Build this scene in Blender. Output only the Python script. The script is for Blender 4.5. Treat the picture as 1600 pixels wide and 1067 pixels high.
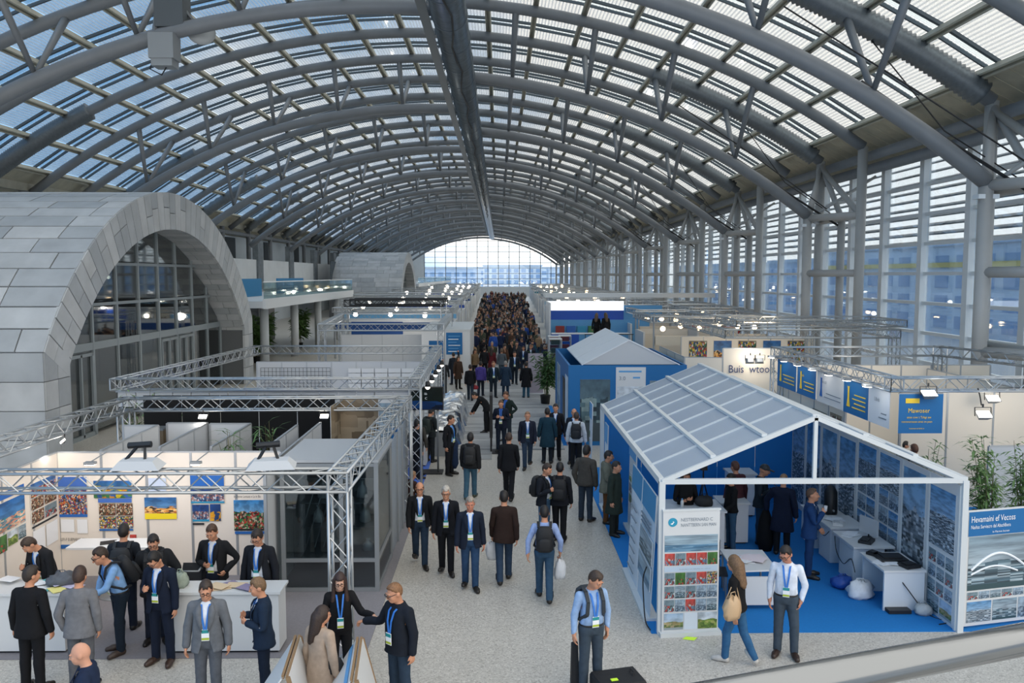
import bpy, math, random
import numpy as np
from mathutils import Vector, Matrix, Euler, noise as mnoise

for o in list(bpy.data.objects):
    bpy.data.objects.remove(o)
SC = bpy.context.scene
COL = SC.collection
R = math.radians
rnd = random.Random(7)

# ------------------------------------------------------------------ camera
cam_d = bpy.data.cameras.new('camera')
cam_d.sensor_width = 36.0
cam_d.lens = 36.0 * 1300 / 1600
cam_d.clip_start = 0.05
cam_d.clip_end = 1500
cam = bpy.data.objects.new('camera', cam_d)
COL.objects.link(cam)
cam.location = (0, 0, 6.0)
cam.rotation_euler = (R(90) - math.atan(103.5 / 1300), 0, -math.atan(20 / 1300))
SC.camera = cam

# ------------------------------------------------------------------ sky and exposure
SKY_STRENGTH = 2.1
world = bpy.data.worlds.new('sky')
SC.world = world
world.use_nodes = True
nt = world.node_tree
nt.nodes.clear()
def wn(t, **k):
    n = nt.nodes.new(t)
    for a, b in k.items(): setattr(n, a, b)
    return n
w_out = wn('ShaderNodeOutputWorld'); w_bg = wn('ShaderNodeBackground')
w_tc = wn('ShaderNodeTexCoord'); w_map = wn('ShaderNodeMapping')
w_map.inputs['Scale'].default_value = (1.0, 1.0, 2.2)
w_map.inputs['Location'].default_value = (0.35, 0.2, 0.1)
w_no = wn('ShaderNodeTexNoise'); w_no.inputs['Scale'].default_value = 2.6
w_no.inputs['Detail'].default_value = 6.0; w_no.inputs['Roughness'].default_value = 0.55
w_sep = wn('ShaderNodeSeparateXYZ')
w_add = wn('ShaderNodeMath', operation='MULTIPLY_ADD')      # cloud cover is thicker towards the window side
w_add.inputs[1].default_value = 0.62; 
w_cr = wn('ShaderNodeValToRGB')
w_cr.color_ramp.elements[0].position = 0.32; w_cr.color_ramp.elements[0].color = (0.20, 0.37, 0.60, 1)
w_cr.color_ramp.elements[1].position = 0.50; w_cr.color_ramp.elements[1].color = (1.0, 0.968, 0.915, 1)
w_bg.inputs['Strength'].default_value = SKY_STRENGTH
nt.links.new(w_tc.outputs['Generated'], w_map.inputs['Vector'])
nt.links.new(w_map.outputs['Vector'], w_no.inputs['Vector'])
nt.links.new(w_tc.outputs['Generated'], w_sep.inputs[0])
nt.links.new(w_sep.outputs['X'], w_add.inputs[0])
nt.links.new(w_no.outputs['Fac'], w_add.inputs[2])
nt.links.new(w_add.outputs[0], w_cr.inputs['Fac'])
nt.links.new(w_cr.outputs['Color'], w_bg.inputs['Color'])
nt.links.new(w_bg.outputs[0], w_out.inputs['Surface'])
SC.view_settings.view_transform = 'Standard'
SC.view_settings.look = 'None'
SC.view_settings.exposure = 0.0
SC.view_settings.gamma = 1.0
SC.view_settings.use_curve_mapping = False
SC.cycles.max_bounces = 7
SC.cycles.diffuse_bounces = 4
SC.cycles.transparent_max_bounces = 24

# ------------------------------------------------------------------ materials
MATS = {}
def srgb(c):
    if isinstance(c, str):
        c = c.lstrip('#'); c = [int(c[i:i + 2], 16) / 255 for i in (0, 2, 4)]
    return tuple((x / 12.92 if x <= 0.04045 else ((x + 0.055) / 1.055) ** 2.4) for x in c) + (1.0,)
def mat(name, col, rough=0.6, metal=0.0, var=0.0, scale=8.0, bump=0.0, emit=0.0, spec=0.5, coat=0.0):
    if name in MATS: return MATS[name]
    m = bpy.data.materials.new(name); m.use_nodes = True
    n = m.node_tree; b = n.nodes['Principled BSDF']
    c = srgb(col)
    b.inputs['Base Color'].default_value = c
    b.inputs['Roughness'].default_value = rough
    b.inputs['Metallic'].default_value = metal
    b.inputs['Specular IOR Level'].default_value = spec
    if coat: b.inputs['Coat Weight'].default_value = coat
    if emit:
        b.inputs['Emission Color'].default_value = c; b.inputs['Emission Strength'].default_value = emit
    if var or bump:
        tc = n.nodes.new('ShaderNodeTexCoord'); no = n.nodes.new('ShaderNodeTexNoise')
        no.inputs['Scale'].default_value = scale; no.inputs['Detail'].default_value = 4
        n.links.new(tc.outputs['Object'], no.inputs['Vector'])
        if var:
            r = n.nodes.new('ShaderNodeValToRGB')
            r.color_ramp.elements[0].position = 0.3; r.color_ramp.elements[1].position = 0.7
            r.color_ramp.elements[0].color = tuple(x * (1 - var) for x in c[:3]) + (1,)
            r.color_ramp.elements[1].color = tuple(min(1, x * (1 + var)) for x in c[:3]) + (1,)
            n.links.new(no.outputs['Fac'], r.inputs['Fac']); n.links.new(r.outputs['Color'], b.inputs['Base Color'])
        if bump:
            bp = n.nodes.new('ShaderNodeBump'); bp.inputs['Strength'].default_value = bump; bp.inputs['Distance'].default_value = 0.02
            n.links.new(no.outputs['Fac'], bp.inputs['Height']); n.links.new(bp.outputs['Normal'], b.inputs['Normal'])
    MATS[name] = m
    return m
def glass(name, tint=(0.85, 0.9, 0.92), refl=0.1, rough=0.02, milky=0.0, milk=(0.8, 0.85, 0.9), stripes=0.0, period=0.14):
    """thin sheet of glass or film: lets light straight through, reflects a little, may be milky or striped"""
    if name in MATS: return MATS[name]
    m = bpy.data.materials.new(name); m.use_nodes = True
    n = m.node_tree; n.nodes.clear()
    out = n.nodes.new('ShaderNodeOutputMaterial'); tr = n.nodes.new('ShaderNodeBsdfTransparent')
    gl = n.nodes.new('ShaderNodeBsdfGlossy'); gl.inputs['Roughness'].default_value = rough
    tr.inputs['Color'].default_value = tuple(tint) + (1,)
    lw = n.nodes.new('ShaderNodeLayerWeight'); lw.inputs['Blend'].default_value = 0.25
    mu = n.nodes.new('ShaderNodeMath'); mu.operation = 'MULTIPLY_ADD'; mu.inputs[1].default_value = 0.55; mu.inputs[2].default_value = refl
    n.links.new(lw.outputs['Fresnel'], mu.inputs[0])
    mx = n.nodes.new('ShaderNodeMixShader')
    n.links.new(mu.outputs[0], mx.inputs['Fac']); n.links.new(tr.outputs[0], mx.inputs[1]); n.links.new(gl.outputs[0], mx.inputs[2])
    last = mx
    if milky or stripes:
        df = n.nodes.new('ShaderNodeBsdfDiffuse'); df.inputs['Color'].default_value = tuple(milk) + (1,)
        tl = n.nodes.new('ShaderNodeBsdfTranslucent'); tl.inputs['Color'].default_value = tuple(milk) + (1,)
        m2 = n.nodes.new('ShaderNodeMixShader'); m2.inputs['Fac'].default_value = 0.55
        n.links.new(df.outputs[0], m2.inputs[1]); n.links.new(tl.outputs[0], m2.inputs[2])
        m3 = n.nodes.new('ShaderNodeMixShader'); m3.inputs['Fac'].default_value = milky
        n.links.new(mx.outputs[0], m3.inputs[1]); n.links.new(m2.outputs[0], m3.inputs[2])
        if stripes:
            tc = n.nodes.new('ShaderNodeTexCoord'); wv = n.nodes.new('ShaderNodeTexWave'); wv.wave_type = 'BANDS'; wv.bands_direction = 'X'
            wv.inputs['Scale'].default_value = 1.0 / period * 0.314
            wv.inputs['Distortion'].default_value = 0.0
            rp = n.nodes.new('ShaderNodeMapRange'); rp.inputs['From Min'].default_value = 0.55; rp.inputs['From Max'].default_value = 0.95
            rp.inputs['To Min'].default_value = milky; rp.inputs['To Max'].default_value = stripes
            n.links.new(tc.outputs['Object'], wv.inputs['Vector']); n.links.new(wv.outputs['Fac'], rp.inputs['Value'])
            n.links.new(rp.outputs[0], m3.inputs['Fac'])
        last = m3
    n.links.new(last.outputs[0], out.inputs['Surface'])
    MATS[name] = m
    return m

# ------------------------------------------------------------------ geometry helpers
class MB:
    """collects shapes for ONE mesh"""
    def __init__(s): s.v = []; s.f = []; s.m = []; s.uv = None
    def add(s, vs, fs, mi=0):
        b = len(s.v); s.v += [tuple(p) for p in vs]
        for f in fs: s.f.append(tuple(b + i for i in f)); s.m.append(mi)
        return s
    def box(s, c, d, mi=0, rz=0.0, M=None):
        x, y, z = d[0] / 2, d[1] / 2, d[2] / 2
        P = [Vector((a * x, b * y, e * z)) for e in (-1, 1) for a, b in ((-1, -1), (1, -1), (1, 1), (-1, 1))]
        if M is None: M = Matrix.Rotation(rz, 3, 'Z')
        return s.add([M @ p + Vector(c) for p in P], [(3, 2, 1, 0), (4, 5, 6, 7), (0, 1, 5, 4), (1, 2, 6, 5), (2, 3, 7, 6), (3, 0, 4, 7)], mi)
    def span(s, a, b, mi=0):
        return s.box([(a[i] + b[i]) / 2 for i in range(3)], [abs(a[i] - b[i]) for i in range(3)], mi)
    def beam(s, p, q, w, h, mi=0, upv=(0, 0, 1)):
        p = Vector(p); q = Vector(q); d = (q - p); L = d.length; d = d / L
        u = Vector(upv); sx = d.cross(u)
        if sx.length < 1e-4: sx = d.cross(Vector((1, 0, 0)))
        sx.normalize(); u = sx.cross(d)
        M = Matrix((sx, d, u)).transposed()
        return s.box((p + q) / 2, (w, L, h), mi, M=M)
    def tube(s, p, q, r, n=8, mi=0, r2=None, caps=True):
        return s.path([p, q], r, n, mi, caps, [r, r if r2 is None else r2])
    def path(s, pts, r, n=8, mi=0, caps=True, rs=None):
        pts = [Vector(p) for p in pts]; k = len(pts); vs = []; fs = []
        d0 = (pts[1] - pts[0]).normalized()
        u = Vector((0, 0, 1)) if abs(d0.z) < 0.9 else Vector((1, 0, 0))
        for i, p in enumerate(pts):
            d = (pts[min(i + 1, k - 1)] - pts[max(i - 1, 0)]).normalized()
            a = d.cross(u)
            if a.length < 1e-5: a = d.orthogonal()
            a.normalize(); u = a.cross(d)
            rr = rs[i] if rs else r
            for j in range(n):
                t = 2 * math.pi * j / n
                vs.append(p + (a * math.cos(t) + u * math.sin(t)) * rr)
        for i in range(k - 1):
            for j in range(n):
                j2 = (j + 1) % n
                fs.append((i * n + j, i * n + j2, (i + 1) * n + j2, (i + 1) * n + j))
        if caps:
            fs.append(tuple(range(n - 1, -1, -1))); fs.append(tuple((k - 1) * n + j for j in range(n)))
        return s.add(vs, fs, mi)
    def lathe(s, prof, n=14, c=(0, 0, 0), mi=0):
        vs = []; fs = []
        for r, z in prof:
            for j in range(n):
                t = 2 * math.pi * j / n
                vs.append((c[0] + r * math.cos(t), c[1] + r * math.sin(t), c[2] + z))
        for i in range(len(prof) - 1):
            for j in range(n):
                j2 = (j + 1) % n
                fs.append((i * n + j, i * n + j2, (i + 1) * n + j2, (i + 1) * n + j))
        fs.append(tuple(range(n - 1, -1, -1))); fs.append(tuple((len(prof) - 1) * n + j for j in range(n)))
        return s.add(vs, fs, mi)
    def ball(s, c, r, n=8, k=5, mi=0, sq=(1, 1, 1)):
        prof = []
        vs = []; fs = []
        for i in range(k + 1):
            a = -math.pi / 2 + math.pi * i / k
            for j in range(n):
                t = 2 * math.pi * j / n
                vs.append((c[0] + r * sq[0] * math.cos(a) * math.cos(t), c[1] + r * sq[1] * math.cos(a) * math.sin(t), c[2] + r * sq[2] * math.sin(a)))
        for i in range(k):
            for j in range(n):
                j2 = (j + 1) % n
                fs.append((i * n + j, i * n + j2, (i + 1) * n + j2, (i + 1) * n + j))
        return s.add(vs, fs, mi)
    def prism(s, poly, y0, y1, axis='Y', mi=0):
        """polygon in the plane across the axis, pulled along it"""
        k = len(poly)
        if axis == 'Y': P = [(a, y0, b) for a, b in poly] + [(a, y1, b) for a, b in poly]
        elif axis == 'X': P = [(y0, a, b) for a, b in poly] + [(y1, a, b) for a, b in poly]
        else: P = [(a, b, y0) for a, b in poly] + [(a, b, y1) for a, b in poly]
        fs = [tuple(range(k)), tuple(range(2 * k - 1, k - 1, -1))] + [(i, i + k, (i + 1) % k + k, (i + 1) % k) for i in range(k)]
        return s.add(P, fs, mi)
    def mesh(s, name, mats, smooth=False):
        me = bpy.data.meshes.new(name)
        me.from_pydata(s.v, [], s.f)
        for m in (mats if isinstance(mats, (list, tuple)) else [mats]): me.materials.append(m)
        if any(s.m): me.polygons.foreach_set('material_index', s.m)
        if smooth: me.polygons.foreach_set('use_smooth', [True] * len(s.f))
        me.update()
        return me
    def build(s, name, mats, parent=None, smooth=False, loc=None):
        return mk(name, s.mesh(name, mats, smooth), parent, loc)
def mk(name, me, parent=None, loc=None, rot=None):
    o = bpy.data.objects.new(name, me); COL.objects.link(o)
    if parent is not None: o.parent = parent
    if loc is not None: o.location = loc
    if rot is not None: o.rotation_euler = rot
    return o
def thing(name, label, cat, loc=(0, 0, 0), rz=0.0, group=None):
    o = bpy.data.objects.new(name, None); COL.objects.link(o)
    o.empty_display_size = 0.1
    o.location = loc; o.rotation_euler = (0, 0, rz)
    o['label'] = label; o['category'] = cat; o['kind'] = 'thing'
    if group: o['group'] = group
    return o
def tag(o, label, cat, group=None):
    o['label'] = label; o['category'] = cat
    if group: o['group'] = group
    return o
def struct(o): o['kind'] = 'structure'; return o
def stuff(o): o['kind'] = 'stuff'; return o
def root(name):
    o = bpy.data.objects.new(name, None); COL.objects.link(o); o['kind'] = 'structure'; return o
def copy_tree(o, loc, rz=None, label=None, group=None, parent=None):
    c = o.copy(); COL.objects.link(c)
    if parent is not None: c.parent = parent
    else:
        c.location = loc
        if rz is not None: c.rotation_euler = (0, 0, rz)
        if label: c['label'] = label
        if group: c['group'] = group
    for ch in o.children: copy_tree(ch, None, parent=c)
    return c
FONT_CACHE = {}
def text(body, size, mat_, parent, loc, rot=(R(90), 0, 0), align='LEFT', name='lettering', depth=0.0, squeeze=None, spacing=1.0):
    cu = bpy.data.curves.new(name, 'FONT'); cu.body = body; cu.size = size; cu.align_x = align
    cu.extrude = depth; cu.resolution_u = 2; cu.space_character = spacing; cu.space_line = 0.95
    cu.materials.append(mat_)
    o = bpy.data.objects.new(name, cu); COL.objects.link(o)
    o.parent = parent; o.location = loc; o.rotation_euler = rot
    if squeeze: o.scale = (squeeze, 1, 1)
    return o
# ================================================================== THE HALL
M_STEEL = mat('grey_painted_steel', '#7b7f83', 0.5, 0.1, var=0.05, scale=1.5)
M_STEEL2 = mat('grey_column_paint', '#b3b1ad', 0.5, 0.05, var=0.04, scale=1.5)
M_CREAM = mat('cream_roof_beam', '#b9b6a6', 0.55, var=0.08, scale=3)
M_DKBAR = mat('dark_glazing_bar', '#59636a', 0.45, 0.3)
M_SOFFIT = mat('cream_corrugated_soffit', '#b5af9a', 0.6, var=0.1, scale=2)
M_DUCT = mat('zinc_duct', '#6d757b', 0.3, 0.8, var=0.15, scale=3)
M_SLEEVE = mat('ribbed_flexible_duct', '#757b7f', 0.45, 0.5, var=0.1, scale=6)
M_BLACK = mat('black_cable', '#1b1c1e', 0.6)
M_WHITEWALL = mat('white_plaster', '#e4e8ea', 0.8, var=0.04, scale=0.7)
M_ALU = mat('window_aluminium', '#e8ebec', 0.45, 0.05)
M_ROOFGLASS = glass('roof_glazing', (0.95, 0.96, 0.96), 0.03, 0.05, milky=0.05, milk=(0.62, 0.65, 0.67), stripes=0.55, period=0.17)
M_ROOFCLEAR = glass('roof_glazing_clear', (0.9, 0.95, 0.97), 0.03, 0.05)
M_WIN = glass('window_glass', (0.88, 0.94, 0.99), 0.05, 0.02)

XC, RU, ZU = -4.5, 40.0, 19.25          # upper arches
RL, ZL = 33.5, 16.4                     # lower arches
HX0, HX1 = -28.8, 18.0
YEND = 241.0
XRIDGE = -2.2
def zu(X, r=RU, dz=0.0): return ZU - RU + math.sqrt(r * r - (X - XC) ** 2)
def zl(X): return ZL - (RL - math.sqrt(RL * RL - (X - XC) ** 2))

# ---- floor
def floor_mat():
    m = bpy.data.materials.new('terrazzo'); m.use_nodes = True; n = m.node_tree; b = n.nodes['Principled BSDF']
    tc = n.nodes.new('ShaderNodeTexCoord')
    vo = n.nodes.new('ShaderNodeTexVoronoi'); vo.inputs['Scale'].default_value = 48.0
    r = n.nodes.new('ShaderNodeValToRGB'); e = r.color_ramp.elements
    e[0].position = 0.0; e[0].color = srgb('#9a968f'); e[1].position = 1.0; e[1].color = srgb('#d8d4cc')
    a = e.new(0.22); a.color = srgb('#b9b5ad'); a = e.new(0.8); a.color = srgb('#c6c2ba')
    sp = n.nodes.new('ShaderNodeSeparateColor')
    no = n.nodes.new('ShaderNodeTexNoise'); no.inputs['Scale'].default_value = 0.35; no.inputs['Detail'].default_value = 3
    mx = n.nodes.new('ShaderNodeMix'); mx.data_type = 'RGBA'; mx.blend_type = 'MULTIPLY'; mx.inputs['Factor'].default_value = 0.22
    n.links.new(tc.outputs['Object'], vo.inputs['Vector']); n.links.new(tc.outputs['Object'], no.inputs['Vector'])
    n.links.new(vo.outputs['Color'], sp.inputs[0]); n.links.new(sp.outputs['Red'], r.inputs['Fac'])
    n.links.new(r.outputs['Color'], mx.inputs['A']); n.links.new(no.outputs['Fac'], mx.inputs['B'])
    n.links.new(mx.outputs['Result'], b.inputs['Base Color'])
    b.inputs['Roughness'].default_value = 0.32
    return m
M_TERRAZZO = floor_mat()
struct(MB().span((-32, -6, -0.3), (22, YEND + 4, 0)).build('floor', M_TERRAZZO))
M_OUT = mat('outdoor_paving', '#a9b0b8', 0.9)
struct(MB().span((22, -20, -0.5), (160, 420, -0.2)).build('ground', M_OUT))
struct(MB().span((-120, YEND + 4, -0.5), (22, 420, -0.2)).build('ground', M_OUT))

# ---- ceiling: arches, purlins, panes
ceiling = root('ceiling')
YB0 = 28.0; BAY = 16.2
def arch_pts(f, x0, x1, Y, n):
    return [(x0 + (x1 - x0) * i / n, Y, f(x0 + (x1 - x0) * i / n)) for i in range(n + 1)]
uppers = []
k = -1
while True:
    base = YB0 + BAY * k
    for off in (-2.7, 2.7, 8.1):
        Y = base + off
        if 12 < Y < YEND + 1: uppers.append((Y, off))
    k += 1
    if base > YEND: break
for Y, off in uppers:
    n = 12 if Y < 80 else 8
    MB().path(arch_pts(zu, HX0, HX1, Y, 44 if Y < 90 else 28), 0.27, n, caps=True).build('upper_arch_tube', M_STEEL, ceiling, True)
# lower arches: the halves meet at the ridge girder, staggered
lowR = [YB0 + BAY * k for k in range(0, 14)]
lowL = [33.3, 53.0, 70.0] + [70.0 + BAY * k for k in range(1, 11)]
def near_uppers(Y):
    a = sorted(uppers, key=lambda u: abs(u[0] - Y))[:2]
    return [u[0] for u in a]
def lower(Y, x0, x1, side):
    lo = MB().path(arch_pts(zl, x0, x1, Y, 26), 0.285, 12 if Y < 80 else 8).build('lower_arch_tube', M_STEEL, ceiling, True)
    ya, yb = near_uppers(Y)
    st = MB(); sep = Y < 100
    for i in range(6):
        X = (XC + (5.2 + 3.9 * i)) if side > 0 else (XC - (1.5 + 4.0 * i))
        if side > 0 and X > 15.5: break
        if X < -24: break
        zb = zl(X) + 0.2
        for yy in (ya, yb):
            zt = zu(X) - 0.15
            if sep:
                MB().tube((X, Y, zb), (X + 0.12 * side, yy, zt), 0.10, 8, r2=0.17).build('strut', M_STEEL, lo, True)
            else: st.tube((X, Y, zb), (X, yy, zt), 0.11, 6)
    if st.v: stuff(st.build('far_struts', M_STEEL, lo, True))
    return lo
for Y in lowR: lower(Y, XRIDGE, 16.35, 1)
for Y in lowL: lower(Y, -25.5, XRIDGE, -1)
# purlins along the hall
RP = RU + 0.42
pur = []
ang = 0.0; STEP = 2.4 / RP
a0 = math.asin((17.4 - XC) / RP) - 8 * STEP
pl = []
j = -24
while True:
    a = a0 + j * STEP; X = XC + RP * math.sin(a)
    if X > 17.75: break
    if X > HX0 - 0.4: pl.append(a)
    j += 1
for a in pl:
    X = XC + RP * math.sin(a); Z = ZU - RU + RP * math.cos(a)
    M = Matrix.Rotation(a, 3, 'Y')
    p = MB()
    for dx in (-0.1, 0.1): p.box(M @ Vector((dx, 0, 0)), (0.08, YEND - 8, 0.26), M=M)
    p.box(M @ Vector((0, 0, 0.06)), (0.14, YEND - 8, 0.1), M=M)
    p.build('purlin', M_CREAM, ceiling, loc=(X, (YEND + 8) / 2, Z))
# cross bars
ups = sorted(u[0] for u in uppers)
RB = RU + 0.62
for Y in ups:
    b = MB()
    for dy, w in ((-0.5, 0.1), (-1.25, 0.16)):
        pts = [(XC + RB * math.sin(a), Y + dy, ZU - RU + RB * math.cos(a)) for a in pl]
        for p, q in zip(pts[:-1], pts[1:]): b.beam(p, q, w, 0.12, upv=(0, 0, 1))
    o = b.build('glazing_bar', M_DKBAR, ceiling)
# panes: the 300 nearest are parts of their own, the rest joined
RG = RU + 0.70
half = STEP * RG / 2
pane_me = {}
def pane_mesh(L, m):
    key = (round(L, 2), m.name)
    if key not in pane_me:
        pane_me[key] = MB().box((0, 0, 0), (2.4 * 1.0 - 0.1, L, 0.03)).mesh('roof_pane', m)
    return pane_me[key]
far = MB(); cnt = 0
for Y, Yn in zip(ups[:-1], ups[1:]):
    for i in range(len(pl) - 1):
        a = (pl[i] + pl[i + 1]) / 2
        c = (XC + RG * math.sin(a), (Y - 0.5 + Yn - 1.25) / 2 , ZU - RU + RG * math.cos(a))
        L = Yn - 1.25 - (Y - 0.5)
        c2 = (c[0], Yn - 0.875, c[2])
        if cnt < 280 and 17 < Y:
            mk('roof_pane', pane_mesh(L, M_ROOFGLASS), ceiling, c, (0, a, 0)); cnt += 1
        else: far.box(c, (2.3, L, 0.03), M=Matrix.Rotation(a, 3, 'Y'))
        far.box(c2, (2.3, 0.7, 0.03), M=Matrix.Rotation(a, 3, 'Y'), mi=1)
stuff(far.build('far_roof_panes', [M_ROOFGLASS, M_ROOFCLEAR], ceiling))
# eaves: soffits and pipes on both long sides
XE = XC + (RP + .2) * math.sin(pl[-1]) + .1; ZE = ZU - RU + (RP + .2) * math.cos(pl[-1])
sf = MB()
for i in range(60):
    Y = 12 + i * 4.0
    for s_ in range(4):
        sf.beam((XE, Y + s_, ZE), (20.6, Y + s_, 11.85), 0.96, 0.12)
sf.build('soffit_right', M_SOFFIT, ceiling)
sf = MB()
for i in range(60):
    Y = 12 + i * 4.0
    sf.beam((XC + (RP + .2) * math.sin(min(pl)) - .05, Y + 2, ZU - RU + (RP + .2) * math.cos(min(pl))), (-31.5, Y + 2, 9.6), 4.0, 0.12)
sf.build('soffit_left', M_SOFFIT, ceiling)
e = MB().span((XE - .1, 10, ZE - .25), (XE + .1, YEND, ZE + 0.08)).build('eaves_beam', M_CREAM, ceiling)
e = MB().span((HX0 - 0.5, 10, zu(HX0) + 0.1), (HX0 - 0.1, YEND, zu(HX0) + 0.6)).build('eaves_beam', M_CREAM, ceiling)
for x, z, r_ in ((18.9, 12.05, 0.25), (19.55, 11.55, 0.28)):
    MB().tube((x, 12, z), (x, YEND, z), r_, 12).build('eaves_pipe', M_STEEL, ceiling, True)
MB().tube((HX0 + 0.2, 12, zu(HX0) - 0.5), (HX0 + 0.2, YEND, zu(HX0) - 0.5), 0.22, 10).build('eaves_pipe', M_STEEL, ceiling, True)
# ridge duct with its hangers and walkway
rd = MB().tube((-1.85, 14, 15.75), (-1.85, 215, 15.75), 0.66, 20).build('ridge_duct', M_DUCT, ceiling, True)
for i in range(26):
    y = 16 + i * 3.2
    MB().tube((-1.85, y - 0.04, 15.75), (-1.85, y + 0.04, 15.75), 0.69, 20).build('duct_flange', M_DKBAR, rd, True)
b = MB(); b.span((-2.95, 14, 15.6), (-2.6, 200, 15.66))
for x in (-2.95, -2.6):
    b.tube((x, 14, 16.35), (x, 200, 16.35), 0.05, 6)
    for i in range(90): b.beam((x, 15 + i * 2, 15.8), (x, 15 + i * 2, 16.35), 0.04, 0.04)
b.build('service_walkway', M_DKBAR, ceiling)
MB().path([(-1.75 + 0.12 * math.sin(i * 1.7), 14 + i * 2, 15.06 - 0.1 * (i % 2)) for i in range(60)], 0.04, 5).build('cable', M_BLACK, ceiling)
# ribbed sleeves on every third arch
for Y, off in uppers:
    if off != 2.7: continue
    for x0, x1 in ((8.5, 17.6), (-28.4, -22.5)):
        N = 110 if Y < 70 else 22
        pts = arch_pts(zu, x0, x1, Y, N)
        MB().path(pts, 0.45, 12, rs=[0.42 if i % 2 else 0.5 for i in range(N + 1)]).build('ribbed_sleeve', M_SLEEVE, ceiling, True)
# tie cables
for k_, Y in enumerate(lowR[:5]):
    b = MB()
    b.path([(9.5, Y + 0.4, zl(9.5) + 1.6), (13.0, Y - 0.5, zl(13) + 0.9), (16.4, Y - 2.4, 9.3)], 0.03, 5)
    b.path([(12.0, Y, zl(12) + 0.35), (15, Y, zl(15) + .33), (17.8, Y - 0.4, 8.6)], 0.06, 5)
    b.path([(13.5, Y + 2.7, zu(13.5) - .5), (15.5, Y + 1.2, 11.0), (17.9, Y + 0.5, 9.2)], 0.025, 5)
    b.build('bracing_cable', M_BLACK, ceiling)
# projector boxes hung under the left arches
hb = thing('hanging_device', 'grey device box with round dish hung under the roof arch at upper left', 'device')
b = MB(); b.box((-12.9, 33.1, 14.75), (.95, .8, .95)); b.box((-12.9, 33.1, 14.15), (.8, .7, .3)); b.build('lower_box', mat('box_grey', '#8f9497', 0.5, 0.1), hb)
MB().box((-12.7, 33.5, 16.2), (1.1, .9, 1.3)).build('upper_box', mat('box_dark', '#5b6165', 0.5, 0.2), hb)
b = MB(); b.beam((-13.3, 33.1, 15.2), (-13.1, 33.4, 17.4), .14, .1); b.beam((-12.5, 33.1, 15.2), (-12.4, 33.4, 17.4), .14, .1); b.beam((-12.3, 33.4, 16.4), (-11.9, 33.9, 15.8), .1, .1); b.build('bracket', M_STEEL, hb)
MB().lathe([(0.1, -0.12), (.3, -.1), (.52, 0.02), (.55, .1), (.3, .16), (.1, .18)], 18).build('dish', mat('dish_grey', '#a9adae', 0.5), hb, True, loc=(-11.75, 33.9, 15.5)).rotation_euler = (R(70), 0, R(20))
b = MB(); b.path([(-13.2, 33, 14.6), (-13.4, 32.9, 13.9), (-13.0, 33.0, 13.7), (-12.8, 33.1, 14.1)], .03, 5); b.build('cable', M_BLACK, hb)

# ---- wall_right: columns, glazing, louvres
wall_r = root('wall_right')
GX = 20.5
zt = [0.4 + 1.42 * i for i in range(9)]
ymul = [36.0 + 4.05 * i for i in range(-6, 51)]
for y in ymul: MB().span((GX - 0.25, y - 0.2, 0), (GX + 0.1, y + 0.2, 11.8)).build('mullion', M_ALU, wall_r)
for z in zt: MB().span((GX - 0.12, ymul[0], z - 0.08), (GX + 0.06, ymul[-1], z + 0.08)).build('transom', M_ALU, wall_r)
thin = MB()
for y in ymul[:-1]: thin.span((GX - 0.03, y + 0.2, 0), (GX + 0.03, y + 0.3, 11.8))
thin.build('thin_mullion', M_DKBAR, wall_r)
MB().span((GX - 0.3, ymul[0], 11.6), (GX + 0.2, ymul[-1], 12.0)).build('head_beam', M_ALU, wall_r)
pm = MB().span((0, -1.86, -0.64), (0.03, 1.86, 0.64)).mesh('window_pane', M_WIN)
farp = MB(); c_ = 0
for y in ymul[:-1]:
    for z in zt[:-1]:
        if y < 90 and y > 28: mk('window_pane', pm, wall_r, (GX, y + 2.025, z + 0.71))
        else: farp.span((GX, y + 0.17, z + 0.07), (GX + 0.03, y + 3.88, z + 1.35))
stuff(farp.build('far_window_panes', M_WIN, wall_r))
M_LOUV = mat('louvre_blade', '#8d9498', 0.45, 0.3)
lm = MB().add([(0, -2.0, .02), (0.34, -2.0, 0.16), (0.34, 2.0, 0.16), (0, 2.0, .02), (0, -2.0, -0.05), (0.34, -2.0, 0.09), (0.34, 2.0, 0.09), (0, 2.0, -0.05)],
              [(0, 1, 2, 3), (7, 6, 5, 4), (0, 4, 5, 1), (1, 5, 6, 2), (2, 6, 7, 3), (3, 7, 4, 0)]).mesh('louvre_blade', M_LOUV)
farl = MB()
for y in ymul[:-1]:
    for i in range(10):
        z = 7.55 + 0.425 * i
        if 28 < y < 100: mk('louvre_blade', lm, wall_r, (GX + 0.35, y + 2.025, z))
        else: farl.span((GX + 0.35, y, z - 0.05), (GX + 0.69, y + 4.05, z + 0.02))
stuff(farl.build('far_louvre_blades', M_LOUV, wall_r))
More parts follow.
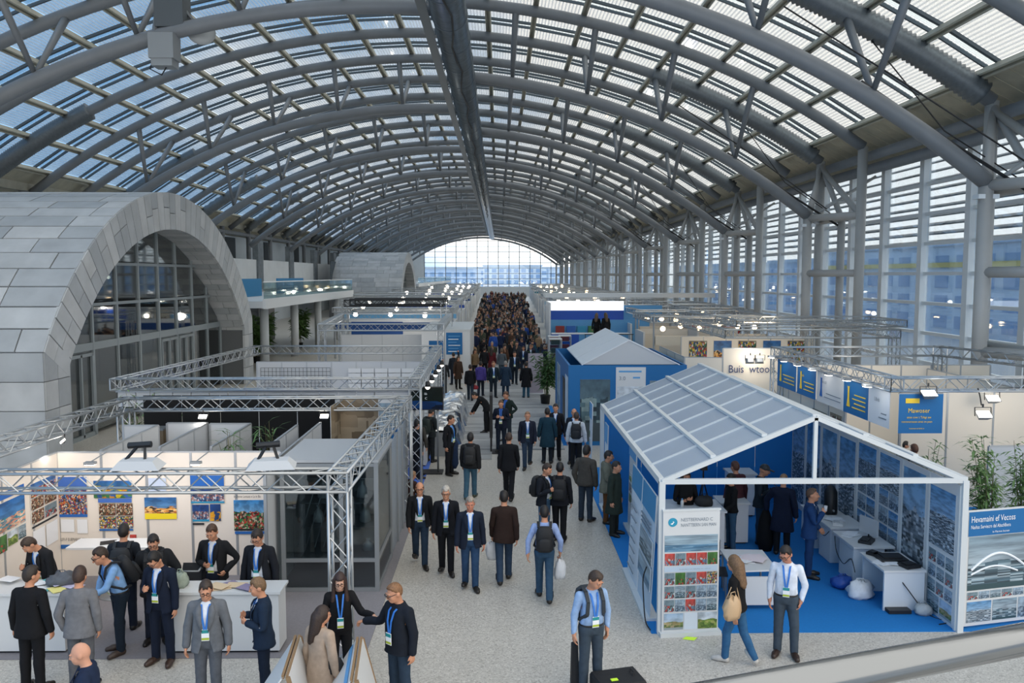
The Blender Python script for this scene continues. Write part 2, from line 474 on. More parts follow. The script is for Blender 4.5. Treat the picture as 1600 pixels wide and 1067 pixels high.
for i, Y in enumerate(lowR):
    c = root('steel_column')
    def post(x, y, z0, z1, r_): MB().tube((x, y, z0), (x, y, z1), r_, 14 if i < 4 else 8).build('post', M_STEEL2, c, True)
    post(16.35, Y, 0, 9.05, 0.24); post(18.0, Y - 2.7, 0, zu(18.0), 0.24); post(18.0, Y + 2.7, 0, zu(18.0), 0.24); post(18.15, Y, 0, 9.05, 0.2)
    for z in (9.0, 6.1, 3.4):
        b = MB()
        P = [(16.35, Y, z), (18.0, Y - 2.7, z), (18.0, Y + 2.7, z)]
        for p, q in ((0, 1), (1, 2), (2, 0)): b.tube(P[p], P[q], 0.19, 10)
        b.build('cross_tube', M_STEEL2, c, True)
    b = MB(); b.tube((16.35, Y, 9.0), (18.0, Y + 2.6, 12.0), 0.2, 10, r2=0.12); b.tube((18.15, Y, 9.0), (18.0, Y + 2.6, 12.1), 0.15, 10); b.tube((18.0, Y - 2.6, 9.0), (18.0, Y + 2.5, 11.9), 0.15, 10)
    b.tube((16.35, Y, 8.95), (19.9, Y, 11.2), 0.08, 6)
    b.build('brace', M_STEEL2, c, True)
    MB().span((16.0, Y - 0.2, 8.55), (16.7, Y + 0.2, 8.7)).build('bearing_plate', M_ALU, c)

# ---- wall_far: the end glazing
wall_f = root('wall_far')
def ztop(X): return zl(max(min(X, 17), -26)) + 0.4
xs = [-21.5 + 3.04 * i for i in range(14)]
for x in xs: MB().span((x - 0.09, YEND - 0.1, 2.6), (x + 0.09, YEND + 0.1, ztop(x))).build('mullion', M_DKBAR, wall_f)
zf = [3.4 + 1.55 * i for i in range(9)]
for z in zf:
    d = RL * RL - (z - ZL + RL - 0.4) ** 2
    if d <= 0: continue
    h = math.sqrt(d); xa, xb = max(-21.5, XC - h), min(18, XC + h)
    if xb > xa: MB().span((xa, YEND - 0.06, z - 0.06), (xb, YEND + 0.06, z + 0.06)).build('transom', M_DKBAR, wall_f)
for i in range(13):
    for z0, z1 in zip(zf[:-1], zf[1:]):
        x0, x1 = xs[i], xs[i + 1]
        t = min(z1, min(ztop(x0), ztop(x1)))
        if t - z0 > 0.3: MB().span((x0 + 0.1, YEND, z0 + 0.07), (x1 - 0.1, YEND + 0.03, t - 0.07)).build('window_pane', M_WIN, wall_f)
MB().span((-30, YEND - 0.3, 0), (21, YEND + 0.3, 2.7)).build('plinth', M_WHITEWALL, wall_f)
MB().span((-30, YEND - 0.3, 2.7), (-21.6, YEND + 0.3, 13)).build('side_panel', M_WHITEWALL, wall_f)
p = [(XC + 33.9 * math.sin(t), ZL - RL + 0.4 + 33.9 * math.cos(t)) for t in [(-0.72 + 1.44 * i / 30) for i in range(31)]]
b = MB()
for a_, b_ in zip(p[:-1], p[1:]):
    b.prism([a_, b_, (b_[0], b_[1] + 7), (a_[0], a_[1] + 7)], YEND - 0.1, YEND + 0.1)
b.build('arch_infill', M_STEEL, wall_f)

# ---- wall_left
wall_l = root('wall_left')
M_UPW = mat('pale_upper_wall', '#d8e0e5', 0.8, var=0.05, scale=0.5)
MB().span((-30.4, 5, 0), (-30.0, YEND, 10.4)).build('upper_wall', M_UPW, wall_l)
for i in range(12):
    y = 62 + 15 * i
    MB().span((-30.0, y, 7.6), (-29.9, y + 3.4, 10.2)).build('dark_opening', mat('dark_opening', '#4c5358', 0.7), wall_l)
for i in range(22):
    y = 42.0 + 9 * i
    MB().tube((-28.6, y, 4.4), (-28.6, y, zu(-28.6) - 0.1), 0.25, 10).build('post', M_STEEL, wall_l, True)
lw = MB()
for i in range(13):
    y = 66 + 14 * i
    MB().span((-26.8, y, 4.45), (-26.6, y + 12.0, 7.7)).build('partition_panel', M_WHITEWALL, wall_l)
    MB().span((-27.0, y + 12.0, 4.45), (-26.4, y + 14.0, 9.6)).build('dark_pier', mat('dark_pier', '#777f85', 0.6, var=0.2, scale=2), wall_l)

# ---- mezzanine with glass balustrade and white columns
M_MEZZ = mat('mezzanine_white', '#c6cbce', 0.6)
M_TEAL = glass('balustrade_glass', (0.72, 0.86, 0.86), 0.08, 0.03)
def mezzanine(y0, y1, label):
    mz = root('mezzanine')
    MB().span((-29.5, y0, 4.05), (-14.0, y1, 4.45)).build('slab', M_MEZZ, mz)
    MB().span((-14.0, y0, 4.0), (-13.8, y1, 4.6)).build('fascia', mat('fascia_white', '#d5d9db', 0.5), mz)
    y = y0 + 4.5
    while y < y1:
        MB().tube((-15.2, y, 0), (-15.2, y, 4.05), 0.28, 14).build('column', M_MEZZ, mz, True); y += 8.0
    y = y0
    while y < y1 - 0.1:
        L = min(2.4, y1 - y)
        MB().span((-13.95, y + 0.04, 4.6), (-13.92, y + L - 0.04, 5.55)).build('balustrade_pane', M_TEAL, mz); y += 2.4
    MB().tube((-13.93, y0, 5.6), (-13.93, y1, 5.6), 0.035, 8).build('handrail', M_ALU, mz, True)
    MB().span((-21.5, y0, 0), (-21.3, y1, 4.05)).build('shop_front', mat('dark_shop_front', '#1d2326', 0.4), mz)
    for i in range(int((y1 - y0) / 5)):
        MB().span((-21.3, y0 + 5 * i + 1, 0.2), (-21.25, y0 + 5 * i + 4.4, 3.4)).build('shop_pane', glass('shop_glass', (0.3, 0.36, 0.38), 0.03), mz)
    return mz
mezzanine(49.5, 79.2, 1); mezzanine(143.5, YEND, 2)
M_BLUEP = mat('mezz_blue_banner', '#2c7fb0', 0.6)
for i, (y, l) in enumerate(((57, 6.5), (68, 9))):
    tag(MB().span((-18.1, y, 4.45), (-18.0, y + l, 5.75)).build('banner', M_BLUEP), ['short blue banner panel behind the glass balustrade by the big vault', 'long blue banner panel behind the glass balustrade towards the far vault'][i], 'banner')

# ---- stone vaults
M_STONE = [mat('vault_stone_%d' % i, c, 0.55, var=0.10, scale=1.3, bump=0.05) for i, c in enumerate(('#adb1b4', '#a5a9ac', '#b3b6b8', '#9da2a6'))]
M_JOINT = mat('vault_joint', '#5b5e60', 0.8)
def sector(mb, yc, zc, r0, r1, a0, a1, x0, x1, n=3, mi=0):
    """curved block between two radii, two angles (0 = crown, + = away) and two x positions"""
    vs = []; fs = []
    for i in range(n + 1):
        a = a0 + (a1 - a0) * i / n
        for r_ in (r0, r1):
            for x in (x0, x1): vs.append((x, yc + r_ * math.sin(a), zc + r_ * math.cos(a)))
    for i in range(n):
        b = i * 4; c = b + 4
        fs += [(b + 2, b + 3, c + 3, c + 2), (b + 1, b, c, c + 1), (b, b + 2, c + 2, c), (b + 3, b + 1, c + 1, c + 3)]
    e = n * 4
    fs += [(0, 1, 3, 2), (e + 1, e, e + 2, e + 3)]
    return mb.add(vs, fs, mi)
def vault(yc, label, fine, XB=-30):
    XF = -14.0; RO = 12.9; RI = 11.35; zc = -3.4; AS = R(57.0)
    v = root('vaulted_entrance')
    core = MB(); sector(core, yc, zc, RI + 0.3, RO - 0.05, -AS, AS, XB, XF - 0.06, 24)
    core.build('barrel_core', M_JOINT, v)
    rows = 30; da = 2 * AS / rows
    st = MB()
    for r_ in range(rows):
        a = -AS + r_ * da
        x = XF - 0.02 if False else XF; rr = random.Random(r_ * 7 + 3)
        x = XF
        first = rr.choice((0.9, 1.3, 1.9))
        while x > XB + .5:
            w = first if x == XF else rr.choice((1.9, 2.2, 2.6)); x2 = max(x - w, XB)
            m = M_STONE[rr.randrange(4)]
            lift = rr.uniform(0, 0.015)
            if fine and r_ < 22 and x > -27:
                b = MB(); sector(b, yc, zc, RO - 0.06, RO + lift, a + 0.0022, a + da - 0.0022, x2 + 0.025, x - 0.02, 2); b.build('stone_slab', m, v)
            else: sector(st, yc, zc, RO - 0.06, RO + lift, a + 0.001, a + da - 0.001, x2 + 0.02, x - 0.015, 2, rr.randrange(4))
            x = x2
    # ring of voussoirs on the face and slabs on the soffit
    nv = 40; dv = 2 * AS / nv
    for i in range(nv):
        a = -AS + i * dv; rr = random.Random(i); lift = rr.uniform(0, 0.012)
        cut = RI + (RO - RI) * rr.choice((0.45, 1.0, 1.0, 0.6))
        for ra, rb in ((RI, cut), (cut, RO)):
            if rb - ra < 0.1: continue
            if fine:
                b = MB(); sector(b, yc, zc, ra + 0.015, rb - 0.015, a + 0.0019, a + dv - 0.0019, XF - 0.1, XF + 0.01 + lift, 1); b.build('voussoir', M_STONE[rr.randrange(4)], v)
            else: sector(st, yc, zc, ra + 0.012, rb - 0.012, a + 0.001, a + dv - 0.001, XF - 0.1, XF + 0.01 + lift, 1, rr.randrange(4))
    for i in range(26):
        a = R(-4) + i * (AS - R(-4)) / 26; rr = random.Random(i + 99)
        w = (AS - R(-4)) / 26
        cut = XF - rr.uniform(0.5, 1.0)
        for xa, xb in ((XF - 0.1, cut), (cut, XF - 1.55)):
            if fine:
                b = MB(); sector(b, yc, zc, RI - rr.uniform(0, 0.012), RI + 0.3, a + 0.001, a + w - 0.001, xb + 0.012, xa - 0.012, 1); b.build('soffit_slab', M_STONE[(i + 1) % 4], v)
            else: sector(st, yc, zc, RI, RI + 0.3, a + 0.001, a + w - 0.001, xb + 0.012, xa - 0.012, 1, i % 4)
    # legs
    ys = RO * math.sin(AS); zs = zc + RO * math.cos(AS); yi = RI * math.sin(AS)
    for sgn in (-1, 1):
        ya, yb = (yc - ys, yc - yi + 0.2) if sgn < 0 else (yc + yi - 0.2, yc + ys)
        core = MB().span((XB, ya + 0.05, 0), (XF - 0.05, yb - 0.05, zs)).build('leg_core', M_JOINT, v)
        for q in range(4):
            z0 = zs * q / 4; z1 = zs * (q + 1) / 4
            for ym0, ym1 in ((ya, (ya + yb) / 2), ((ya + yb) / 2, yb)):
                MB().span((XF - 0.1, ym0 + 0.012, z0 + 0.012), (XF + 0.015, ym1 - 0.012, z1 - 0.012)).build('leg_slab', M_STONE[(q + (ym0 > ya)) % 4], v)
            for xk in range(6 if XB < -29 else 5):
                x1 = XF - 1.8 * xk
                yo = ya if sgn < 0 else yb
                MB().span((x1 - 1.79, yo - 0.06, z0 + 0.012), (x1 - 0.012, yo + 0.06, z1 - 0.012)).build('leg_slab', M_STONE[(q + xk) % 4], v)
    if st.v: stuff(st.build('small_slabs', M_STONE, v))
    # glazing set back in the arch
    XG = XF - 1.3
    M_FR = mat('vault_glazing_frame', '#8f989c', 0.45, 0.3)
    M_VG = glass('vault_glass', (0.58, 0.66, 0.68), 0.26, 0.03)
    fr = MB()
    def ztv(y): return zc + math.sqrt(max(0, RI ** 2 - (y - yc) ** 2))
    ym = [yc - 9.2 + 2.05 * i for i in range(10)]
    zrow = [0.05, 3.35, 4.9, 6.45]
    for y in ym:
        t = max(ztv(y), 0.4)
        MB().span((XG - 0.07, y - 0.06, 0), (XG + 0.07, y + 0.06, t)).build('mullion', M_FR, v)
    for z in zrow[1:]:
        h = math.sqrt(max(RI ** 2 - (z - zc) ** 2, 0))
        MB().span((XG - 0.06, yc - h, z - (0.14 if z < 4 else 0.06)), (XG + 0.06, yc + h, z + (0.14 if z < 4 else 0.06))).build('transom', M_FR, v)
    for i in range(9):
        y0, y1 = ym[i] + 0.06, ym[i + 1] - 0.06
        for q in range(4):
            z0 = zrow[q] + 0.1; z1 = (zrow + [12])[q + 1] - 0.06
            ta, tb = ztv(y0), ztv(y1)
            if min(ta, tb) <= z0 and max(ta, tb) <= z0 + 0.2: continue
            MB().add([(XG, y0, z0), (XG, y1, z0), (XG, y1, max(z0 + 0.02, min(z1, tb))), (XG, y0, max(z0 + 0.02, min(z1, ta))),
                      (XG - 0.02, y0, z0), (XG - 0.02, y1, z0), (XG - 0.02, y1, max(z0 + 0.02, min(z1, tb))), (XG - 0.02, y0, max(z0 + 0.02, min(z1, ta)))],
                     [(0, 1, 2, 3), (7, 6, 5, 4), (0, 4, 5, 1), (1, 5, 6, 2), (2, 6, 7, 3), (3, 7, 4, 0)]).build('glass_pane', M_VG, v)
        if i in (0, 1, 5, 6):
            d = MB()
            for y in (y0 + 0.1, (y0 + y1) / 2, y1 - 0.1): d.span((XG + 0.01, y - 0.05, 0.05), (XG + 0.1, y + 0.05, 3.1))
            d.span((XG + 0.01, y0 + 0.1, 3.0), (XG + 0.1, y1 - 0.1, 3.12)); d.span((XG + 0.01, y0 + 0.1, 0.0), (XG + 0.1, y1 - 0.1, 0.15))
            d.build('door_leaf', M_FR, v)
    MB().span((XB + .1, yc - 10, 0), (XB + .2, yc + 10, 8)).build('back_wall', mat('vault_back', '#56616a', 0.8), v)
    MB().span((XB + 1, yc - 9, 3.6), (-17.5, yc + 9, 3.9)).build('upper_floor', mat('vault_slab', '#8a9094', 0.7), v)
    for i in range(6):
        MB().ball((-19 - (i % 2) * 2, yc - 4 + 2.1 * i, 5.6 + 0.3 * (i % 3)), 0.09, 8, 5).build('lamp', mat('vault_lamp', '#fff0d8', emit=6), v)
    return v
vault(36.5, 'large grey stone clad barrel vault nearest the camera with glazed arched front and doors', True)
vault(130.0, 'smaller looking far stone barrel vault beyond the balcony with dark arched opening', False, -24.3)

# ---- outside the windows
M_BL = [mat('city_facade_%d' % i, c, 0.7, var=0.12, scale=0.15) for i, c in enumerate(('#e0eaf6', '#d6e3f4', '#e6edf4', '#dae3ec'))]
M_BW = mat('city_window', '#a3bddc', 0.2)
M_YEL = mat('yellow_band', '#ecd07a', 0.6)
def block(x, y, w, d, h, label, mi, band=False, nx=8, nz=5, face='X'):
    b = thing('office_building', label, 'building', (x, y, 0))
    MB().span((0, 0, -0.5), (w, d, h)).build('walls', M_BL[mi], b)
    MB().span((-0.3, -0.3, h), (w + 0.3, d + 0.3, h + 0.5)).build('parapet', M_BL[(mi + 1) % 4], b)
    wm = None
    for i in range(nx):
        for k_ in range(nz):
            z0 = 0.6 + (h - 0.8) * k_ / nz; z1 = z0 + (h - 0.8) / nz * 0.62
            if face == 'X':
                L = d / nx
                if wm is None: wm = MB().span((-0.08, 0, 0), (0.05, L * 0.62, z1 - z0)).mesh('window', M_BW)
                mk('window', wm, b, (0, L * (i + 0.2), z0))
            else:
                L = w / nx
                if wm is None: wm = MB().span((0, -0.08, 0), (L * 0.62, 0.05, z1 - z0)).mesh('window', M_BW)
                mk('window', wm, b, (L * (i + 0.2), 0, z0))
    if band: MB().span((-0.3, 0, 6.8), (-0.05, d, 7.3)).build('yellow_band', M_YEL, b)
    return b
block(46, 40, 12, 80, 9.0, 'long low blue facade with yellow band outside nearest windows', 0, True, 20, 4)
block(50, 124, 14, 30, 8.2, 'pale blue low block outside the middle of the window wall', 1, False, 10, 3)
block(48, 158, 14, 70, 8.0, 'grey blue block outside the far part of window wall', 2, False, 12, 3)
block(58, 4, 12, 30, 9.5, 'steel blue block outside the windows beside the camera', 3, False, 8, 4)
block(-34, 300, 26, 12, 8.2, 'grey blue building seen low through left of end window', 1, False, 9, 3, 'Y')
block(-6, 312, 22, 12, 9.4, 'pale blue building seen through the middle of the end window', 2, False, 8, 4, 'Y')
block(18, 305, 26, 12, 8.0, 'blue building seen through right part of the end window', 0, False, 9, 3, 'Y')

block(-70, 345, 140, 12, 9.0, 'long pale block closing the view beyond the end window', 2, False, 34, 3, 'Y')
# ================================================================== PEOPLE
# bodies and clothes are grown as implicit surfaces in an A-pose, then skinned into the pose of each visitor
def v3(*a): return np.array(a, float)
UAD = v3(math.sin(R(36)), 0.0, -math.cos(R(36)))
FAD = v3(math.sin(R(36)), -0.10, -math.cos(R(36))); FAD /= np.linalg.norm(FAD)
SH = v3(0.181, 0.02, 1.405); EL = SH + UAD * 0.285; WR = EL + FAD * 0.25; HN = WR + FAD * 0.09; FT = HN + FAD * 0.085
HIP = v3(0.09, 0.005, 0.92); KN = v3(0.1, -0.008, 0.50); AN = v3(0.105, 0.02, 0.085); TO = v3(0.118, -0.165, 0.03)
def mir(p): return p * v3(-1, 1, 1)

class Field:
    def __init__(s, lo, hi, h):
        s.h = h; s.lo = np.array(lo, float)
        s.n = np.ceil((np.array(hi) - s.lo) / h).astype(int) + 1
        s.ax = [(s.lo[i] + h * np.arange(s.n[i])).astype(np.float32) for i in range(3)]
        s.D = np.full(s.n, 0.2, np.float32)
    def sub(s, lo, hi, pad):
        a = np.clip(((np.array(lo) - pad - s.lo) / s.h).astype(int), 0, s.n - 1)
        b = np.clip(((np.array(hi) + pad - s.lo) / s.h).astype(int) + 2, 1, s.n)
        sl = tuple(slice(a[i], max(b[i], a[i] + 1)) for i in range(3))
        return sl, s.ax[0][sl[0]][:, None, None], s.ax[1][sl[1]][None, :, None], s.ax[2][sl[2]][None, None, :]
    def join(s, sl, d, k):
        A = s.D[sl]
        if k > 0:
            hh = np.clip(0.5 + 0.5 * (A - d) / k, 0, 1)
            s.D[sl] = A + (d - A) * hh - k * hh * (1 - hh)
        else: s.D[sl] = np.minimum(A, d)
    def cone(s, a, b, ra, rb, k=0.02, cut=False):
        a = np.array(a, float); b = np.array(b, float); m = max(ra, rb)
        sl, x, y, z = s.sub(np.minimum(a, b) - m, np.maximum(a, b) + m, 0.07)
        d = b - a; L = d @ d
        t = np.clip(((x - a[0]) * d[0] + (y - a[1]) * d[1] + (z - a[2]) * d[2]) / L, 0, 1)
        q = np.sqrt((x - a[0] - t * d[0]) ** 2 + (y - a[1] - t * d[1]) ** 2 + (z - a[2] - t * d[2]) ** 2) - (ra + (rb - ra) * t)
        s.join(sl, q, k)
    def ell(s, c, r, k=0.02, sub=False):
        c = np.array(c, float); r = np.array(r, float)
        sl, x, y, z = s.sub(c - r, c + r, 0.06)
        q = np.sqrt(((x - c[0]) / r[0]) ** 2 + ((y - c[1]) / r[1]) ** 2 + ((z - c[2]) / r[2]) ** 2)
        d = (q - 1) * r.min() * (1 if True else 0)
        if sub:
            A = s.D[sl]; d = -d
            hh = np.clip(0.5 - 0.5 * (A - d) / k, 0, 1)
            s.D[sl] = A + (d - A) * hh + k * hh * (1 - hh)
        else: s.join(sl, d, k)
    def loft(s, tab, off=0.0, k=0.03, z0=None, z1=None):
        T = np.array(tab, float)
        lo = (-T[:, 1].max() - off, -0.3, T[0, 0]); hi = (T[:, 1].max() + off, 0.3, T[-1, 0])
        sl, x, y, z = s.sub(lo, hi, 0.08)
        zc = np.clip(z, T[0, 0], T[-1, 0])
        a = np.interp(zc.ravel(), T[:, 0], T[:, 1]).reshape(zc.shape) + off
        b = np.interp(zc.ravel(), T[:, 0], T[:, 2]).reshape(zc.shape) + off
        yc = np.interp(zc.ravel(), T[:, 0], T[:, 3]).reshape(zc.shape)
        q = (np.abs(x / a) ** 2.4 + np.abs((y - yc) / b) ** 2.4) ** (1 / 2.4)
        d = (q - 1) * np.minimum(a, b)
        d = np.maximum(d, np.maximum(T[0, 0] - z, z - T[-1, 0]))
        s.join(sl, d.astype(np.float32), k)
    def keep(s, fn):
        x = s.ax[0][:, None, None]; y = s.ax[1][None, :, None]; z = s.ax[2][None, None, :]
        s.D = np.maximum(s.D, fn(x, y, z).astype(np.float32))
    def mesh(s):
        D = s.D; S = D < 0
        c = np.zeros(np.array(D.shape) - 1, np.int8)
        for i in (0, 1):
            for j in (0, 1):
                for k in (0, 1):
                    c += S[i:D.shape[0] - 1 + i, j:D.shape[1] - 1 + j, k:D.shape[2] - 1 + k]
        act = np.argwhere((c > 0) & (c < 8))
        idx = -np.ones(c.shape, np.int64); idx[tuple(act.T)] = np.arange(len(act))
        P = np.zeros((len(act), 3)); C = np.zeros(len(act))
        cor = [(i, j, k) for i in (0, 1) for j in (0, 1) for k in (0, 1)]
        val = {o: D[tuple((act + o).T)] for o in cor}
        for o in cor:
            for ax in range(3):
                if o[ax] == 0:
                    p = list(o); p[ax] = 1; p = tuple(p)
                    a, b = val[o], val[p]; m = (a < 0) != (b < 0)
                    t = np.where(m, a / np.where(m, a - b, 1), 0)
                    q = np.tile(np.array(o, float), (len(act), 1)); q[:, ax] += t
                    P[m] += q[m]; C[m] += 1
        V = s.lo + (act + P / C[:, None]) * s.h
        F = []
        for ax in range(3):
            a = [slice(None)] * 3; b = [slice(None)] * 3; a[ax] = slice(0, -1); b[ax] = slice(1, None)
            e = np.argwhere(S[tuple(a)] != S[tuple(b)])
            u, w = [(1, 2), (2, 0), (0, 1)][ax]
            ok = (e[:, u] > 0) & (e[:, w] > 0) & (e[:, u] < c.shape[u]) & (e[:, w] < c.shape[w])
            e = e[ok]
            du = np.zeros(3, int); du[u] = 1; dw = np.zeros(3, int); dw[w] = 1
            q = np.stack([idx[tuple((e - du - dw).T)], idx[tuple((e - dw).T)], idx[tuple(e.T)], idx[tuple((e - du).T)]], 1)
            ins = S[tuple(e.T)]
            q[~ins] = q[~ins][:, ::-1]
            F.append(q)
        F = np.concatenate(F); F = F[(F >= 0).all(1)]
        return V, F

def reduce_mesh(V, F, target, mi=None):
    me = bpy.data.meshes.new('t'); me.from_pydata(V.tolist(), [], F.tolist()); me.update()
    if mi is not None: me.polygons.foreach_set('material_index', mi)
    o = bpy.data.objects.new('t', me); COL.objects.link(o)
    n = sum(len(f) - 2 for f in F) if not isinstance(F, np.ndarray) else len(F) * (F.shape[1] - 2)
    md = o.modifiers.new('d', 'DECIMATE'); md.ratio = min(1.0, target / n)
    dg = bpy.context.evaluated_depsgraph_get(); ev = o.evaluated_get(dg); m2 = ev.to_mesh()
    nv = len(m2.vertices); V2 = np.zeros(nv * 3); m2.vertices.foreach_get('co', V2)
    m2.calc_loop_triangles(); nt_ = len(m2.loop_triangles); T = np.zeros(nt_ * 3, np.int32); m2.loop_triangles.foreach_get('vertices', T)
    M = np.zeros(nt_, np.int32); m2.loop_triangles.foreach_get('material_index', M)
    ev.to_mesh_clear(); bpy.data.objects.remove(o); bpy.data.meshes.remove(me)
    return V2.reshape(-1, 3), T.reshape(-1, 3), M

TORSO = [(.85, .150, .105, .015), (.93, .170, .122, .015), (1.0, .165, .115, .005), (1.08, .155, .108, -.006), (1.15, .153, .108, -.006), (1.24, .163, .114, .0),
         (1.33, .172, .114, .006), (1.39, .168, .098, .016), (1.43, .135, .080, .022), (1.47, .080, .062, .024), (1.50, .058, .054, .022)]
def tfront(z, off): 
    T = np.array(TORSO); return float(np.interp(z, T[:, 0], T[:, 3]) - np.interp(z, T[:, 0], T[:, 2]) - off)
def arms(f, off, r0=0.056, r1=0.044, r2=0.031, to=1.0, k=0.03):
    for s in (1, -1):
        m = v3(s, 1, 1); W = EL + (WR - EL) * to
        f.cone(SH * m, EL * m, r0 + off, r1 + off, k); f.cone(EL * m, W * m, r1 + off, r1 + (r2 - r1) * to + off, 0.02)
def hands(f):
    for s in (1, -1):
        m = v3(s, 1, 1)
        f.cone(WR * m, (WR + FAD * 0.03) * m, 0.029, 0.03, 0.01)
        wy = v3(0, -1, 0); inn = np.cross(FAD, wy); inn = inn if inn[0] < 0 else -inn
        for q in range(4):
            o = wy * (0.031 - 0.0215 * q)
            f.cone((WR + FAD * 0.02 + o * 0.55) * m, (HN + o) * m, 0.014, 0.0125, 0.012)
            L = (0.072, 0.080, 0.076, 0.060)[q]; p = HN + o; d = FAD + inn * 0.12
            for seg, r in ((0.42, 0.0095), (0.33, 0.0088), (0.28, 0.008)):
                d = d + inn * 0.22; d /= np.linalg.norm(d); e = p + d * L * seg
                f.cone(p * m, e * m, r + .0005, r, 0.004); p = e
        b = WR + FAD * 0.03 + wy * 0.022
        t1 = b + FAD * 0.028 + wy * 0.024 + inn * 0.01; t2 = t1 + FAD * 0.028 + wy * 0.01 + inn * 0.008
        f.cone(b * m, t1 * m, 0.014, 0.0115, 0.01); f.cone(t1 * m, t2 * m, 0.0112, 0.009, 0.004)
HC = v3(0, -0.008, 1.648)
def head(f):
    f.cone((0, .022, 1.44), (0, .002, 1.58), .058, .054, 0.03)
    f.ell(HC + v3(0, .012, .012), (.076, .096, .104), 0.02)
    f.ell((0, -.048, 1.600), (.056, .058, .068), 0.03)
    f.ell((0, -.082, 1.557), (.026, .024, .022), 0.025)
    for s in (1, -1):
        f.ell((s * .042, -.078, 1.620), (.022, .022, .026), 0.02)
        f.ell((s * .034, -.112, 1.652), (.017, .018, .014), 0.012, sub=True)
        f.ell((s * .032, -.096, 1.675), (.026, .013, .009), 0.012)
        f.ell((s * .079, .006, 1.637), (.010, .026, .034), 0.008)
    f.cone((0, -.102, 1.662), (0, -.124, 1.617), .009, .015, 0.012)
    f.ell((0, -.106, 1.583), (.024, .010, .006), 0.006); f.ell((0, -.104, 1.572), (.021, .010, .006), 0.005)
def legs(f, off=0.0, rk=0.057, ra=0.038, k=0.03, rh=0.09):
    for s in (1, -1):
        m = v3(s, 1, 1)
        f.cone(HIP * m, KN * m, rh + off, rk + off, k); f.cone(KN * m, AN * m, rk - .004 + off, ra + off, 0.02)
        f.cone((KN + v3(0, .028, -.08)) * m, (KN + v3(0, .022, -.2)) * m, .046 + off, .038 + off, 0.04)
def feet(f, off=0.0):
    for s in (1, -1):
        m = v3(s, 1, 1)
        f.cone(v3(.105, .05, .042) * m, v3(.112, -.09, .04) * m, .040 + off, .044 + off, 0.02)
        f.cone(v3(.112, -.09, .036) * m, v3(.117, -.17, .03) * m, .043 + off, .032 + off, 0.02)
        f.cone(v3(.105, .03, .05) * m, v3(.105, .022, .13) * m, .042 + off, .04 + off, 0.03)
LIB = {}
def lib(name, V, F, cap): 
    V, F, _ = reduce_mesh(V, F, cap); LIB[name] = [V, F, None]
def grow_body(name, fem):
    f = Field((-.72, -.26, -.01), (.72, .2, 1.78), 0.0066)
    f.loft(TORSO, 0.0, 0.04)
    if fem:
        for s in (1, -1): f.ell((s * .075, -.085, 1.29), (.07, .06, .065), 0.04)
    arms(f, -0.006 if fem else 0.0); hands(f); head(f); legs(f); feet(f)
    f.keep(lambda x, y, z: -z + 0 * x + 0 * y)
    V, F = f.mesh(); lib(name, V, F, 6800)
grow_body('body', False)
def grow(name, cap, lo, hi, h, fn, keep=None):
    f = Field(lo, hi, h); fn(f)
    for kf in (keep or []): f.keep(kf)
    V, F = f.mesh(); lib(name, V, F, cap)
ARMLO, ARMHI = (-.68, -.28, .4), (.68, .3, 1.6)
def collar(f, r=0.012, z=1.475, w=0.075):
    P = [v3(w * math.cos(t), .018 + .068 * math.sin(t) , z + .018 * math.sin(t)) for t in np.linspace(R(-60), R(240), 11)]
    for a, b in zip(P[:-1], P[1:]): f.cone(a, b, r, r, 0.01)
def g_shirt(f): f.loft(TORSO[2:], 0.011, 0.04); arms(f, 0.008, r2=0.033); collar(f)
grow('shirt', 1700, ARMLO, ARMHI, 0.010, g_shirt, [lambda x, y, z: 0.985 - z + 0 * x + 0 * y, lambda x, y, z: z - 1.49 + 0 * x + 0 * y])
def g_tee(f): f.loft(TORSO[1:], 0.013, 0.04); arms(f, 0.014, to=0.35)
def jtab(hem, flare=0.03):
    T = [list(t) for t in TORSO if t[0] > hem]
    T = [[hem, .178 + flare, .126 + flare, .01]] + [[t[0], max(t[1], .190 if t[0] < .95 else (.172 if t[0] < 1.3 else 0)), max(t[2], .128 if t[0] < .95 else (.114 if t[0] < 1.3 else 0)), t[3]] for t in T]
    return T
def g_jacket(hem, off=0.025, arm=0.017, flare=0.02, hood=False):
    def fn(f):
        f.loft(jtab(hem, flare), off, 0.04); arms(f, arm, r2=0.036, to=0.97)
        for s in (1, -1): f.cone(v3(s * .07, .022, 1.452), v3(s * .172, .02, 1.408), .034 + arm * .5, .048 + arm * .6, 0.03)
        collar(f, 0.017, 1.475, 0.078)
        if hood: f.ell((0, .10, 1.45), (.10, .06, .07), 0.03); f.cone((-.09, .06, 1.48), (.09, .06, 1.48), .04, .04, 0.03)
    return fn
def front_cut(zs, ws):
    def fn(x, y, z):
        w = np.interp(z.ravel(), zs, ws).reshape(z.shape)
        return np.minimum(w - np.abs(x), -0.03 - y) 
    return fn
nk = lambda x, y, z: z - 1.505 + 0 * x + 0 * y
def hemk(h): return lambda x, y, z: h - z + 0 * x + 0 * y
neckhole = lambda x, y, z: np.minimum(0.056 - np.sqrt(x ** 2 + (y - .015) ** 2), z - 1.43)
JLO, JHI = (-.7, -.3, .3), (.7, .32, 1.62)
grow('suit', 2600, JLO, JHI, 0.0095, g_jacket(.81), [hemk(.81), nk, neckhole, front_cut([.78, .95, 1.06, 1.2, 1.40, 1.47, 1.5], [.10, .055, .03, .05, .075, .065, .05])])
grow('jacket_open', 2600, JLO, JHI, 0.0095, g_jacket(.84), [hemk(.84), nk, neckhole, front_cut([.78, 1.0, 1.2, 1.42, 1.47, 1.5], [.125, .10, .085, .075, .065, .05])])
grow('jacket_closed', 2300, JLO, JHI, 0.0095, g_jacket(.84), [hemk(.84), nk, neckhole])
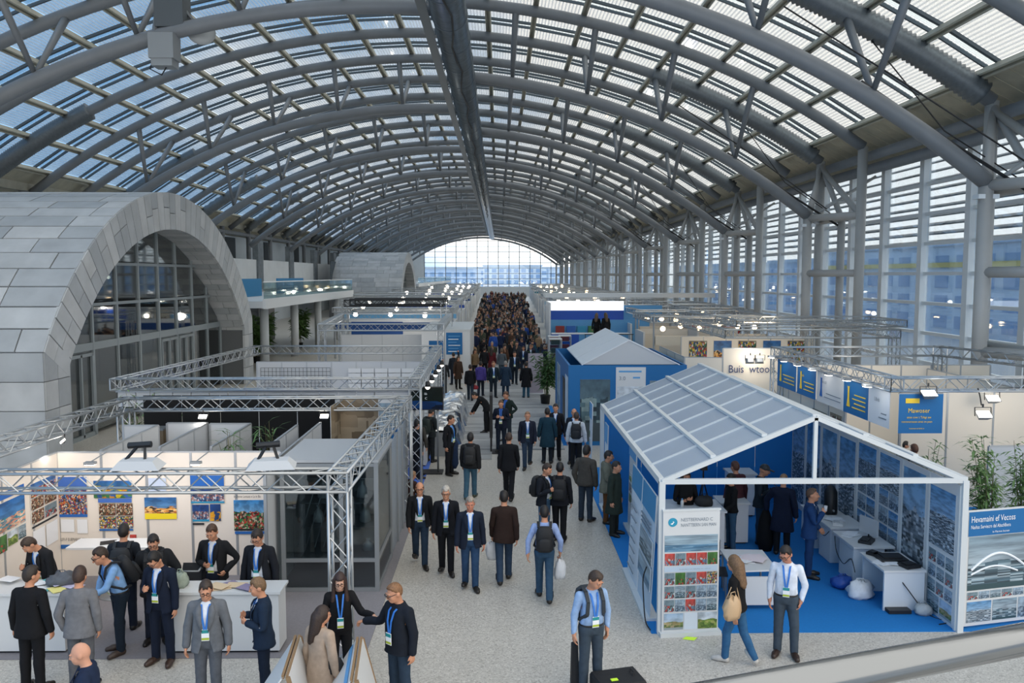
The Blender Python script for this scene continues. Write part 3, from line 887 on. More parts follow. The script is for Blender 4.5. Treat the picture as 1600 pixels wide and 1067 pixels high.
grow('sweater', 2200, JLO, JHI, 0.0095, g_jacket(.90, 0.014, 0.014, 0.0), [hemk(.90), nk, neckhole])
grow('hoodie', 2400, JLO, JHI, 0.0095, g_jacket(.86, 0.03, 0.026, 0.0, True), [hemk(.86), neckhole])
grow('parka', 2500, JLO, JHI, 0.0095, g_jacket(.78, 0.038, 0.034, 0.02, True), [hemk(.78), neckhole, front_cut([.9, 1.25, 1.44, 1.5], [-.01, .0, .07, .06])])
grow('coat', 2500, JLO, JHI, 0.0095, g_jacket(.55, 0.026, 0.024, 0.05), [hemk(.55), nk, neckhole])
def g_trou(f): f.loft(TORSO[:3], 0.012, 0.03); legs(f, 0.012, 0.060, 0.052, rh=.086)
grow('trousers', 1700, (-.3, -.25, .03), (.3, .25, 1.05), 0.010, g_trou, [hemk(.05), lambda x, y, z: z - 1.0 + 0 * x + 0 * y])
def g_belt(f): f.loft(TORSO[1:4], 0.015, 0.02)
grow('belt', 260, (-.3, -.25, .9), (.3, .25, 1.1), 0.010, g_belt, [hemk(.972), lambda x, y, z: z - 1.006 + 0 * x + 0 * y])
grow('shoes', 700, (-.3, -.3, -.01), (.3, .2, .2), 0.009, lambda f: feet(f, 0.008), [lambda x, y, z: -z + 0 * x + 0 * y, lambda x, y, z: z - .105 + 0 * x + 0 * y])
for nm, sg in (('shoe_left', 1), ('shoe_right', -1)):
    V_, F_, _ = LIB['shoes']; ok = (V_[F_][:, :, 0] * sg > 0).all(1); F_ = F_[ok]; u_, inv = np.unique(F_, return_inverse=True); LIB[nm] = [V_[u_], inv.reshape(-1, 3), None]
# hair
def hairline(y0, z0, y1, z1):
    ny, nz = -(z1 - z0), (y1 - y0); L = math.hypot(ny, nz); ny /= L; nz /= L
    return lambda x, y, z: -(ny * (y - y0) + nz * (z - z0)) + 0.0045 * np.sin(95 * x + 1.3) + .003 * np.sin(160 * x + 60 * y)
def g_hair(off, top=0.0):
    def fn(f):
        f.ell(HC + v3(0, .014, .016), (.077 + off, .097 + off, .105 + off + top), 0.01)
        if top: f.ell(HC + v3(0.008, -.03, .082), (.056, .04, .026 + top), 0.03)
    return fn
# temples: hair steps back above the eyes, sideburns come down before the ears
TEMPLE = lambda x, y, z: np.minimum(np.minimum(-.052 - y, 1.735 - z), np.abs(x) - .034)
HLO, HHI = (-.2, -.24, 1.2), (.2, .25, 1.85)
grow('hair_short', 420, HLO, HHI, 0.009, g_hair(.007, .010), [hairline(-.098, 1.724, .085, 1.552), TEMPLE])
grow('hair_full', 460, HLO, HHI, 0.009, g_hair(.010, .020), [hairline(-.100, 1.714, .09, 1.545), TEMPLE])
grow('hair_crop', 400, HLO, HHI, 0.009, g_hair(.005, .004), [hairline(-.080, 1.738, .085, 1.56), TEMPLE])
grow('hair_fringe', 400, HLO, HHI, 0.009, g_hair(.007), [hairline(-.03, 1.655, .08, 1.57), lambda x, y, z: z - 1.69 + 0 * x + 0 * y])
def g_long(f):
    g_hair(.016)(f)
    for s in (1, -1):
        f.cone((s * .07, .03, 1.66), (s * .075, .06, 1.45), .035, .04, 0.03); f.cone((s * .05, .09, 1.62), (s * .05, .12, 1.34), .05, .035, 0.04)
    f.cone((0, .09, 1.62), (0, .13, 1.30), .06, .035, 0.04)
lc_ = lambda x, y, z: np.minimum(0.068 - np.abs(x), -0.052 - y) * 1.0
facecut = lambda x, y, z: np.minimum(np.minimum(0.066 - np.abs(x), -.03 - y), 1.70 - z)
grow('hair_long', 700, HLO, HHI, 0.010, g_long, [facecut])
def g_longf(f):
    g_hair(.016)(f)
    for s in (1, -1): f.cone((s * .082, .0, 1.66), (s * .10, -.075, 1.40), .03, .036, 0.03); f.cone((s * .10, -.075, 1.40), (s * .10, -.12, 1.22), .036, .024, 0.03)
    f.cone((0, .09, 1.62), (0, .12, 1.40), .06, .05, 0.04)
grow('hair_long_front', 800, HLO, HHI, 0.010, g_longf, [facecut])
def g_pony(f): g_hair(.008)(f); f.cone((0, .11, 1.67), (0, .15, 1.5), .03, .02, 0.02)
grow('hair_ponytail', 500, HLO, HHI, 0.010, g_pony, [lambda x, y, z: np.maximum(hairline(-.092, 1.71, .08, 1.565)(x, y, z), -9)])
def g_cap(f): f.ell(HC + v3(0, .012, .028), (.088, .106, .102), 0.01); f.ell((0, -.135, 1.70), (.07, .07, .010), 0.01)
grow('flat_cap', 420, HLO, HHI, 0.009, g_cap, [hairline(-.2, 1.688, .09, 1.66)])
# lanyard, badge, spectacles, eyes, tie (small shapes laid on the A-pose)
def lanyard_shape(off):
    m = MB()
    zt_, zb_ = 1.47, 1.135
    for s in (1, -1):
        P = [v3(s * .066, .05, 1.485), v3(s * .062, -.01, 1.48), v3(s * .048, tfront(1.42, off) , 1.42), v3(s * .034, tfront(1.30, off), 1.30), v3(s * .012, tfront(1.14, off) - .004, 1.14)]
        for a, b in zip(P[:-1], P[1:]): m.beam(a, b, 0.026, 0.006, upv=(0, -1, 0.2))
    return np.array(m.v), m.f
def badge_shape(off):
    m = MB(); y = tfront(1.08, off) - .012
    m.box((0, y, 1.113), (.096, .008, .045), 0); m.box((0, y, 1.060), (.096, .008, .062), 1); m.box((0, y, 1.013), (.096, .008, .032), 2); m.box((0, y + .002, 1.065), (.10, .006, .158), 1)
    return np.array(m.v), m.f, m.m
def lapel_shape():
    m = MB()
    for s in (1, -1):
        P = [(.060, .030, 1.488, .022), (.078, tfront(1.43, .045), 1.43, .03), (.088, tfront(1.36, .047), 1.36, .045), (.075, tfront(1.25, .047), 1.25, .034), (.052, tfront(1.12, .048), 1.12, .012)]
        vs = []
        for x, y, z, w in P: vs += [(s * (x - w), y - .004, z - .01), (s * (x + w), y + .004, z + .012), (s * (x + w), y + .014, z + .012), (s * (x - w), y + .006, z - .01)]
        m.add(vs, [(4 * i + j, 4 * i + (j + 1) % 4, 4 * i + 4 + (j + 1) % 4, 4 * i + 4 + j) for i in range(4) for j in range(4)] + [(3, 2, 1, 0), (16, 17, 18, 19)])
    return np.array(m.v), m.f
def specs_shape():
    m = MB()
    for s in (1, -1):
        c = v3(s * .035, -.118, 1.653)
        P = [c + v3(.026 * math.cos(t), 0, .018 * math.sin(t)) for t in np.linspace(0, 2 * math.pi, 9)]
        m.path(P, .0035, 4); m.beam((s * .062, -.112, 1.66), (s * .083, .0, 1.655), .004, .006)
    m.beam((-.01, -.12, 1.655), (.01, -.12, 1.655), .004, .005)
    return np.array(m.v), m.f
def eyes_shape():
    m = MB()
    for s in (1, -1):
        m.ball((s * .034, -.0885, 1.652), .0115, 8, 5, 0, (1, 1, .62)); m.ball((s * .034, -.0945, 1.651), .0068, 6, 4, 1)
        m.beam((s * .016, -.108, 1.674), (s * .054, -.096, 1.676), .008, .007, 2)
    return np.array(m.v), m.f, m.m
def strap_shape(sides):
    m = MB()
    for s in sides:
        P = [v3(s * .11, .17, 1.42), v3(s * .115, .06, 1.50), v3(s * .115, -.05, 1.475), v3(s * .115, tfront(1.36, .045), 1.36), v3(s * .125, tfront(1.2, .035) + .01, 1.18), v3(s * .185, .02, 1.05), v3(s * .13, .15, 1.05)]
        for a, b in zip(P[:-1], P[1:]): m.beam(a, b, .05, .02, upv=(0, -1, .3) if abs(a[2] - b[2]) > .05 else (0, 0, 1))
    return np.array(m.v), m.f
for nm, sh in (('lanyard_in', lanyard_shape(.03)), ('lanyard_out', lanyard_shape(.05)), ('specs', specs_shape()), ('straps', strap_shape((1,))), ('straps_right', strap_shape((-1,))), ('lapels', lapel_shape())): LIB[nm] = [sh[0], sh[1], None]
for nm, sh in (('badge_in', badge_shape(.022)), ('badge_out', badge_shape(.058)), ('eyes', eyes_shape())): LIB[nm] = [sh[0], sh[1], sh[2]]

# bones: head joint, far end, radius
BON = [('pelvis', v3(0, .01, .92), v3(0, .01, 1.0), .13), ('spine', v3(0, 0, 1.02), v3(0, 0, 1.18), .13), ('chest', v3(0, .01, 1.2), v3(0, .02, 1.42), .14),
       ('neck', v3(0, .02, 1.47), v3(0, .0, 1.54), .055), ('head', v3(0, 0, 1.57), v3(0, -.01, 1.72), .09)]
for s in (1, -1):
    m = v3(s, 1, 1)
    BON += [('ua', SH * m, EL * m, .06), ('fa', EL * m, WR * m, .045), ('hand', WR * m, HN * m, .03), ('fing', HN * m + FAD * m * .012, FT * m, .02),
            ('th', HIP * m, KN * m, .085), ('sh', KN * m, AN * m, .05), ('ft', (AN + v3(0, 0, -.03)) * m, TO * m, .045)]
WCACHE = {}
def weights(name):
    if name in WCACHE: return WCACHE[name]
    V = LIB[name][0]; W = np.zeros((len(V), len(BON)))
    for i, (n, a, b, r) in enumerate(BON):
        d = b - a; t = np.clip((V - a) @ d / (d @ d), 0, 1)
        q = np.linalg.norm(V - a - t[:, None] * d, axis=1) - r
        W[:, i] = np.exp(-np.clip(q, -.02, None) / (0.022 if n not in ('fing', 'hand', 'head') else 0.012))
        if i >= 5:
            sg = 1 if i < 12 else -1
            if n in ('th', 'sh', 'ft'): W[:, i] *= 1 / (1 + np.exp(-np.clip(sg * V[:, 0] / .012, -30, 30)))
            else: W[:, i] *= (sg * V[:, 0] > 0)
    rigid = None
    if name.startswith('hair') or name in ('specs', 'eyes', 'flat_cap'): rigid = 4
    if rigid is not None: W[:] = 0; W[:, rigid] = 1
    if name in ('suit', 'jacket_open', 'jacket_closed', 'sweater', 'hoodie', 'parka', 'coat', 'shirt', 'belt', 'tee'):
        W[:, [9, 16]] *= 0.32; W[:, [10, 11, 17, 18]] *= 0.05
        W[:, [4]] = 0
    if name.startswith('lanyard') or name.startswith('badge') or name in ('straps', 'straps_right', 'lapels'):
        W[:, 3:] = 0
        if name.startswith('badge'): W[:, :] = 0; W[:, 1] = 1
    if name == 'trousers' or name.startswith('shoe'): W[:, [5, 6, 7, 8, 12, 13, 14, 15]] = 0
    W += 1e-12; W /= W.sum(1, keepdims=True)
    WCACHE[name] = W
    return W
def rx(a): c, s = math.cos(a), math.sin(a); return np.array([[1, 0, 0], [0, c, -s], [0, s, c]])
def ry(a): c, s = math.cos(a), math.sin(a); return np.array([[c, 0, s], [0, 1, 0], [-s, 0, c]])
def rz(a): c, s = math.cos(a), math.sin(a); return np.array([[c, -s, 0], [s, c, 0], [0, 0, 1]])
def align(a, b):
    a = a / np.linalg.norm(a); b = np.array(b, float); b = b / np.linalg.norm(b)
    q = Vector(a).rotation_difference(Vector(b)).to_matrix()
    return np.array(q)
def axis_rot(ax, a): return np.array(Matrix.Rotation(a, 3, Vector(ax)))
ARM_DOWN = dict(ua=(.25, .04, -1), fa=(.10, -.18, -1))
POSES = {
    'stand': dict(),
    'relaxed': dict(lt=(.06, 0, -1), rt=(.02, -.10, -1), rs=(.04, .04, -1)),
    'walk': dict(lt=(.0, -.36, -1), ls=(.0, -.05, -1), rt=(.0, .22, -1), rs=(.0, .52, -1), rfoot=35, lua=(.16, .22, -1), lfa=(.05, .05, -1), rua=(.16, -.16, -1), rfa=(.0, -.42, -1), bend=3),
    'walk2': dict(rt=(.0, -.34, -1), rs=(.0, -.03, -1), lt=(.0, .2, -1), ls=(.0, .5, -1), lfoot=32, rua=(.16, .2, -1), rfa=(.05, .02, -1), lua=(.16, -.14, -1), lfa=(.0, -.4, -1), bend=3),
    'step': dict(lt=(.0, -.18, -1), ls=(.0, .0, -1), rt=(.0, .1, -1), rs=(.0, .24, -1), rfoot=12, lua=(.16, .1, -1), rua=(.16, -.06, -1)),
    'hands_front': dict(lua=(.25, -.02, -1), lfa=(-.55, -.8, .22), rua=(.3, -.05, -1), rfa=(-.5, -.8, .3), hp=16, curl=35),
    'phone': dict(rua=(.18, -.12, -1), rfa=(-.45, -.8, .35), lua=(.16, .03, -1), hp=28, rcurl=55),
    'hip': dict(lua=(.62, .18, -.8), lfa=(-.45, -.5, -.6), rua=(.3, .05, -1), rfa=(-.6, -.7, .0), hp=15, curl=40),
    'lean': dict(bend=26, hp=2, lua=(.15, -.35, -1), lfa=(.0, -.45, -1), rua=(.15, -.2, -1), rfa=(.02, -.35, -1), lt=(.05, -.12, -1), rt=(.02, .05, -1)),
    'pocket': dict(lua=(.34, .16, -1), lfa=(-.22, -.25, -1), rua=(.2, .06, -1), rfa=(.02, -.18, -1), hp=8),
    'folded': dict(lua=(.2, -.12, -1), lfa=(-.9, -.42, .0), rua=(.2, -.12, -1), rfa=(-.9, -.46, .12), curl=30),
    'drink': dict(rua=(.2, -.35, -1), rfa=(-.25, -.5, .8), lua=(.2, .02, -1), lfa=(-.2, -.6, -.6), rcurl=70, hp=-2),
    'reach': dict(rua=(.3, -.45, -.75), rfa=(.1, -.95, -.35), lua=(.17, .02, -1), rcurl=60),
    'sit': dict(lt=(.12, -1, -.12), ls=(.0, -.05, -1), rt=(.12, -1, -.12), rs=(.0, .05, -1), bend=14, lua=(.15, -.3, -1), lfa=(-.2, -.9, -.3), rua=(.15, -.3, -1), rfa=(-.2, -.9, -.3), hp=10),
    'bendover': dict(bend=58, hp=-10, lua=(.1, -.6, -1), lfa=(.0, -.6, -1), rua=(.1, -.4, -1), rfa=(.0, -.5, -1), lt=(.05, -.05, -1), rt=(.05, .1, -1)),
}
def solve(P):
    """joint positions and rotations for each bone"""
    b = R(P.get('bend', 2)); tw = R(P.get('twist', 0)); rl = R(P.get('roll', 0))
    Rs = [None] * len(BON); Js = [bb[1] for bb in BON]; Jn = [None] * len(BON)
    Rp = rx(R(P.get('tilt', 0))); Rs[0] = Rp; Jn[0] = Js[0]
    def child(i, p, Rm): Rs[i] = Rm; Jn[i] = Jn[p] + Rs[p] @ (Js[i] - Js[p])
    child(1, 0, ry(rl * .5) @ rz(tw * .5) @ rx(b * .5) @ Rp); child(2, 1, ry(rl) @ rz(tw) @ rx(b) @ Rp)
    child(3, 2, rz(tw + R(P.get('hy', 0)) * .4) @ rx(b + R(P.get('hp', 4)) * .4) @ Rp)
    child(4, 3, rz(tw + R(P.get('hy', 0))) @ ry(R(P.get('hr', 0))) @ rx(b * .8 + R(P.get('hp', 4))) @ Rp)
    for o, sg, k in ((5, 1, 'l'), (12, -1, 'r')):
        m = v3(sg, 1, 1)
        ua = np.array(P.get(k + 'ua', ARM_DOWN['ua']), float) * m; fa = np.array(P.get(k + 'fa', ARM_DOWN['fa']), float) * m
        T = rz(tw)
        ua = T @ ua; fa = T @ fa
        A = align(UAD * m, ua)
        child(o, 2, A)
        A2 = align(A @ (FAD * m), fa) @ A
        child(o + 1, o, A2)
        ha = P.get(k + 'ha'); A3 = A2
        if ha is not None: A3 = align(A2 @ (FAD * m), T @ (np.array(ha, float) * m)) @ A2
        rr = P.get(k + 'hroll', 0)
        if rr: A3 = axis_rot(A3 @ (FAD * m), R(rr) * sg) @ A3
        child(o + 2, o + 1, A3)
        cu = R(P.get(k + 'curl', P.get('curl', 14)))
        child(o + 3, o + 2, axis_rot(A3 @ v3(0, 1, 0), cu * sg) @ A3)
        th = np.array(P.get(k + 't', (.03, 0, -1)), float) * m; sh = np.array(P.get(k + 's', (.02, .03, -1)), float) * m
        B = align((KN - HIP) * m, th); child(o + 4, 0, B)
        B2 = align(B @ ((AN - KN) * m), sh) @ B; child(o + 5, o + 4, B2)
        yaw_ = math.atan2(th[0], 1) * .3 + R(10) * sg
        child(o + 6, o + 5, rz(yaw_) @ rx(-R(P.get(k + 'foot', 0))))
    return Rs, Js, Jn
def skin(name, sol, s):
    V = LIB[name][0]; W = weights(name); Rs, Js, Jn = sol
    out = np.zeros_like(V)
    if name.startswith('hair') or name in ('specs', 'eyes', 'flat_cap'): V = HPIV + (V - HPIV) * 1.06
    elif name == 'body':
        g = np.clip((V[:, 2:3] - 1.50) / .06, 0, 1) * (np.abs(V[:, :1]) < .2); V = HPIV + (V - HPIV) * (1 + .06 * g)
    for i in range(len(BON)):
        w = W[:, i:i + 1]
        if w.max() < 1e-4: continue
        out += w * ((V - Js[i]) @ Rs[i].T + Jn[i])
    return out * s
def arr_mesh(name, V, F, mats, mi=None, smooth=True):
    me = bpy.data.meshes.new(name)
    me.from_pydata(V.tolist(), [], F.tolist() if isinstance(F, np.ndarray) else F)
    for m in mats: me.materials.append(m)
    if mi is not None: me.polygons.foreach_set('material_index', np.asarray(mi, np.int32))
    if smooth: me.polygons.foreach_set('use_smooth', np.ones(len(F), bool))
    me.update(); return me
def cloth(c, rough=0.85): return mat('cloth_' + c, c, rough, var=0.12, scale=14, bump=0.12, spec=0.25)
def skinmat(c): return mat('skin_' + c, c, 0.55, var=0.06, scale=9, spec=0.35)
M_LY = mat('lanyard_blue', '#2f74c8', 0.6); M_BT = mat('badge_teal', '#1f8a8c', 0.4); M_BW2 = mat('badge_white', '#e8ebee', 0.4); M_BG = mat('badge_green', '#a9b83a', 0.4)
M_EYE = mat('eye_white', '#a89c92', 0.3); M_IRIS = mat('eye_dark', '#1d1713', 0.2); M_SPEC = mat('spectacle_frame', '#15161a', 0.3)
M_BAG = mat('black_backpack', '#17191d', 0.7, var=0.2, scale=12, bump=0.2)
TOPNAME = {'suit': 'jacket', 'jacket_open': 'jacket', 'jacket_closed': 'jacket', 'parka': 'parka', 'coat': 'coat', 'sweater': 'sweater', 'hoodie': 'hoodie', 'shirt': 'shirt'}
SOLVED = {}
HPIV = v3(0, .0, 1.53)
def person(label, x, y, h, heading, top=('suit', '#17191f'), shirt='#d9dee6', trou='#1a2130', shoes='#1a1613', hair=('hair_short', '#2a211b'), skin_c='#c08a6d',
           pose='stand', lan=True, specs=False, z=0.0, group=None, female=False, belt=None, **kw):
    P = dict(POSES[pose]); P.update(kw)
    sol = solve(P); s = h / 1.75
    body = skin('body', sol, s)
    if female: s_x = 0.92
    zmin = body[:, 2].min() - 0.008 * s
    if pose == 'sit' and 'seat' in P: zmin = body[:, 2].min() - .0
    def fix(V):
        V = V.copy(); V[:, 2] -= zmin
        if female: V[:, 0] *= .92; V[:, 1] *= .95
        return V
    o = mk('person', arr_mesh('person', fix(body), LIB['body'][1], [skinmat(skin_c)]), None, (x, y, z), (0, 0, R(heading)))
    tag(o, label, 'person', group)
    def part(name, key, mats):
        V, F, mi = LIB[key]
        return mk(name, arr_mesh(name, fix(skin(key, sol, s)), F, mats, mi, key not in ('lanyard_in', 'lanyard_out', 'badge_in', 'badge_out', 'straps')), o)
    part('trousers', 'trousers', [cloth(trou)]); part('shoe', 'shoe_left', [mat('leather_' + shoes, shoes, 0.4)]); part('shoe', 'shoe_right', [mat('leather_' + shoes, shoes, 0.4)])
    kind, tc = top
    if kind in ('suit', 'jacket_open', 'parka', 'shirt'): part('shirt', 'shirt', [cloth(tc if kind == 'shirt' else shirt)])
    if kind != 'shirt': part(TOPNAME[kind], kind, [cloth(tc)])
    if kind in ('suit', 'jacket_open'): part('lapels', 'lapels', [cloth(tc)])
    if kind == 'shirt' or belt: part('belt', 'belt', [mat('belt_black', '#141312', 0.4)])
    hair = (hair[0], hair[1] or '#6b5546')
    if hair[0]: part('cap' if 'cap' in hair[0] else 'hair', hair[0], [mat('hair_' + hair[1], hair[1], 0.55, var=0.3, scale=40, bump=0.3)])
    if abs(((heading + P.get('hy', 0) + 180) % 360) - 180) < 125: part('eyes', 'eyes', [M_EYE, M_IRIS, mat('hair_' + hair[1], hair[1], 0.6)])
    if lan:
        io = 'in' if kind in ('suit', 'jacket_open', 'parka', 'shirt') else 'out'
        part('lanyard', 'lanyard_' + io, [M_LY]); part('badge', 'badge_' + io, [M_BT, M_BW2, M_BG])
    if specs: part('spectacles', 'specs', [M_SPEC])
    SOLVED[o.name] = (sol, s, zmin)
    return o
def bone_frame(o, i, p):
    """world point of a spot given in the A-pose and carried by bone i"""
    sol, s, zmin = SOLVED[o.name]; Rs, Js, Jn = sol
    q = (Rs[i] @ (np.array(p, float) - Js[i]) + Jn[i]) * s; q[2] -= zmin
    M = Matrix.Translation(o.location) @ o.rotation_euler.to_matrix().to_4x4()
    return M @ Vector(q), M.to_3x3() @ Matrix(Rs[i].tolist())
def backpack(o, label, colr='#17191d', big=1.0):
    c, M = bone_frame(o, 2, (0, .225, 1.22))
    t = thing('backpack', label, 'backpack')
    m = mat('pack_' + colr, colr, 0.7, var=0.2, scale=12, bump=0.2)
    def rbox(d, off, name, mm):
        b = MB(); x, y_, z_ = [q / 2 * big for q in d]
        prof = [(0.72, -1.0), (1.0, -.8), (1.0, .45), (.86, .82), (.55, 1.0)]
        vs = []; n = 12
        for f_, zz in prof:
            for j in range(n):
                a = 2 * math.pi * j / n; ca, sa = math.cos(a), math.sin(a)
                vs.append((f_ * x * math.copysign(abs(ca) ** .6, ca), f_ * y_ * math.copysign(abs(sa) ** .6, sa), zz * z_))
        fs = [(i * n + j, i * n + (j + 1) % n, (i + 1) * n + (j + 1) % n, (i + 1) * n + j) for i in range(4) for j in range(n)]
        fs += [tuple(range(n - 1, -1, -1)), tuple(4 * n + j for j in range(n))]
        b.add([M @ (Vector(p) + Vector(off)) + c for p in vs], fs)
        return b.build(name, mm, t, True)
    rbox((.32, .17, .46), (0, 0, 0), 'pack_body', m); rbox((.24, .08, .22), (0, .10 * big, -.08), 'front_pocket', m)
    sol, s, zmin = SOLVED[o.name]
    for key in ('straps', 'straps_right'):
        V = skin(key, sol, s); V[:, 2] -= zmin
        mk('strap', arr_mesh('strap', V, LIB[key][1], [m], None, False), t, o.location, o.rotation_euler)
    return t
ORD = ('first', 'second', 'third', 'fourth', 'fifth', 'sixth', 'seventh', 'eighth', 'ninth', 'tenth', 'eleventh', 'twelfth')
# ================================================================== BOOTHS: materials and builders
M_TRUSS = mat('aluminium_truss', '#aeb2b5', 0.33, 0.75)
M_WPANEL = mat('warm_white_panel', '#ded6cc', 0.6)
M_GPANEL = mat('grey_white_panel', '#b9bcbf', 0.6)
M_CREAMP = mat('cream_panel', '#e2d8c8', 0.6)
M_POST = mat('panel_post_aluminium', '#a8acb0', 0.4, 0.5)
M_WHITE = mat('white_laminate', '#cfd1d2', 0.4)
M_WHITEF = mat('white_frame', '#cdd1d2', 0.4)
M_BLUEC = mat('blue_carpet', '#056fb6', 0.95, var=0.05, scale=30)
M_GREYC = mat('grey_carpet', '#7d7b80', 0.95, var=0.06, scale=25)
M_PURC = mat('violet_blue_carpet', '#4a6fc4', 0.95, var=0.05, scale=25)
M_BLUEW = mat('blue_wall', '#06639e', 0.6)
M_BLUEL = mat('light_blue_wall', '#5d9ed0', 0.6)
M_BLACKW = mat('black_backdrop', '#0b0c0e', 0.9)
M_DARK = mat('dark_plastic', '#17181b', 0.45)
M_GREYM = mat('grey_metal', '#8d9296', 0.45, 0.4)
M_LAMP = mat('lamp_glow', '#fff4e2', emit=14)
M_LAMPS = mat('lamp_glow_soft', '#fff2df', emit=7)
M_PAPER = mat('paper', '#dfe2e6', 0.7)
M_TXTD = mat('dark_print', '#23262c', 0.7); M_TXTB = mat('blue_print', '#1c5ea6', 0.7); M_TXTW = mat('white_print', '#eef1f4', 0.6); M_TXTY = mat('yellow_print', '#e9c53a', 0.6); M_TXTG = mat('grey_print', '#7c8792', 0.7)
M_LEAF = mat('bamboo_leaf', '#5b7a45', 0.6, var=0.3, scale=3); M_LEAF2 = mat('palm_leaf', '#4a6b3c', 0.6, var=0.3, scale=3)
M_BARK = mat('stem', '#5b5a3a', 0.8)
M_CLEAR = glass('clear_sheet', (0.86, 0.9, 0.93), 0.07, 0.05)
M_CABGLASS = glass('cabin_glass', (0.62, 0.68, 0.70), 0.10, 0.03)

def picmat(name, sky=('#3f7fc0', '#9cc3e4'), busy=('#7a4a3a', '#c9a07a', '#3d5f86', '#22303f'), split=0.45, amp=0.15, sx=14, sy=9, band=None, bandh=0.0, seed=0.0, rough=0.45):
    """a printed photograph: sky wash over a busy ground, drawn in the sheet's own coordinates"""
    if name in MATS: return MATS[name]
    m = bpy.data.materials.new(name); m.use_nodes = True; n = m.node_tree; b = n.nodes['Principled BSDF']; L = n.links.new
    b.inputs['Roughness'].default_value = rough
    uv = n.nodes.new('ShaderNodeUVMap'); sp = n.nodes.new('ShaderNodeSeparateXYZ'); L(uv.outputs['UV'], sp.inputs[0])
    def ramp(cols, const=False):
        r = n.nodes.new('ShaderNodeValToRGB'); e = r.color_ramp.elements
        for i, c in enumerate(cols):
            p = i / max(1, len(cols) - 1) if not const else i / len(cols)
            x = e[i] if i < 2 else e.new(p)
            x.position = p; x.color = srgb(c)
        if const: r.color_ramp.interpolation = 'CONSTANT'
        return r
    rs = ramp([sky[1], sky[0]]); L(sp.outputs['Y'], rs.inputs['Fac'])
    mp = n.nodes.new('ShaderNodeMapping'); mp.inputs['Scale'].default_value = (sx, sy, 1); mp.inputs['Location'].default_value = (seed, seed * 1.7, seed)
    L(uv.outputs['UV'], mp.inputs['Vector'])
    if name[4:] in ('city', 'city2', 'city3', 'bridge', 'grey', 'hall', 'dim', 'tower'):      # blocks and window rows
        fl = n.nodes.new('ShaderNodeVectorMath'); fl.operation = 'FLOOR'; L(mp.outputs['Vector'], fl.inputs[0])
        vo = n.nodes.new('ShaderNodeTexWhiteNoise'); L(fl.outputs['Vector'], vo.inputs['Vector'])
    else:
        vo = n.nodes.new('ShaderNodeTexVoronoi'); vo.inputs['Scale'].default_value = 1.0; vo.distance = 'CHEBYCHEV'; L(mp.outputs['Vector'], vo.inputs['Vector'])
    sc = n.nodes.new('ShaderNodeSeparateColor'); L(vo.outputs['Color'], sc.inputs[0])
    rb = ramp(list(busy), True); L(sc.outputs['Red'], rb.inputs['Fac'])
    no = n.nodes.new('ShaderNodeTexNoise'); no.inputs['Scale'].default_value = 0.35; no.inputs['Detail'].default_value = 5; L(mp.outputs['Vector'], no.inputs['Vector'])
    ad = n.nodes.new('ShaderNodeMath'); ad.operation = 'MULTIPLY_ADD'; ad.inputs[1].default_value = amp * 2; L(no.outputs['Fac'], ad.inputs[0]); L(sp.outputs['Y'], ad.inputs[2])
    gt = n.nodes.new('ShaderNodeMath'); gt.operation = 'GREATER_THAN'; gt.inputs[1].default_value = split + amp; L(ad.outputs[0], gt.inputs[0])
    mx = n.nodes.new('ShaderNodeMix'); mx.data_type = 'RGBA'; L(gt.outputs[0], mx.inputs['Factor']); L(rb.outputs['Color'], mx.inputs['A']); L(rs.outputs['Color'], mx.inputs['B'])
    m2 = n.nodes.new('ShaderNodeMix'); m2.data_type = 'RGBA'; m2.blend_type = 'MULTIPLY'; m2.inputs['Factor'].default_value = 0.55; L(mx.outputs['Result'], m2.inputs['A'])
    n2 = n.nodes.new('ShaderNodeTexNoise'); n2.inputs['Scale'].default_value = 0.3; n2.inputs['Detail'].default_value = 3; L(mp.outputs['Vector'], n2.inputs['Vector'])
    r2 = ramp(['#5d6168', '#ffffff']); r2.color_ramp.elements[0].position = .36; r2.color_ramp.elements[1].position = .6; L(n2.outputs['Fac'], r2.inputs['Fac']); L(r2.outputs['Color'], m2.inputs['B'])
    last = m2.outputs['Result']
    if band:
        lt = n.nodes.new('ShaderNodeMath'); lt.operation = 'LESS_THAN'; lt.inputs[1].default_value = bandh; L(sp.outputs['Y'], lt.inputs[0])
        m3 = n.nodes.new('ShaderNodeMix'); m3.data_type = 'RGBA'; L(lt.outputs[0], m3.inputs['Factor']); L(last, m3.inputs['A']); m3.inputs['B'].default_value = srgb(band); last = m3.outputs['Result']
    L(last, b.inputs['Base Color'])
    MATS[name] = m
    return m
HARB = ('#b23a34', '#d9c9b0', '#2a5fa3', '#3a2c2c', '#c77f3f', '#566a7c')
CITY = ('#4d5f70', '#7f93a6', '#a3b5c4', '#5d7284', '#44545f')
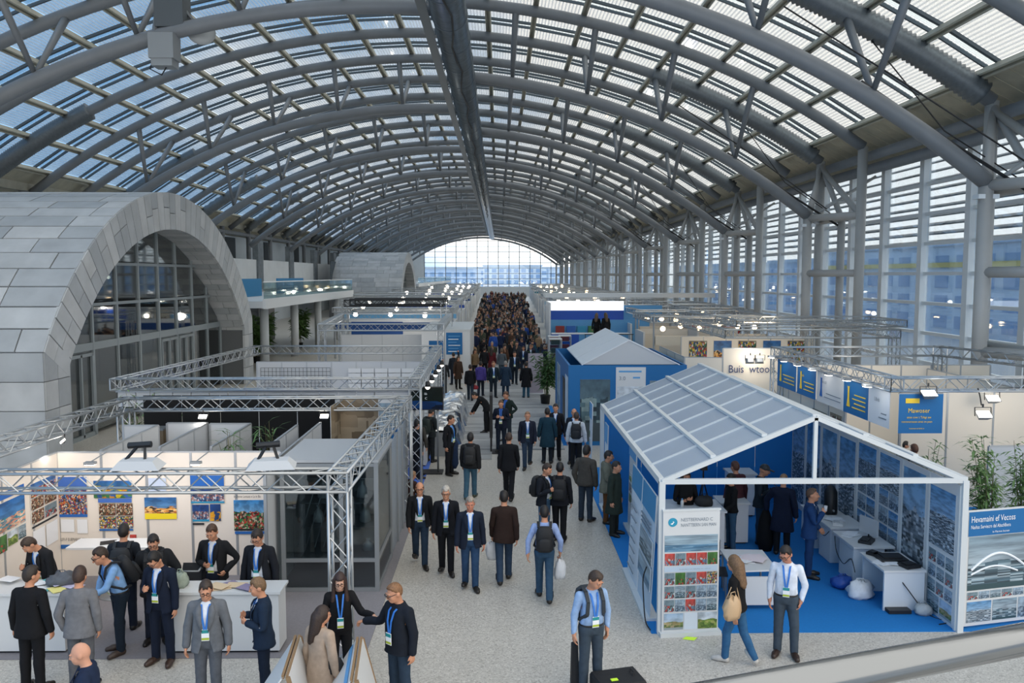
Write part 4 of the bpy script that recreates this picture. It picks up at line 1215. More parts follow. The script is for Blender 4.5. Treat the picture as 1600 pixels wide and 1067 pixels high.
PIC = {
 'harbour': picmat('pic_harbour', ('#2f6fb4', '#3b78b8'), HARB, 0.93, .04, 24, 22, '#1f5fae', .10, 1.0),
 'harbour2': picmat('pic_harbour2', ('#2c62a4', '#7fa9cf'), HARB, 0.62, .12, 18, 14, None, 0, 4.0),
 'market': picmat('pic_market', ('#9a8a70', '#b7a184'), ('#6b3a2a', '#2e2a2a', '#b3906a', '#87492f', '#d9cdb9', '#3d4f3a'), 0.95, .05, 16, 9, None, 0, 7.0),
 'market2': picmat('pic_market2', ('#88806a', '#a8977c'), ('#1f4f8f', '#d8b53a', '#a3312c', '#20303c', '#d9d2c4', '#2f6a4a'), 0.95, .05, 15, 10, None, 0, 9.0),
 'coast': picmat('pic_coast', ('#1c62a8', '#5ea0d6'), ('#e0a98a', '#d98f7f', '#4aa0b5', '#e9cdb0', '#2f8aa0'), 0.45, .12, 20, 20, None, 0, 2.0),
 'golden': picmat('pic_golden', ('#1d5fa0', '#7fb4dc'), ('#d9913f', '#e8b46a', '#3a3128', '#b56a2e', '#f0cf94'), 0.55, .28, 8, 16, '#e8cf25', .26, 3.0),
 'yellow': picmat('pic_yellow', ('#2a66b0', '#4a8a6a'), ('#e8cf25', '#3d7a4a', '#c9872f', '#2b5fa3'), 0.7, .2, 9, 3, None, 0, 3.3),
 'busy': picmat('pic_busy', ('#2f80bd', '#a5cfe6'), ('#b5342e', '#2f8a4a', '#3a2f28', '#c9b29a', '#1f3a2c', '#8a5a3a'), 0.62, .1, 26, 18, '#20211f', .06, 5.0),
 'port': picmat('pic_port', ('#1d3f7a', '#2a5a9a'), ('#b9c4d0', '#5a6a80', '#c98a7a', '#23406a', '#7d5a62'), 0.6, .1, 22, 12, '#2a8ab0', .12, 6.0),
 'field': picmat('pic_field', ('#c9d7e2', '#e4e9ec'), ('#6d8a3a', '#8aa04a', '#54702f', '#a3a860'), 0.58, .15, 6, 7, None, 0, 8.0),
 'hill': picmat('pic_hill', ('#9db9d4', '#d2dee8'), ('#7d8d52', '#a89a6a', '#5d7040', '#b8a982'), 0.5, .3, 5, 7, '#8f9a9e', .14, 2.5),
 'sea': picmat('pic_sea', ('#9fb6c4', '#8fa9b8'), ('#5c86a3', '#6d97b3', '#7fa3bb', '#4d7896'), 0.42, .06, 5, 20, None, 0, 1.5),
 'red': picmat('pic_red', ('#c9483f', '#b8605a'), ('#c03a34', '#d9d2cc', '#6a8aa0', '#b5564a'), 0.55, .2, 8, 6, None, 0, 2.2),
 'green': picmat('pic_green', ('#4a7a3a', '#3f6f34'), ('#3a6a2f', '#547f40', '#c04a42', '#2f5a2a'), 0.5, .2, 6, 4, None, 0, 3.1),
 'hall': picmat('pic_hall', ('#7d929c', '#5d727c'), ('#32454d', '#8aa0a6', '#54666c', '#b5463f', '#c9d2d4'), 0.55, .2, 12, 8, None, 0, 4.4),
 'grey': picmat('pic_grey', ('#8fa6b8', '#b9c8d4'), CITY, 0.5, .15, 12, 12, None, 0, 5.5),
 'city': picmat('pic_city', ('#3f86bf', '#a9cbe4'), CITY, 0.52, .1, 15, 62, None, 0, 1.1),
 'city2': picmat('pic_city2', ('#5d95c4', '#b9d0e2'), ('#5a6874', '#8fa1ae', '#c4ced6', '#6d7d88', '#46525c'), 0.58, .08, 12, 70, None, 0, 6.1),
 'city3': picmat('pic_city3', ('#6fa3cc', '#c9d8e2'), ('#5c6a74', '#9aa6ae', '#74808a', '#3c464e', '#b5bcc2'), 0.66, .12, 9, 48, None, 0, 9.3),
 'bridge': picmat('pic_bridge', ('#7f97a6', '#c3cdd3'), ('#4d6673', '#8ba2ae', '#5a7480', '#3a4c56', '#a9bac2'), 0.5, .18, 8, 40, '#2f4a50', .1, 3.7),
 'screen': picmat('pic_screen', ('#0c1512', '#12261f'), ('#0d2a52', '#14427a', '#0a1c38', '#0e3568'), 0.35, .2, 3, 5, None, 0, 2.9, 0.15),
 'wood': picmat('pic_wood', ('#a08f78', '#8d7c66'), ('#9c8b74', '#8a7962', '#b0a088', '#786852'), 0.99, .02, 2, 9, None, 0, 0.7),
}
def sheet(parent, name, p0, u, w, h, m, t=0.012, edge=None, lean=0.0):
    """flat printed sheet: lower-left corner p0, running along unit vector u, standing up; front faces to the right-hand side of u"""
    p0 = Vector(p0); u = Vector((u[0], u[1], 0)).normalized(); n = Vector((u.y, -u.x, 0)); up = (Vector((0, 0, 1)) - n * lean).normalized()
    a, b, c, d = p0, p0 + u * w, p0 + u * w + up * h, p0 + up * h
    P = [q + n * t for q in (a, b, c, d)] + [a, b, c, d]
    me = bpy.data.meshes.new(name)
    me.from_pydata(P, [], [(0, 1, 2, 3), (7, 6, 5, 4), (0, 4, 5, 1), (1, 5, 6, 2), (2, 6, 7, 3), (3, 7, 4, 0)])
    me.materials.append(m); me.materials.append(edge or M_WHITE)
    me.polygons.foreach_set('material_index', [0, 1, 1, 1, 1, 1])
    uvl = me.uv_layers.new(name='UVMap')
    for i, q in enumerate(((0, 0), (1, 0), (1, 1), (0, 1))): uvl.data[i].uv = q
    me.update()
    return mk(name, me, parent)
def on_sheet(p0, u, x, z, off=0.02):
    p0 = Vector(p0); u = Vector((u[0], u[1], 0)).normalized(); n = Vector((u.y, -u.x, 0))
    return p0 + u * x + Vector((0, 0, z)) + n * off
def rot_u(u): return (R(90), 0, math.atan2(u[1], u[0]))
def truss(parent, p, q, s=0.29, n=5, sep=True, step=None, rr=0.024):
    """box truss beam: four chords and the lacing between them"""
    p = Vector(p); q = Vector(q); d = (q - p); L = d.length; d.normalize()
    up = Vector((0, 0, 1)) if abs(d.z) < .9 else Vector((1, 0, 0)); sx = d.cross(up).normalized(); up = sx.cross(d)
    h = s / 2; cor = [sx * a + up * b for a, b in ((-h, -h), (h, -h), (h, h), (-h, h))]
    step = step or s * 1.05; k = max(2, int(L / step)); lac = MB()
    for i in range(4):
        c0, c1 = cor[i], cor[(i + 1) % 4]
        for j in range(k):
            a = p + d * (L * j / k); b = p + d * (L * (j + 1) / k)
            lac.tube(a + (c0 if j % 2 else c1), b + (c1 if j % 2 else c0), rr * .42, 4, caps=False)
    for e in (0, L):
        for i in range(4): lac.tube(p + d * e + cor[i], p + d * e + cor[(i + 1) % 4], rr * .8, 5)
    if sep:
        o = lac.build('truss_beam', M_TRUSS, parent)
        for c in cor: MB().tube(p + c, q + c, rr, n + 1).build('chord_tube', M_TRUSS, o, True)
    else:
        for c in cor: lac.tube(p + c, q + c, rr, n)
        o = lac.build('truss_beam', M_TRUSS, parent)
    return o
def truss_frame(label, corners, z, s=0.29, cols=None, sep=True, group=None, rr=0.024):
    t = thing('truss_frame', label, 'truss', group=group)
    k = len(corners)
    for i in range(k):
        a, b = corners[i], corners[(i + 1) % k]
        d = Vector((b[0] - a[0], b[1] - a[1], 0)).normalized() * (s / 2)
        truss(t, (a[0] - d.x, a[1] - d.y, z), (b[0] + d.x, b[1] + d.y, z), s, sep=sep, rr=rr)
    for i in (cols if cols is not None else range(k)):
        x, y = corners[i][:2]
        truss(t, (x, y, 0.02), (x, y, z - s / 2), s, sep=sep, rr=rr).name = 'truss_column'
        MB().span((x - .22, y - .22, 0), (x + .22, y + .22, .02)).build('base_plate', M_GREYM, t)
    return t
def floodlight(loc, rz_, label, lit=True, tilt=35, group=None, m=None, k=1.0):
    t = thing('floodlight', label, 'lamp', loc, rz_, group); t.scale = (k, k, k)
    T = Matrix.Rotation(R(-tilt), 3, 'X')
    hb = MB(); x, y, z = .17, .06, .11
    vs = [(-x, -y, -z), (x, -y, -z), (x, -y, z), (-x, -y, z), (-x * .6, y, -z * .6), (x * .6, y, -z * .6), (x * .6, y, z * .6), (-x * .6, y, z * .6)]
    hb.add([T @ Vector(p) for p in vs], [(0, 1, 2, 3), (7, 6, 5, 4), (0, 4, 5, 1), (1, 5, 6, 2), (2, 6, 7, 3), (3, 7, 4, 0)])
    hb.build('housing', M_GREYM, t)
    f = MB(); f.box(T @ Vector((0, -y - .006, 0)), (.3, .012, .18), M=T); f.build('lens', M_LAMP if lit else M_GPANEL, t)
    b = MB(); b.beam((-.19, 0, 0), (-.19, .02, .2), .02, .012); b.beam((.19, 0, 0), (.19, .02, .2), .02, .012); b.beam((-.19, .02, .2), (.19, .02, .2), .02, .012); b.tube((0, .02, .2), (0, .02, .28), .02, 6)
    b.build('bracket', M_DARK, t)
    return t
def armlight(p, q, label, lit=True):
    t = thing('arm_spotlight', label, 'lamp')
    MB().tube(p, q, .012, 6).build('arm', M_GREYM, t)
    b = MB().box((q[0], q[1], q[2] - .02), (.2, .13, .05)).build('head', M_GREYM, t)
    if lit: MB().box((q[0], q[1], q[2] - .05), (.17, .1, .012)).build('lens', M_LAMP, t)
    return t
def area(loc, target, size, power, col=(1, .93, .84)):
    l = bpy.data.lights.new('lamp_light', 'AREA'); l.energy = power; l.size = size; l.color = col
    o = bpy.data.objects.new('lamp_light', l); COL.objects.link(o); o.location = loc
    d = Vector(target) - Vector(loc); o.rotation_euler = d.to_track_quat('-Z', 'Y').to_euler()
    return o
def point(loc, power, r=0.1, col=(1, .92, .82)):
    l = bpy.data.lights.new('lamp_light', 'POINT'); l.energy = power; l.shadow_soft_size = r; l.color = col
    o = bpy.data.objects.new('lamp_light', l); COL.objects.link(o); o.location = loc; return o
def panels(parent, a, b, z1, m, w=1.0, z0=0.0, t=0.04, post=True, side=None):
    """run of exhibition wall panels between slim aluminium posts"""
    a = Vector((a[0], a[1], 0)); b = Vector((b[0], b[1], 0)); L = (b - a).length; d = (b - a) / L; k = max(1, round(L / w))
    ang = math.atan2(d.y, d.x)
    me = MB().span((.025, -t / 2, 0), (L / k - .025, t / 2, z1 - z0)).mesh('wall_panel', m)
    for i in range(k): mk('wall_panel', me, parent, a + d * (L * i / k) + Vector((0, 0, z0)), (0, 0, ang))
    if post:
        pm = MB().span((-.025, -.028, 0), (.025, .028, z1 - z0 + .01)).mesh('panel_post', M_POST)
        for i in range(k + 1): mk('panel_post', pm, parent, a + d * (L * i / k) + Vector((0, 0, z0)), (0, 0, ang))
        rl = MB(); rl.beam(a + Vector((0, 0, z1 + .015)), b + Vector((0, 0, z1 + .015)), .05, .03); rl.build('top_rail', M_POST, parent)
def counter(name, label, cat, x0, x1, y0, y1, h, m=None, over=.04):
    t = thing(name, label, cat, ((x0 + x1) / 2, (y0 + y1) / 2, 0))
    w, d = (x1 - x0) / 2, (y1 - y0) / 2
    MB().span((-w - over, -d - over, h - .04), (w + over, d + over, h)).build('worktop', M_WHITE, t)
    MB().span((-w, -d, .05), (w, d, h - .04)).build('cabinet_body', m or M_WHITE, t)
    MB().span((-w + .04, -d + .04, 0), (w - .04, d - .04, .05)).build('plinth', M_DARK, t)
    return t
def leafy(name, label, loc, h, n, spread, seed, m, cat='plant', leaf=(.22, .022), pot=True, droop=.5, stems=5, potm=None):
    t = thing(name, label, cat, loc); rr = random.Random(seed)
    if pot: MB().lathe([(.16, 0), (.2, .02), (.24, .4), (.26, .42), (.22, .44), (.2, .4)], 14).build('pot', potm or M_DARK, t, True)
    st = MB(); lf = MB()
    for i in range(stems):
        a = rr.uniform(0, 6.28); r0 = rr.uniform(0, .1); r1 = rr.uniform(.1, .6) * spread; hh = h * rr.uniform(.75, 1)
        P = [(r0 * math.cos(a) + (r1 - r0) * (q / 5) ** 1.6 * math.cos(a), r0 * math.sin(a) + (r1 - r0) * (q / 5) ** 1.6 * math.sin(a), .35 + (hh - .35) * q / 5) for q in range(6)]
        st.path(P, .012, 5, rs=[.014 - .002 * q for q in range(6)])
        for k in range(n // stems):
            f = rr.uniform(.25, 1); q = min(4, int(f * 5)); u = f * 5 - q
            p = Vector(P[q]).lerp(Vector(P[q + 1]), u)
            aa = rr.uniform(0, 6.28); L = leaf[0] * rr.uniform(.7, 1.3); w = leaf[1] * rr.uniform(.8, 1.3)
            d = Vector((math.cos(aa), math.sin(aa), rr.uniform(-.5, .9))).normalized()
            base = p + d * rr.uniform(0, .5) * spread * .5 * (1.2 - f * .6); s_ = d.cross(Vector((0, 0, 1))).normalized() * w
            e = base + d * L + Vector((0, 0, -droop * L * .5)); mid = base + d * L * .45
            lf.add([base, mid + s_, e, mid - s_], [(0, 1, 2, 3)])
    st.build('stem', M_BARK, t); stuff(lf.build('leaves', m, t))
    return t
def papers(name, label, loc, seed, n=5, w=.21, h=.29, cols=None, spread=.25):
    t = thing(name, label, 'papers', loc); rr = random.Random(seed)
    for i in range(n):
        MB().box((0, 0, 0), (w, h, .006)).build('sheet', (cols or [M_PAPER])[i % len(cols or [1])], t, loc=(rr.uniform(-spread, spread), rr.uniform(-spread * .5, spread * .5), .004 + .0065 * i)).rotation_euler = (0, 0, rr.uniform(-.8, .8))
    return t
def cable(label, pts, r=.008, m=None):
    P = [Vector(p) for p in pts]; out = []
    for i in range(len(P) - 1):
        p0, p1, p2, p3 = P[max(i - 1, 0)], P[i], P[i + 1], P[min(i + 2, len(P) - 1)]
        for k in range(5):
            u = k / 5
            out.append(.5 * ((2 * p1) + (p2 - p0) * u + (2 * p0 - 5 * p1 + 4 * p2 - p3) * u * u + (3 * p1 - p0 - 3 * p2 + p3) * u ** 3))
    out.append(P[-1])
    return tag(MB().path(out, r, 5).build('cable', m or M_BLACK, None, True), label, 'cable')
# ================================================================== LEFT: corner booth under the front truss
def carpet(label, x0, x1, y0, y1, m):
    return tag(MB().span((x0, y0, 0.0), (x1, y1, 0.012)).build('carpet', m), label, 'carpet')
carpet('mauve grey carpet under the corner booth with the poster wall', -14, -2.12, 12.7, 21.4, M_GREYC)
carpet('violet blue carpet strip beside the television booth', -9.5, -2.2, 21.4, 29.6, M_PURC)
FRX, FRY = -2.43, 12.46
truss_frame('big box truss frame over the corner booth nearest the camera', [(-9.15, 12.46), (-2.43, 12.46), (-2.3, 20.1), (-9.0, 20.0)], 2.9, .29, rr=.026)
wall = thing('poster_wall', 'cream panel wall with colourful posters under the front truss', 'wall')
panels(wall, (-8.75, 16.35), (-4.35, 16.35), 2.5, M_WPANEL, .88)
panels(wall, (-8.75, 12.6), (-8.75, 16.35), 2.5, M_WPANEL, .94)
wy = 16.315
def wpic(name, x0, x1, z0, z1, m): return sheet(wall, name, (x0, wy, z0), (1, 0), x1 - x0, z1 - z0, m)
wpic('photo_print', -8.72, -8.17, 1.22, 1.80, PIC['harbour'])
wpic('header_print', -8.72, -8.16, 1.80, 2.03, mat('header_blue', '#3f68b4', .5))
wpic('document', -8.70, -8.44, .92, 1.17, M_PAPER); wpic('document', -8.38, -8.18, .89, 1.17, M_PAPER)
wpic('blue_strip', -8.72, -8.18, .58, .66, M_TXTB)
text('LEFI-F EUEPIARSOCPH', .085, M_TXTD, wall, (-8.72, wy - .02, .74), squeeze=.62)
wpic('photo_print', -8.03, -7.28, 1.60, 1.95, PIC['yellow']); wpic('header_print', -7.95, -7.29, 1.51, 1.59, mat('header_blue', '#3f68b4', .5))
for i, (x, z, k) in enumerate(((-7.94, 1.25, 'market'), (-7.60, 1.25, 'market'), (-7.94, .99, 'market2'), (-7.60, .99, 'market2'))): wpic('photo_print', x, x + .325, z, z + .245, PIC[k])
wpic('blue_strip', -7.95, -7.28, .94, .975, M_TXTB); wpic('document', -7.35, -7.22, .55, .86, PIC['red'])
wpic('header_print', -6.95, -6.60, 1.68, 2.0, mat('pale_blue_print', '#b9c6dc', .6)); text('Mansons', .06, M_TXTG, wall, (-6.92, wy - .02, 1.70), squeeze=.8)
wpic('photo_print', -7.04, -6.41, 1.17, 1.61, PIC['golden'])
wpic('header_print', -6.12, -5.46, 1.80, 2.05, mat('header_blue2', '#1f5fae', .5)); wpic('photo_print', -6.12, -5.46, 1.49, 1.79, PIC['port'])
wpic('photo_print', -6.10, -5.77, 1.12, 1.46, PIC['port']); wpic('photo_print', -5.75, -5.54, 1.13, 1.47, picmat('pic_yb', ('#234a8a', '#1c3f7a'), ('#e0a52a', '#d99a25', '#2a4a7a'), .5, .3, 3, 4, None, 0, 2.7))
wpic('caption', -6.10, -5.87, 1.05, 1.09, M_TXTD)
text('Dosevia Leossas', .10, M_TXTD, wall, (-5.27, wy - .02, 1.69), squeeze=.75); text('In Deivie Leosses e La in Bis', .075, M_TXTD, wall, (-5.27, wy - .02, 1.60), squeeze=.62)
wpic('photo_print', -5.28, -4.50, .93, 1.55, PIC['busy']); wpic('blue_strip', -5.27, -4.48, .86, .915, M_TXTB)
lx = -8.72
def lpic(name, y0, y1, z0, z1, m): return sheet(wall, name, (lx, y0, z0), (0, 1), y1 - y0, z1 - z0, m)
for y0, y1, z0, z1, k in ((13.2, 15.12, 1.5, 2.02, 'coast'), (14.1, 14.52, 1.15, 1.45, 'green'), (14.55, 14.85, 1.2, 1.46, 'field'), (14.88, 15.12, 1.22, 1.46, 'bridge')): lpic('photo_print', y0, y1, z0, z1, PIC[k])
lpic('header_print', 13.2, 15.12, 2.07, 2.2, mat('header_blue2', '#1f5fae', .5))
for y0, y1, z0, z1, k in ((15.32, 16.2, 1.86, 2.12, 'harbour2'), (15.32, 15.74, 1.62, 1.84, 'market'), (15.77, 16.2, 1.62, 1.84, 'market'), (15.32, 15.74, 1.36, 1.59, 'market'), (15.77, 16.2, 1.36, 1.59, 'hall')): lpic('photo_print', y0, y1, z0, z1, PIC[k])
lpic('caption', 15.32, 16.2, 1.28, 1.32, M_TXTD); lpic('document', 15.35, 15.74, .7, 1.22, M_PAPER); lpic('document', 15.8, 16.2, .8, 1.22, M_PAPER)
# lamps of that booth
for i, (x, y, lab) in enumerate(((-8.6, 12.46, 'leftmost grey floodlight clamped over the front truss'), (-5.45, 12.46, 'grey floodlight seen from behind in the middle of front truss'), (-3.45, 12.46, 'grey floodlight on front truss near its column'))):
    f = thing('floodlight', lab, 'lamp', (x, y, 3.09), R(8 * (i - 1)))
    MB().add([(-.36, -.16, 0), (.36, -.16, 0), (.36, .16, .04), (-.36, .16, .04), (-.25, -.1, .13), (.25, -.1, .13), (.25, .1, .15), (-.25, .1, .15)], [(3, 2, 1, 0), (4, 5, 6, 7), (0, 1, 5, 4), (1, 2, 6, 5), (2, 3, 7, 6), (3, 0, 4, 7)]).build('housing', M_GPANEL, f)
    b = MB(); b.beam((-.2, 0, .12), (-.1, .25, .3), .04, .03); b.beam((.1, 0, .12), (0, .25, .3), .04, .03); b.tube((-.25, .25, .3), (.1, .25, .32), .05, 8); b.build('clamp_arm', M_DARK, f)
for i, (x, z) in enumerate(((-6.65, 2.45), (-5.75, 2.45), (-7.75, 2.45))):
    armlight((x, 16.3, 2.52), (x - .05, 15.75, z), ['slim arm spotlight above the golden picture', 'slim arm spotlight over the wall by the city pictures', 'slim arm spotlight above the poster of four photos'][i])
for i, (px, lab) in enumerate(((( -8.93, 14.6, 2.62), 'glowing lamp nearest the camera under the left truss'), ((-8.88, 16.9, 2.6), 'glowing lamp halfway along the left truss'), ((-7.1, 19.85, 2.6), 'glowing lamp under the rear truss over the partitions'), ((-4.2, 19.85, 2.6), 'small lit lamp under rear truss before the wood panel'))):
    floodlight(px, R(-60 if i < 2 else 0), lab, True, 50, k=.62)
area((-6.9, 14.6, 2.85), (-6.9, 16.4, 1.7), 1.2, 17, (1, .84, .74)); area((-5.0, 14.6, 2.85), (-5.0, 16.4, 1.6), 1.0, 13, (1, .88, .78)); area((-7.6, 13.6, 2.8), (-8.8, 15.0, 1.6), .8, 8, (1, .86, .77))
point((-8.7, 15.9, 2.55), 5, .1); point((-8.6, 17.1, 2.5), 5, .1); point((-7.1, 19.6, 2.5), 5, .1)
# counters
cl = counter('display_counter', 'white counter at left heaped with leaflets and a grey bag', 'counter', -9.6, -6.9, 12.9, 13.45, 1.0)
cr = counter('display_counter', 'white counter with papers in front of three men in dark jackets', 'counter', -5.28, -3.5, 12.86, 13.3, 1.02)
papers('leaflets', 'spread of leaflets on left white counter', (-7.45, 13.15, 1.0), 3, 9, .3, .21, [M_PAPER, mat('paper_teal', '#5aa3a8', .7), mat('paper_yellow', '#e6dc8a', .7), mat('paper_lilac', '#c9c3dd', .7)], .6)
papers('leaflets', 'brochures at the far left end of white counter', (-8.7, 13.15, 1.0), 5, 6, .3, .21, [M_PAPER, mat('paper_grey', '#c3c8cf', .7)], .35)
papers('leaflets', 'patterned brochures and tan sheet on the right white counter', (-4.2, 13.08, 1.02), 8, 6, .32, .22, [picmat('pic_leaf', ('#d5d0dc', '#e3dfe6'), ('#8d83a0', '#e6e2ea', '#6d6a80'), .99, .02, 14, 14, None, 0, 1.9), mat('paper_tan', '#d9c2a0', .7)], .3)
def softbag(label, loc, d, m, seed, name='bag', cat='bag', rz_=0):
    t = thing(name, label, cat, loc, rz_); b = MB(); rr = random.Random(seed); n = 16; pr = [(.75, 0), (1, .25), (.95, .6), (.7, .9), (.25, 1.0)]
    vs = []
    for f_, zz in pr:
        for j in range(n):
            a = 2 * math.pi * j / n; k = f_ * (1 + rr.uniform(-.2, .2))
            vs.append((k * d[0] / 2 * math.cos(a), k * d[1] / 2 * math.sin(a), zz * d[2] * (1 + rr.uniform(-.18, .18) if zz else 1)))
    fs = [(i * n + j, i * n + (j + 1) % n, (i + 1) * n + (j + 1) % n, (i + 1) * n + j) for i in range(4) for j in range(n)] + [tuple(range(n - 1, -1, -1)), tuple(4 * n + j for j in range(n))]
    b.add(vs, fs).build('bag_body', m, t, True)
    MB().path([(-d[0] * .2, 0, d[2] * .95), (-d[0] * .12, 0, d[2] * 1.2), (d[0] * .12, 0, d[2] * 1.2), (d[0] * .2, 0, d[2] * .95)], .008, 5).build('handle', m, t, True)
    return t
softbag('crumpled grey bag lying on the left counter', (-7.1, 13.25, 1.0), (.45, .35, .2), mat('grey_bag', '#5c6068', .8, var=.2, scale=10, bump=.3), 4)
softbag('pale green cloth bag on the left end of right counter', (-5.12, 13.08, 1.02), (.26, .28, .24), mat('green_grey_bag', '#9aa597', .85, var=.1, scale=10, bump=.3), 14)
tr = thing('folding_trolley', 'folded grey tube trolley with black bag beside right counter', 'trolley', (-5.2, 13.95, 0))
fr = MB()
for s_ in (-.2, .2): fr.path([(s_, .25, .05), (s_, .1, .8), (s_, -.25, 1.12), (s_, -.4, 1.1)], .016, 8)
fr.tube((-.2, -.4, 1.1), (.2, -.4, 1.1), .016, 8); fr.tube((-.2, .1, .8), (.2, .1, .8), .016, 8); fr.build('tube_frame', M_GREYM, tr, True)
MB().box((0, .0, .86), (.38, .3, .42), M=Matrix.Rotation(R(-30), 3, 'X')).build('black_case', M_BAG, tr)
for s_ in (-.22, .22): MB().tube((s_ - .02, .25, .09), (s_ + .02, .25, .09), .09, 12).build('wheel', M_DARK, tr, True)
# small white table by the posters
tb = thing('table', 'white high table with a tablet beside the poster wall', 'table', (-7.2, 15.3, 0))
MB().span((-.75, -.28, .98), (.75, .28, 1.02)).build('tabletop', M_WHITE, tb); MB().tube((0, 0, .03), (0, 0, .98), .04, 10).build('leg', M_GREYM, tb, True); MB().tube((0, 0, 0), (0, 0, .03), .28, 18).build('foot', M_GREYM, tb, True)
tag(MB().box((-7.3, 15.3, 1.03), (.28, .2, .012), rz=.4).build('tablet_computer', M_DARK), 'dark tablet lying on white high table', 'tablet')
papers('leaflets', 'blue and white leaflets on the white high table', (-7.0, 15.35, 1.02), 9, 3, .2, .15, [M_PAPER, mat('paper_blue', '#7da6d0', .7)], .1)
# glass cabin with shelves
cb = thing('display_cabin', 'glazed aluminium display cabin with grey roof at booth corner', 'cabinet')
x0, x1, y0, y1, hh = -4.08, -2.32, 15.45, 17.4, 2.5
for x, y in ((x0, y0), (-2.98, y0), (x1, y0), (x0, y1), (x1, y1)): MB().span((x - .04, y - .04, 0), (x + .04, y + .04, hh)).build('upright', M_GREYM, cb)
for z in (.05, .62, hh - .05):
    b = MB(); b.beam((x0, y0, z), (x1, y0, z), .06, .07); b.beam((x1, y0, z), (x1, y1, z), .06, .07); b.build('rail', M_GREYM, cb)
MB().span((x0 - .05, y0 - .05, hh), (x1 + .05, y1 + .05, hh + .05)).build('roof_panel', mat('grey_roof_panel', '#a3a7ab', .5), cb)
for xa, xb in ((x0 + .05, -3.03), (-2.93, x1 - .05)):
    for za, zb in ((.1, .58), (.66, hh - .1)): MB().span((xa, y0 - .006, za), (xb, y0 + .006, zb)).build('glass_pane', M_CABGLASS, cb)
for za, zb in ((.1, .58), (.66, hh - .1)): MB().span((x1 - .006, y0 + .05, za), (x1 + .006, y1 - .05, zb)).build('glass_pane', M_CABGLASS, cb)
MB().span((x0, y1 - .03, 0), (x1, y1, hh)).build('back_panel', mat('cabin_back', '#90979a', .7), cb)
for z in (.35, .95, 1.45, 1.95): MB().span((x0 + .1, y0 + .9, z), (x1 - .1, y1 - .1, z + .02)).build('shelf', M_GREYM, cb)
rr = random.Random(5)
for i, (x, z) in enumerate(((-3.7, .97), (-3.3, .97), (-2.75, .97), (-3.6, 1.47), (-2.8, 1.47), (-3.4, .37), (-2.7, .37), (-3.2, 1.97))):
    hgt = rr.uniform(.25, .42)
    MB().lathe([(.09, 0), (.12, .03), (.10, hgt * .5), (.03, hgt * .8), (.05, hgt)], 10).build('exhibit', mat('exhibit_grey', '#c2c8cc', .4, .3), cb, True, loc=(x, y0 + 1.3, z))
for i in range(5): MB().tube((-3.95 + .17 * i, y0 + .5, .7), (-3.6 + .17 * i, y0 + .6, 1.9), .012, 5).build('rod', M_TRUSS, cb)
sp = thing('glass_screen', 'tall frosted glass side screen behind the display cabin', 'screen')
for i in range(3):
    MB().span((-2.33, 17.5 + i * .95, .05), (-2.30, 18.4 + i * .95, 2.45)).build('glass_pane', glass('frosted', (.7, .76, .8), .1, .2, milky=.35), sp); MB().span((-2.36, 18.4 + i * .95, 0), (-2.27, 18.47 + i * .95, 2.5)).build('upright', M_GREYM, sp)
pt = thing('partition_wall', 'grey white partition running back beside the glazed display cabin', 'partition'); panels(pt, (-4.25, 14.9), (-4.25, 19.6), 2.5, M_GPANEL, .94)
for i, (xx, ya, yb, lab) in enumerate(((-8.0, 16.6, 19.4, 'left pale partition standing behind the poster wall'), (-6.95, 16.9, 19.7, 'middle pale partition standing behind poster wall'), (-5.9, 16.9, 19.6, 'right pale partition behind the poster wall beside the palm'), (-4.75, 17.2, 19.4, 'short pale partition in front of black backdrop'))):
    t = thing('partition_wall', lab, 'partition'); panels(t, (xx, ya), (xx, yb), 2.48, M_GPANEL, .95)
    if i < 3: panels(t, (xx - (.95 if i else .8), yb), (xx, yb), 2.48, M_GPANEL, .95)
bd = thing('black_backdrop', 'tall black fabric backdrop behind the corner booth', 'backdrop'); 
for i in range(5): MB().span((-8.9 + i * .96, 20.75, 0), (-7.97 + i * .96, 20.8, 3.0)).build('fabric_panel', M_BLACKW, bd)
wd = thing('wood_print_panel', 'brown wood print panel beside black backdrop', 'panel'); sheet(wd, 'printed_face', (-3.95, 20.5, 0), (1, 0), .95, 2.95, PIC['wood']); sheet(wd, 'printed_face', (-4.02, 19.65, 0), (0.08, 1), .85, 2.9, PIC['wood'])
wp = thing('poster_board', 'white printed panel next to brown wood panel', 'panel'); sheet(wp, 'printed_face', (-2.98, 20.45, .3), (1, 0), .62, 2.55, PIC['grey']); MB().span((-3.0, 20.46, 0), (-2.34, 20.52, 2.9)).build('board', M_WHITE, wp)
leafy('potted_palm', 'spiky palm behind the poster wall by the pale partition', (-5.55, 17.1, 1.2), 1.7, 70, .5, 3, M_LEAF2, leaf=(.4, .018), stems=6)
leafy('potted_palm', 'dark palm beside the black backdrop', (-5.3, 18.9, .9), 1.9, 60, .5, 8, M_LEAF2, leaf=(.42, .02), stems=6)
leafy('potted_bamboo', 'leafy bamboo by the vault doors behind the left truss', (-9.3, 21.6, 0), 3.1, 260, .8, 5, M_LEAF, leaf=(.26, .022), stems=8)
leafy('potted_bamboo', 'second leafy bamboo beyond left truss', (-8.2, 21.9, 0), 2.7, 200, .7, 6, M_LEAF, leaf=(.26, .022), stems=7)
sb = thing('storage_box', 'low brown box behind the left truss among plants', 'box', (-8.6, 20.6, 0)); MB().span((-.35, -.3, 0), (.35, .3, 2.2)).build('box_body', PIC['wood'], sb); MB().span((-.36, -.31, 2.2), (.36, .31, 2.24)).build('lid', M_GREYM, sb)
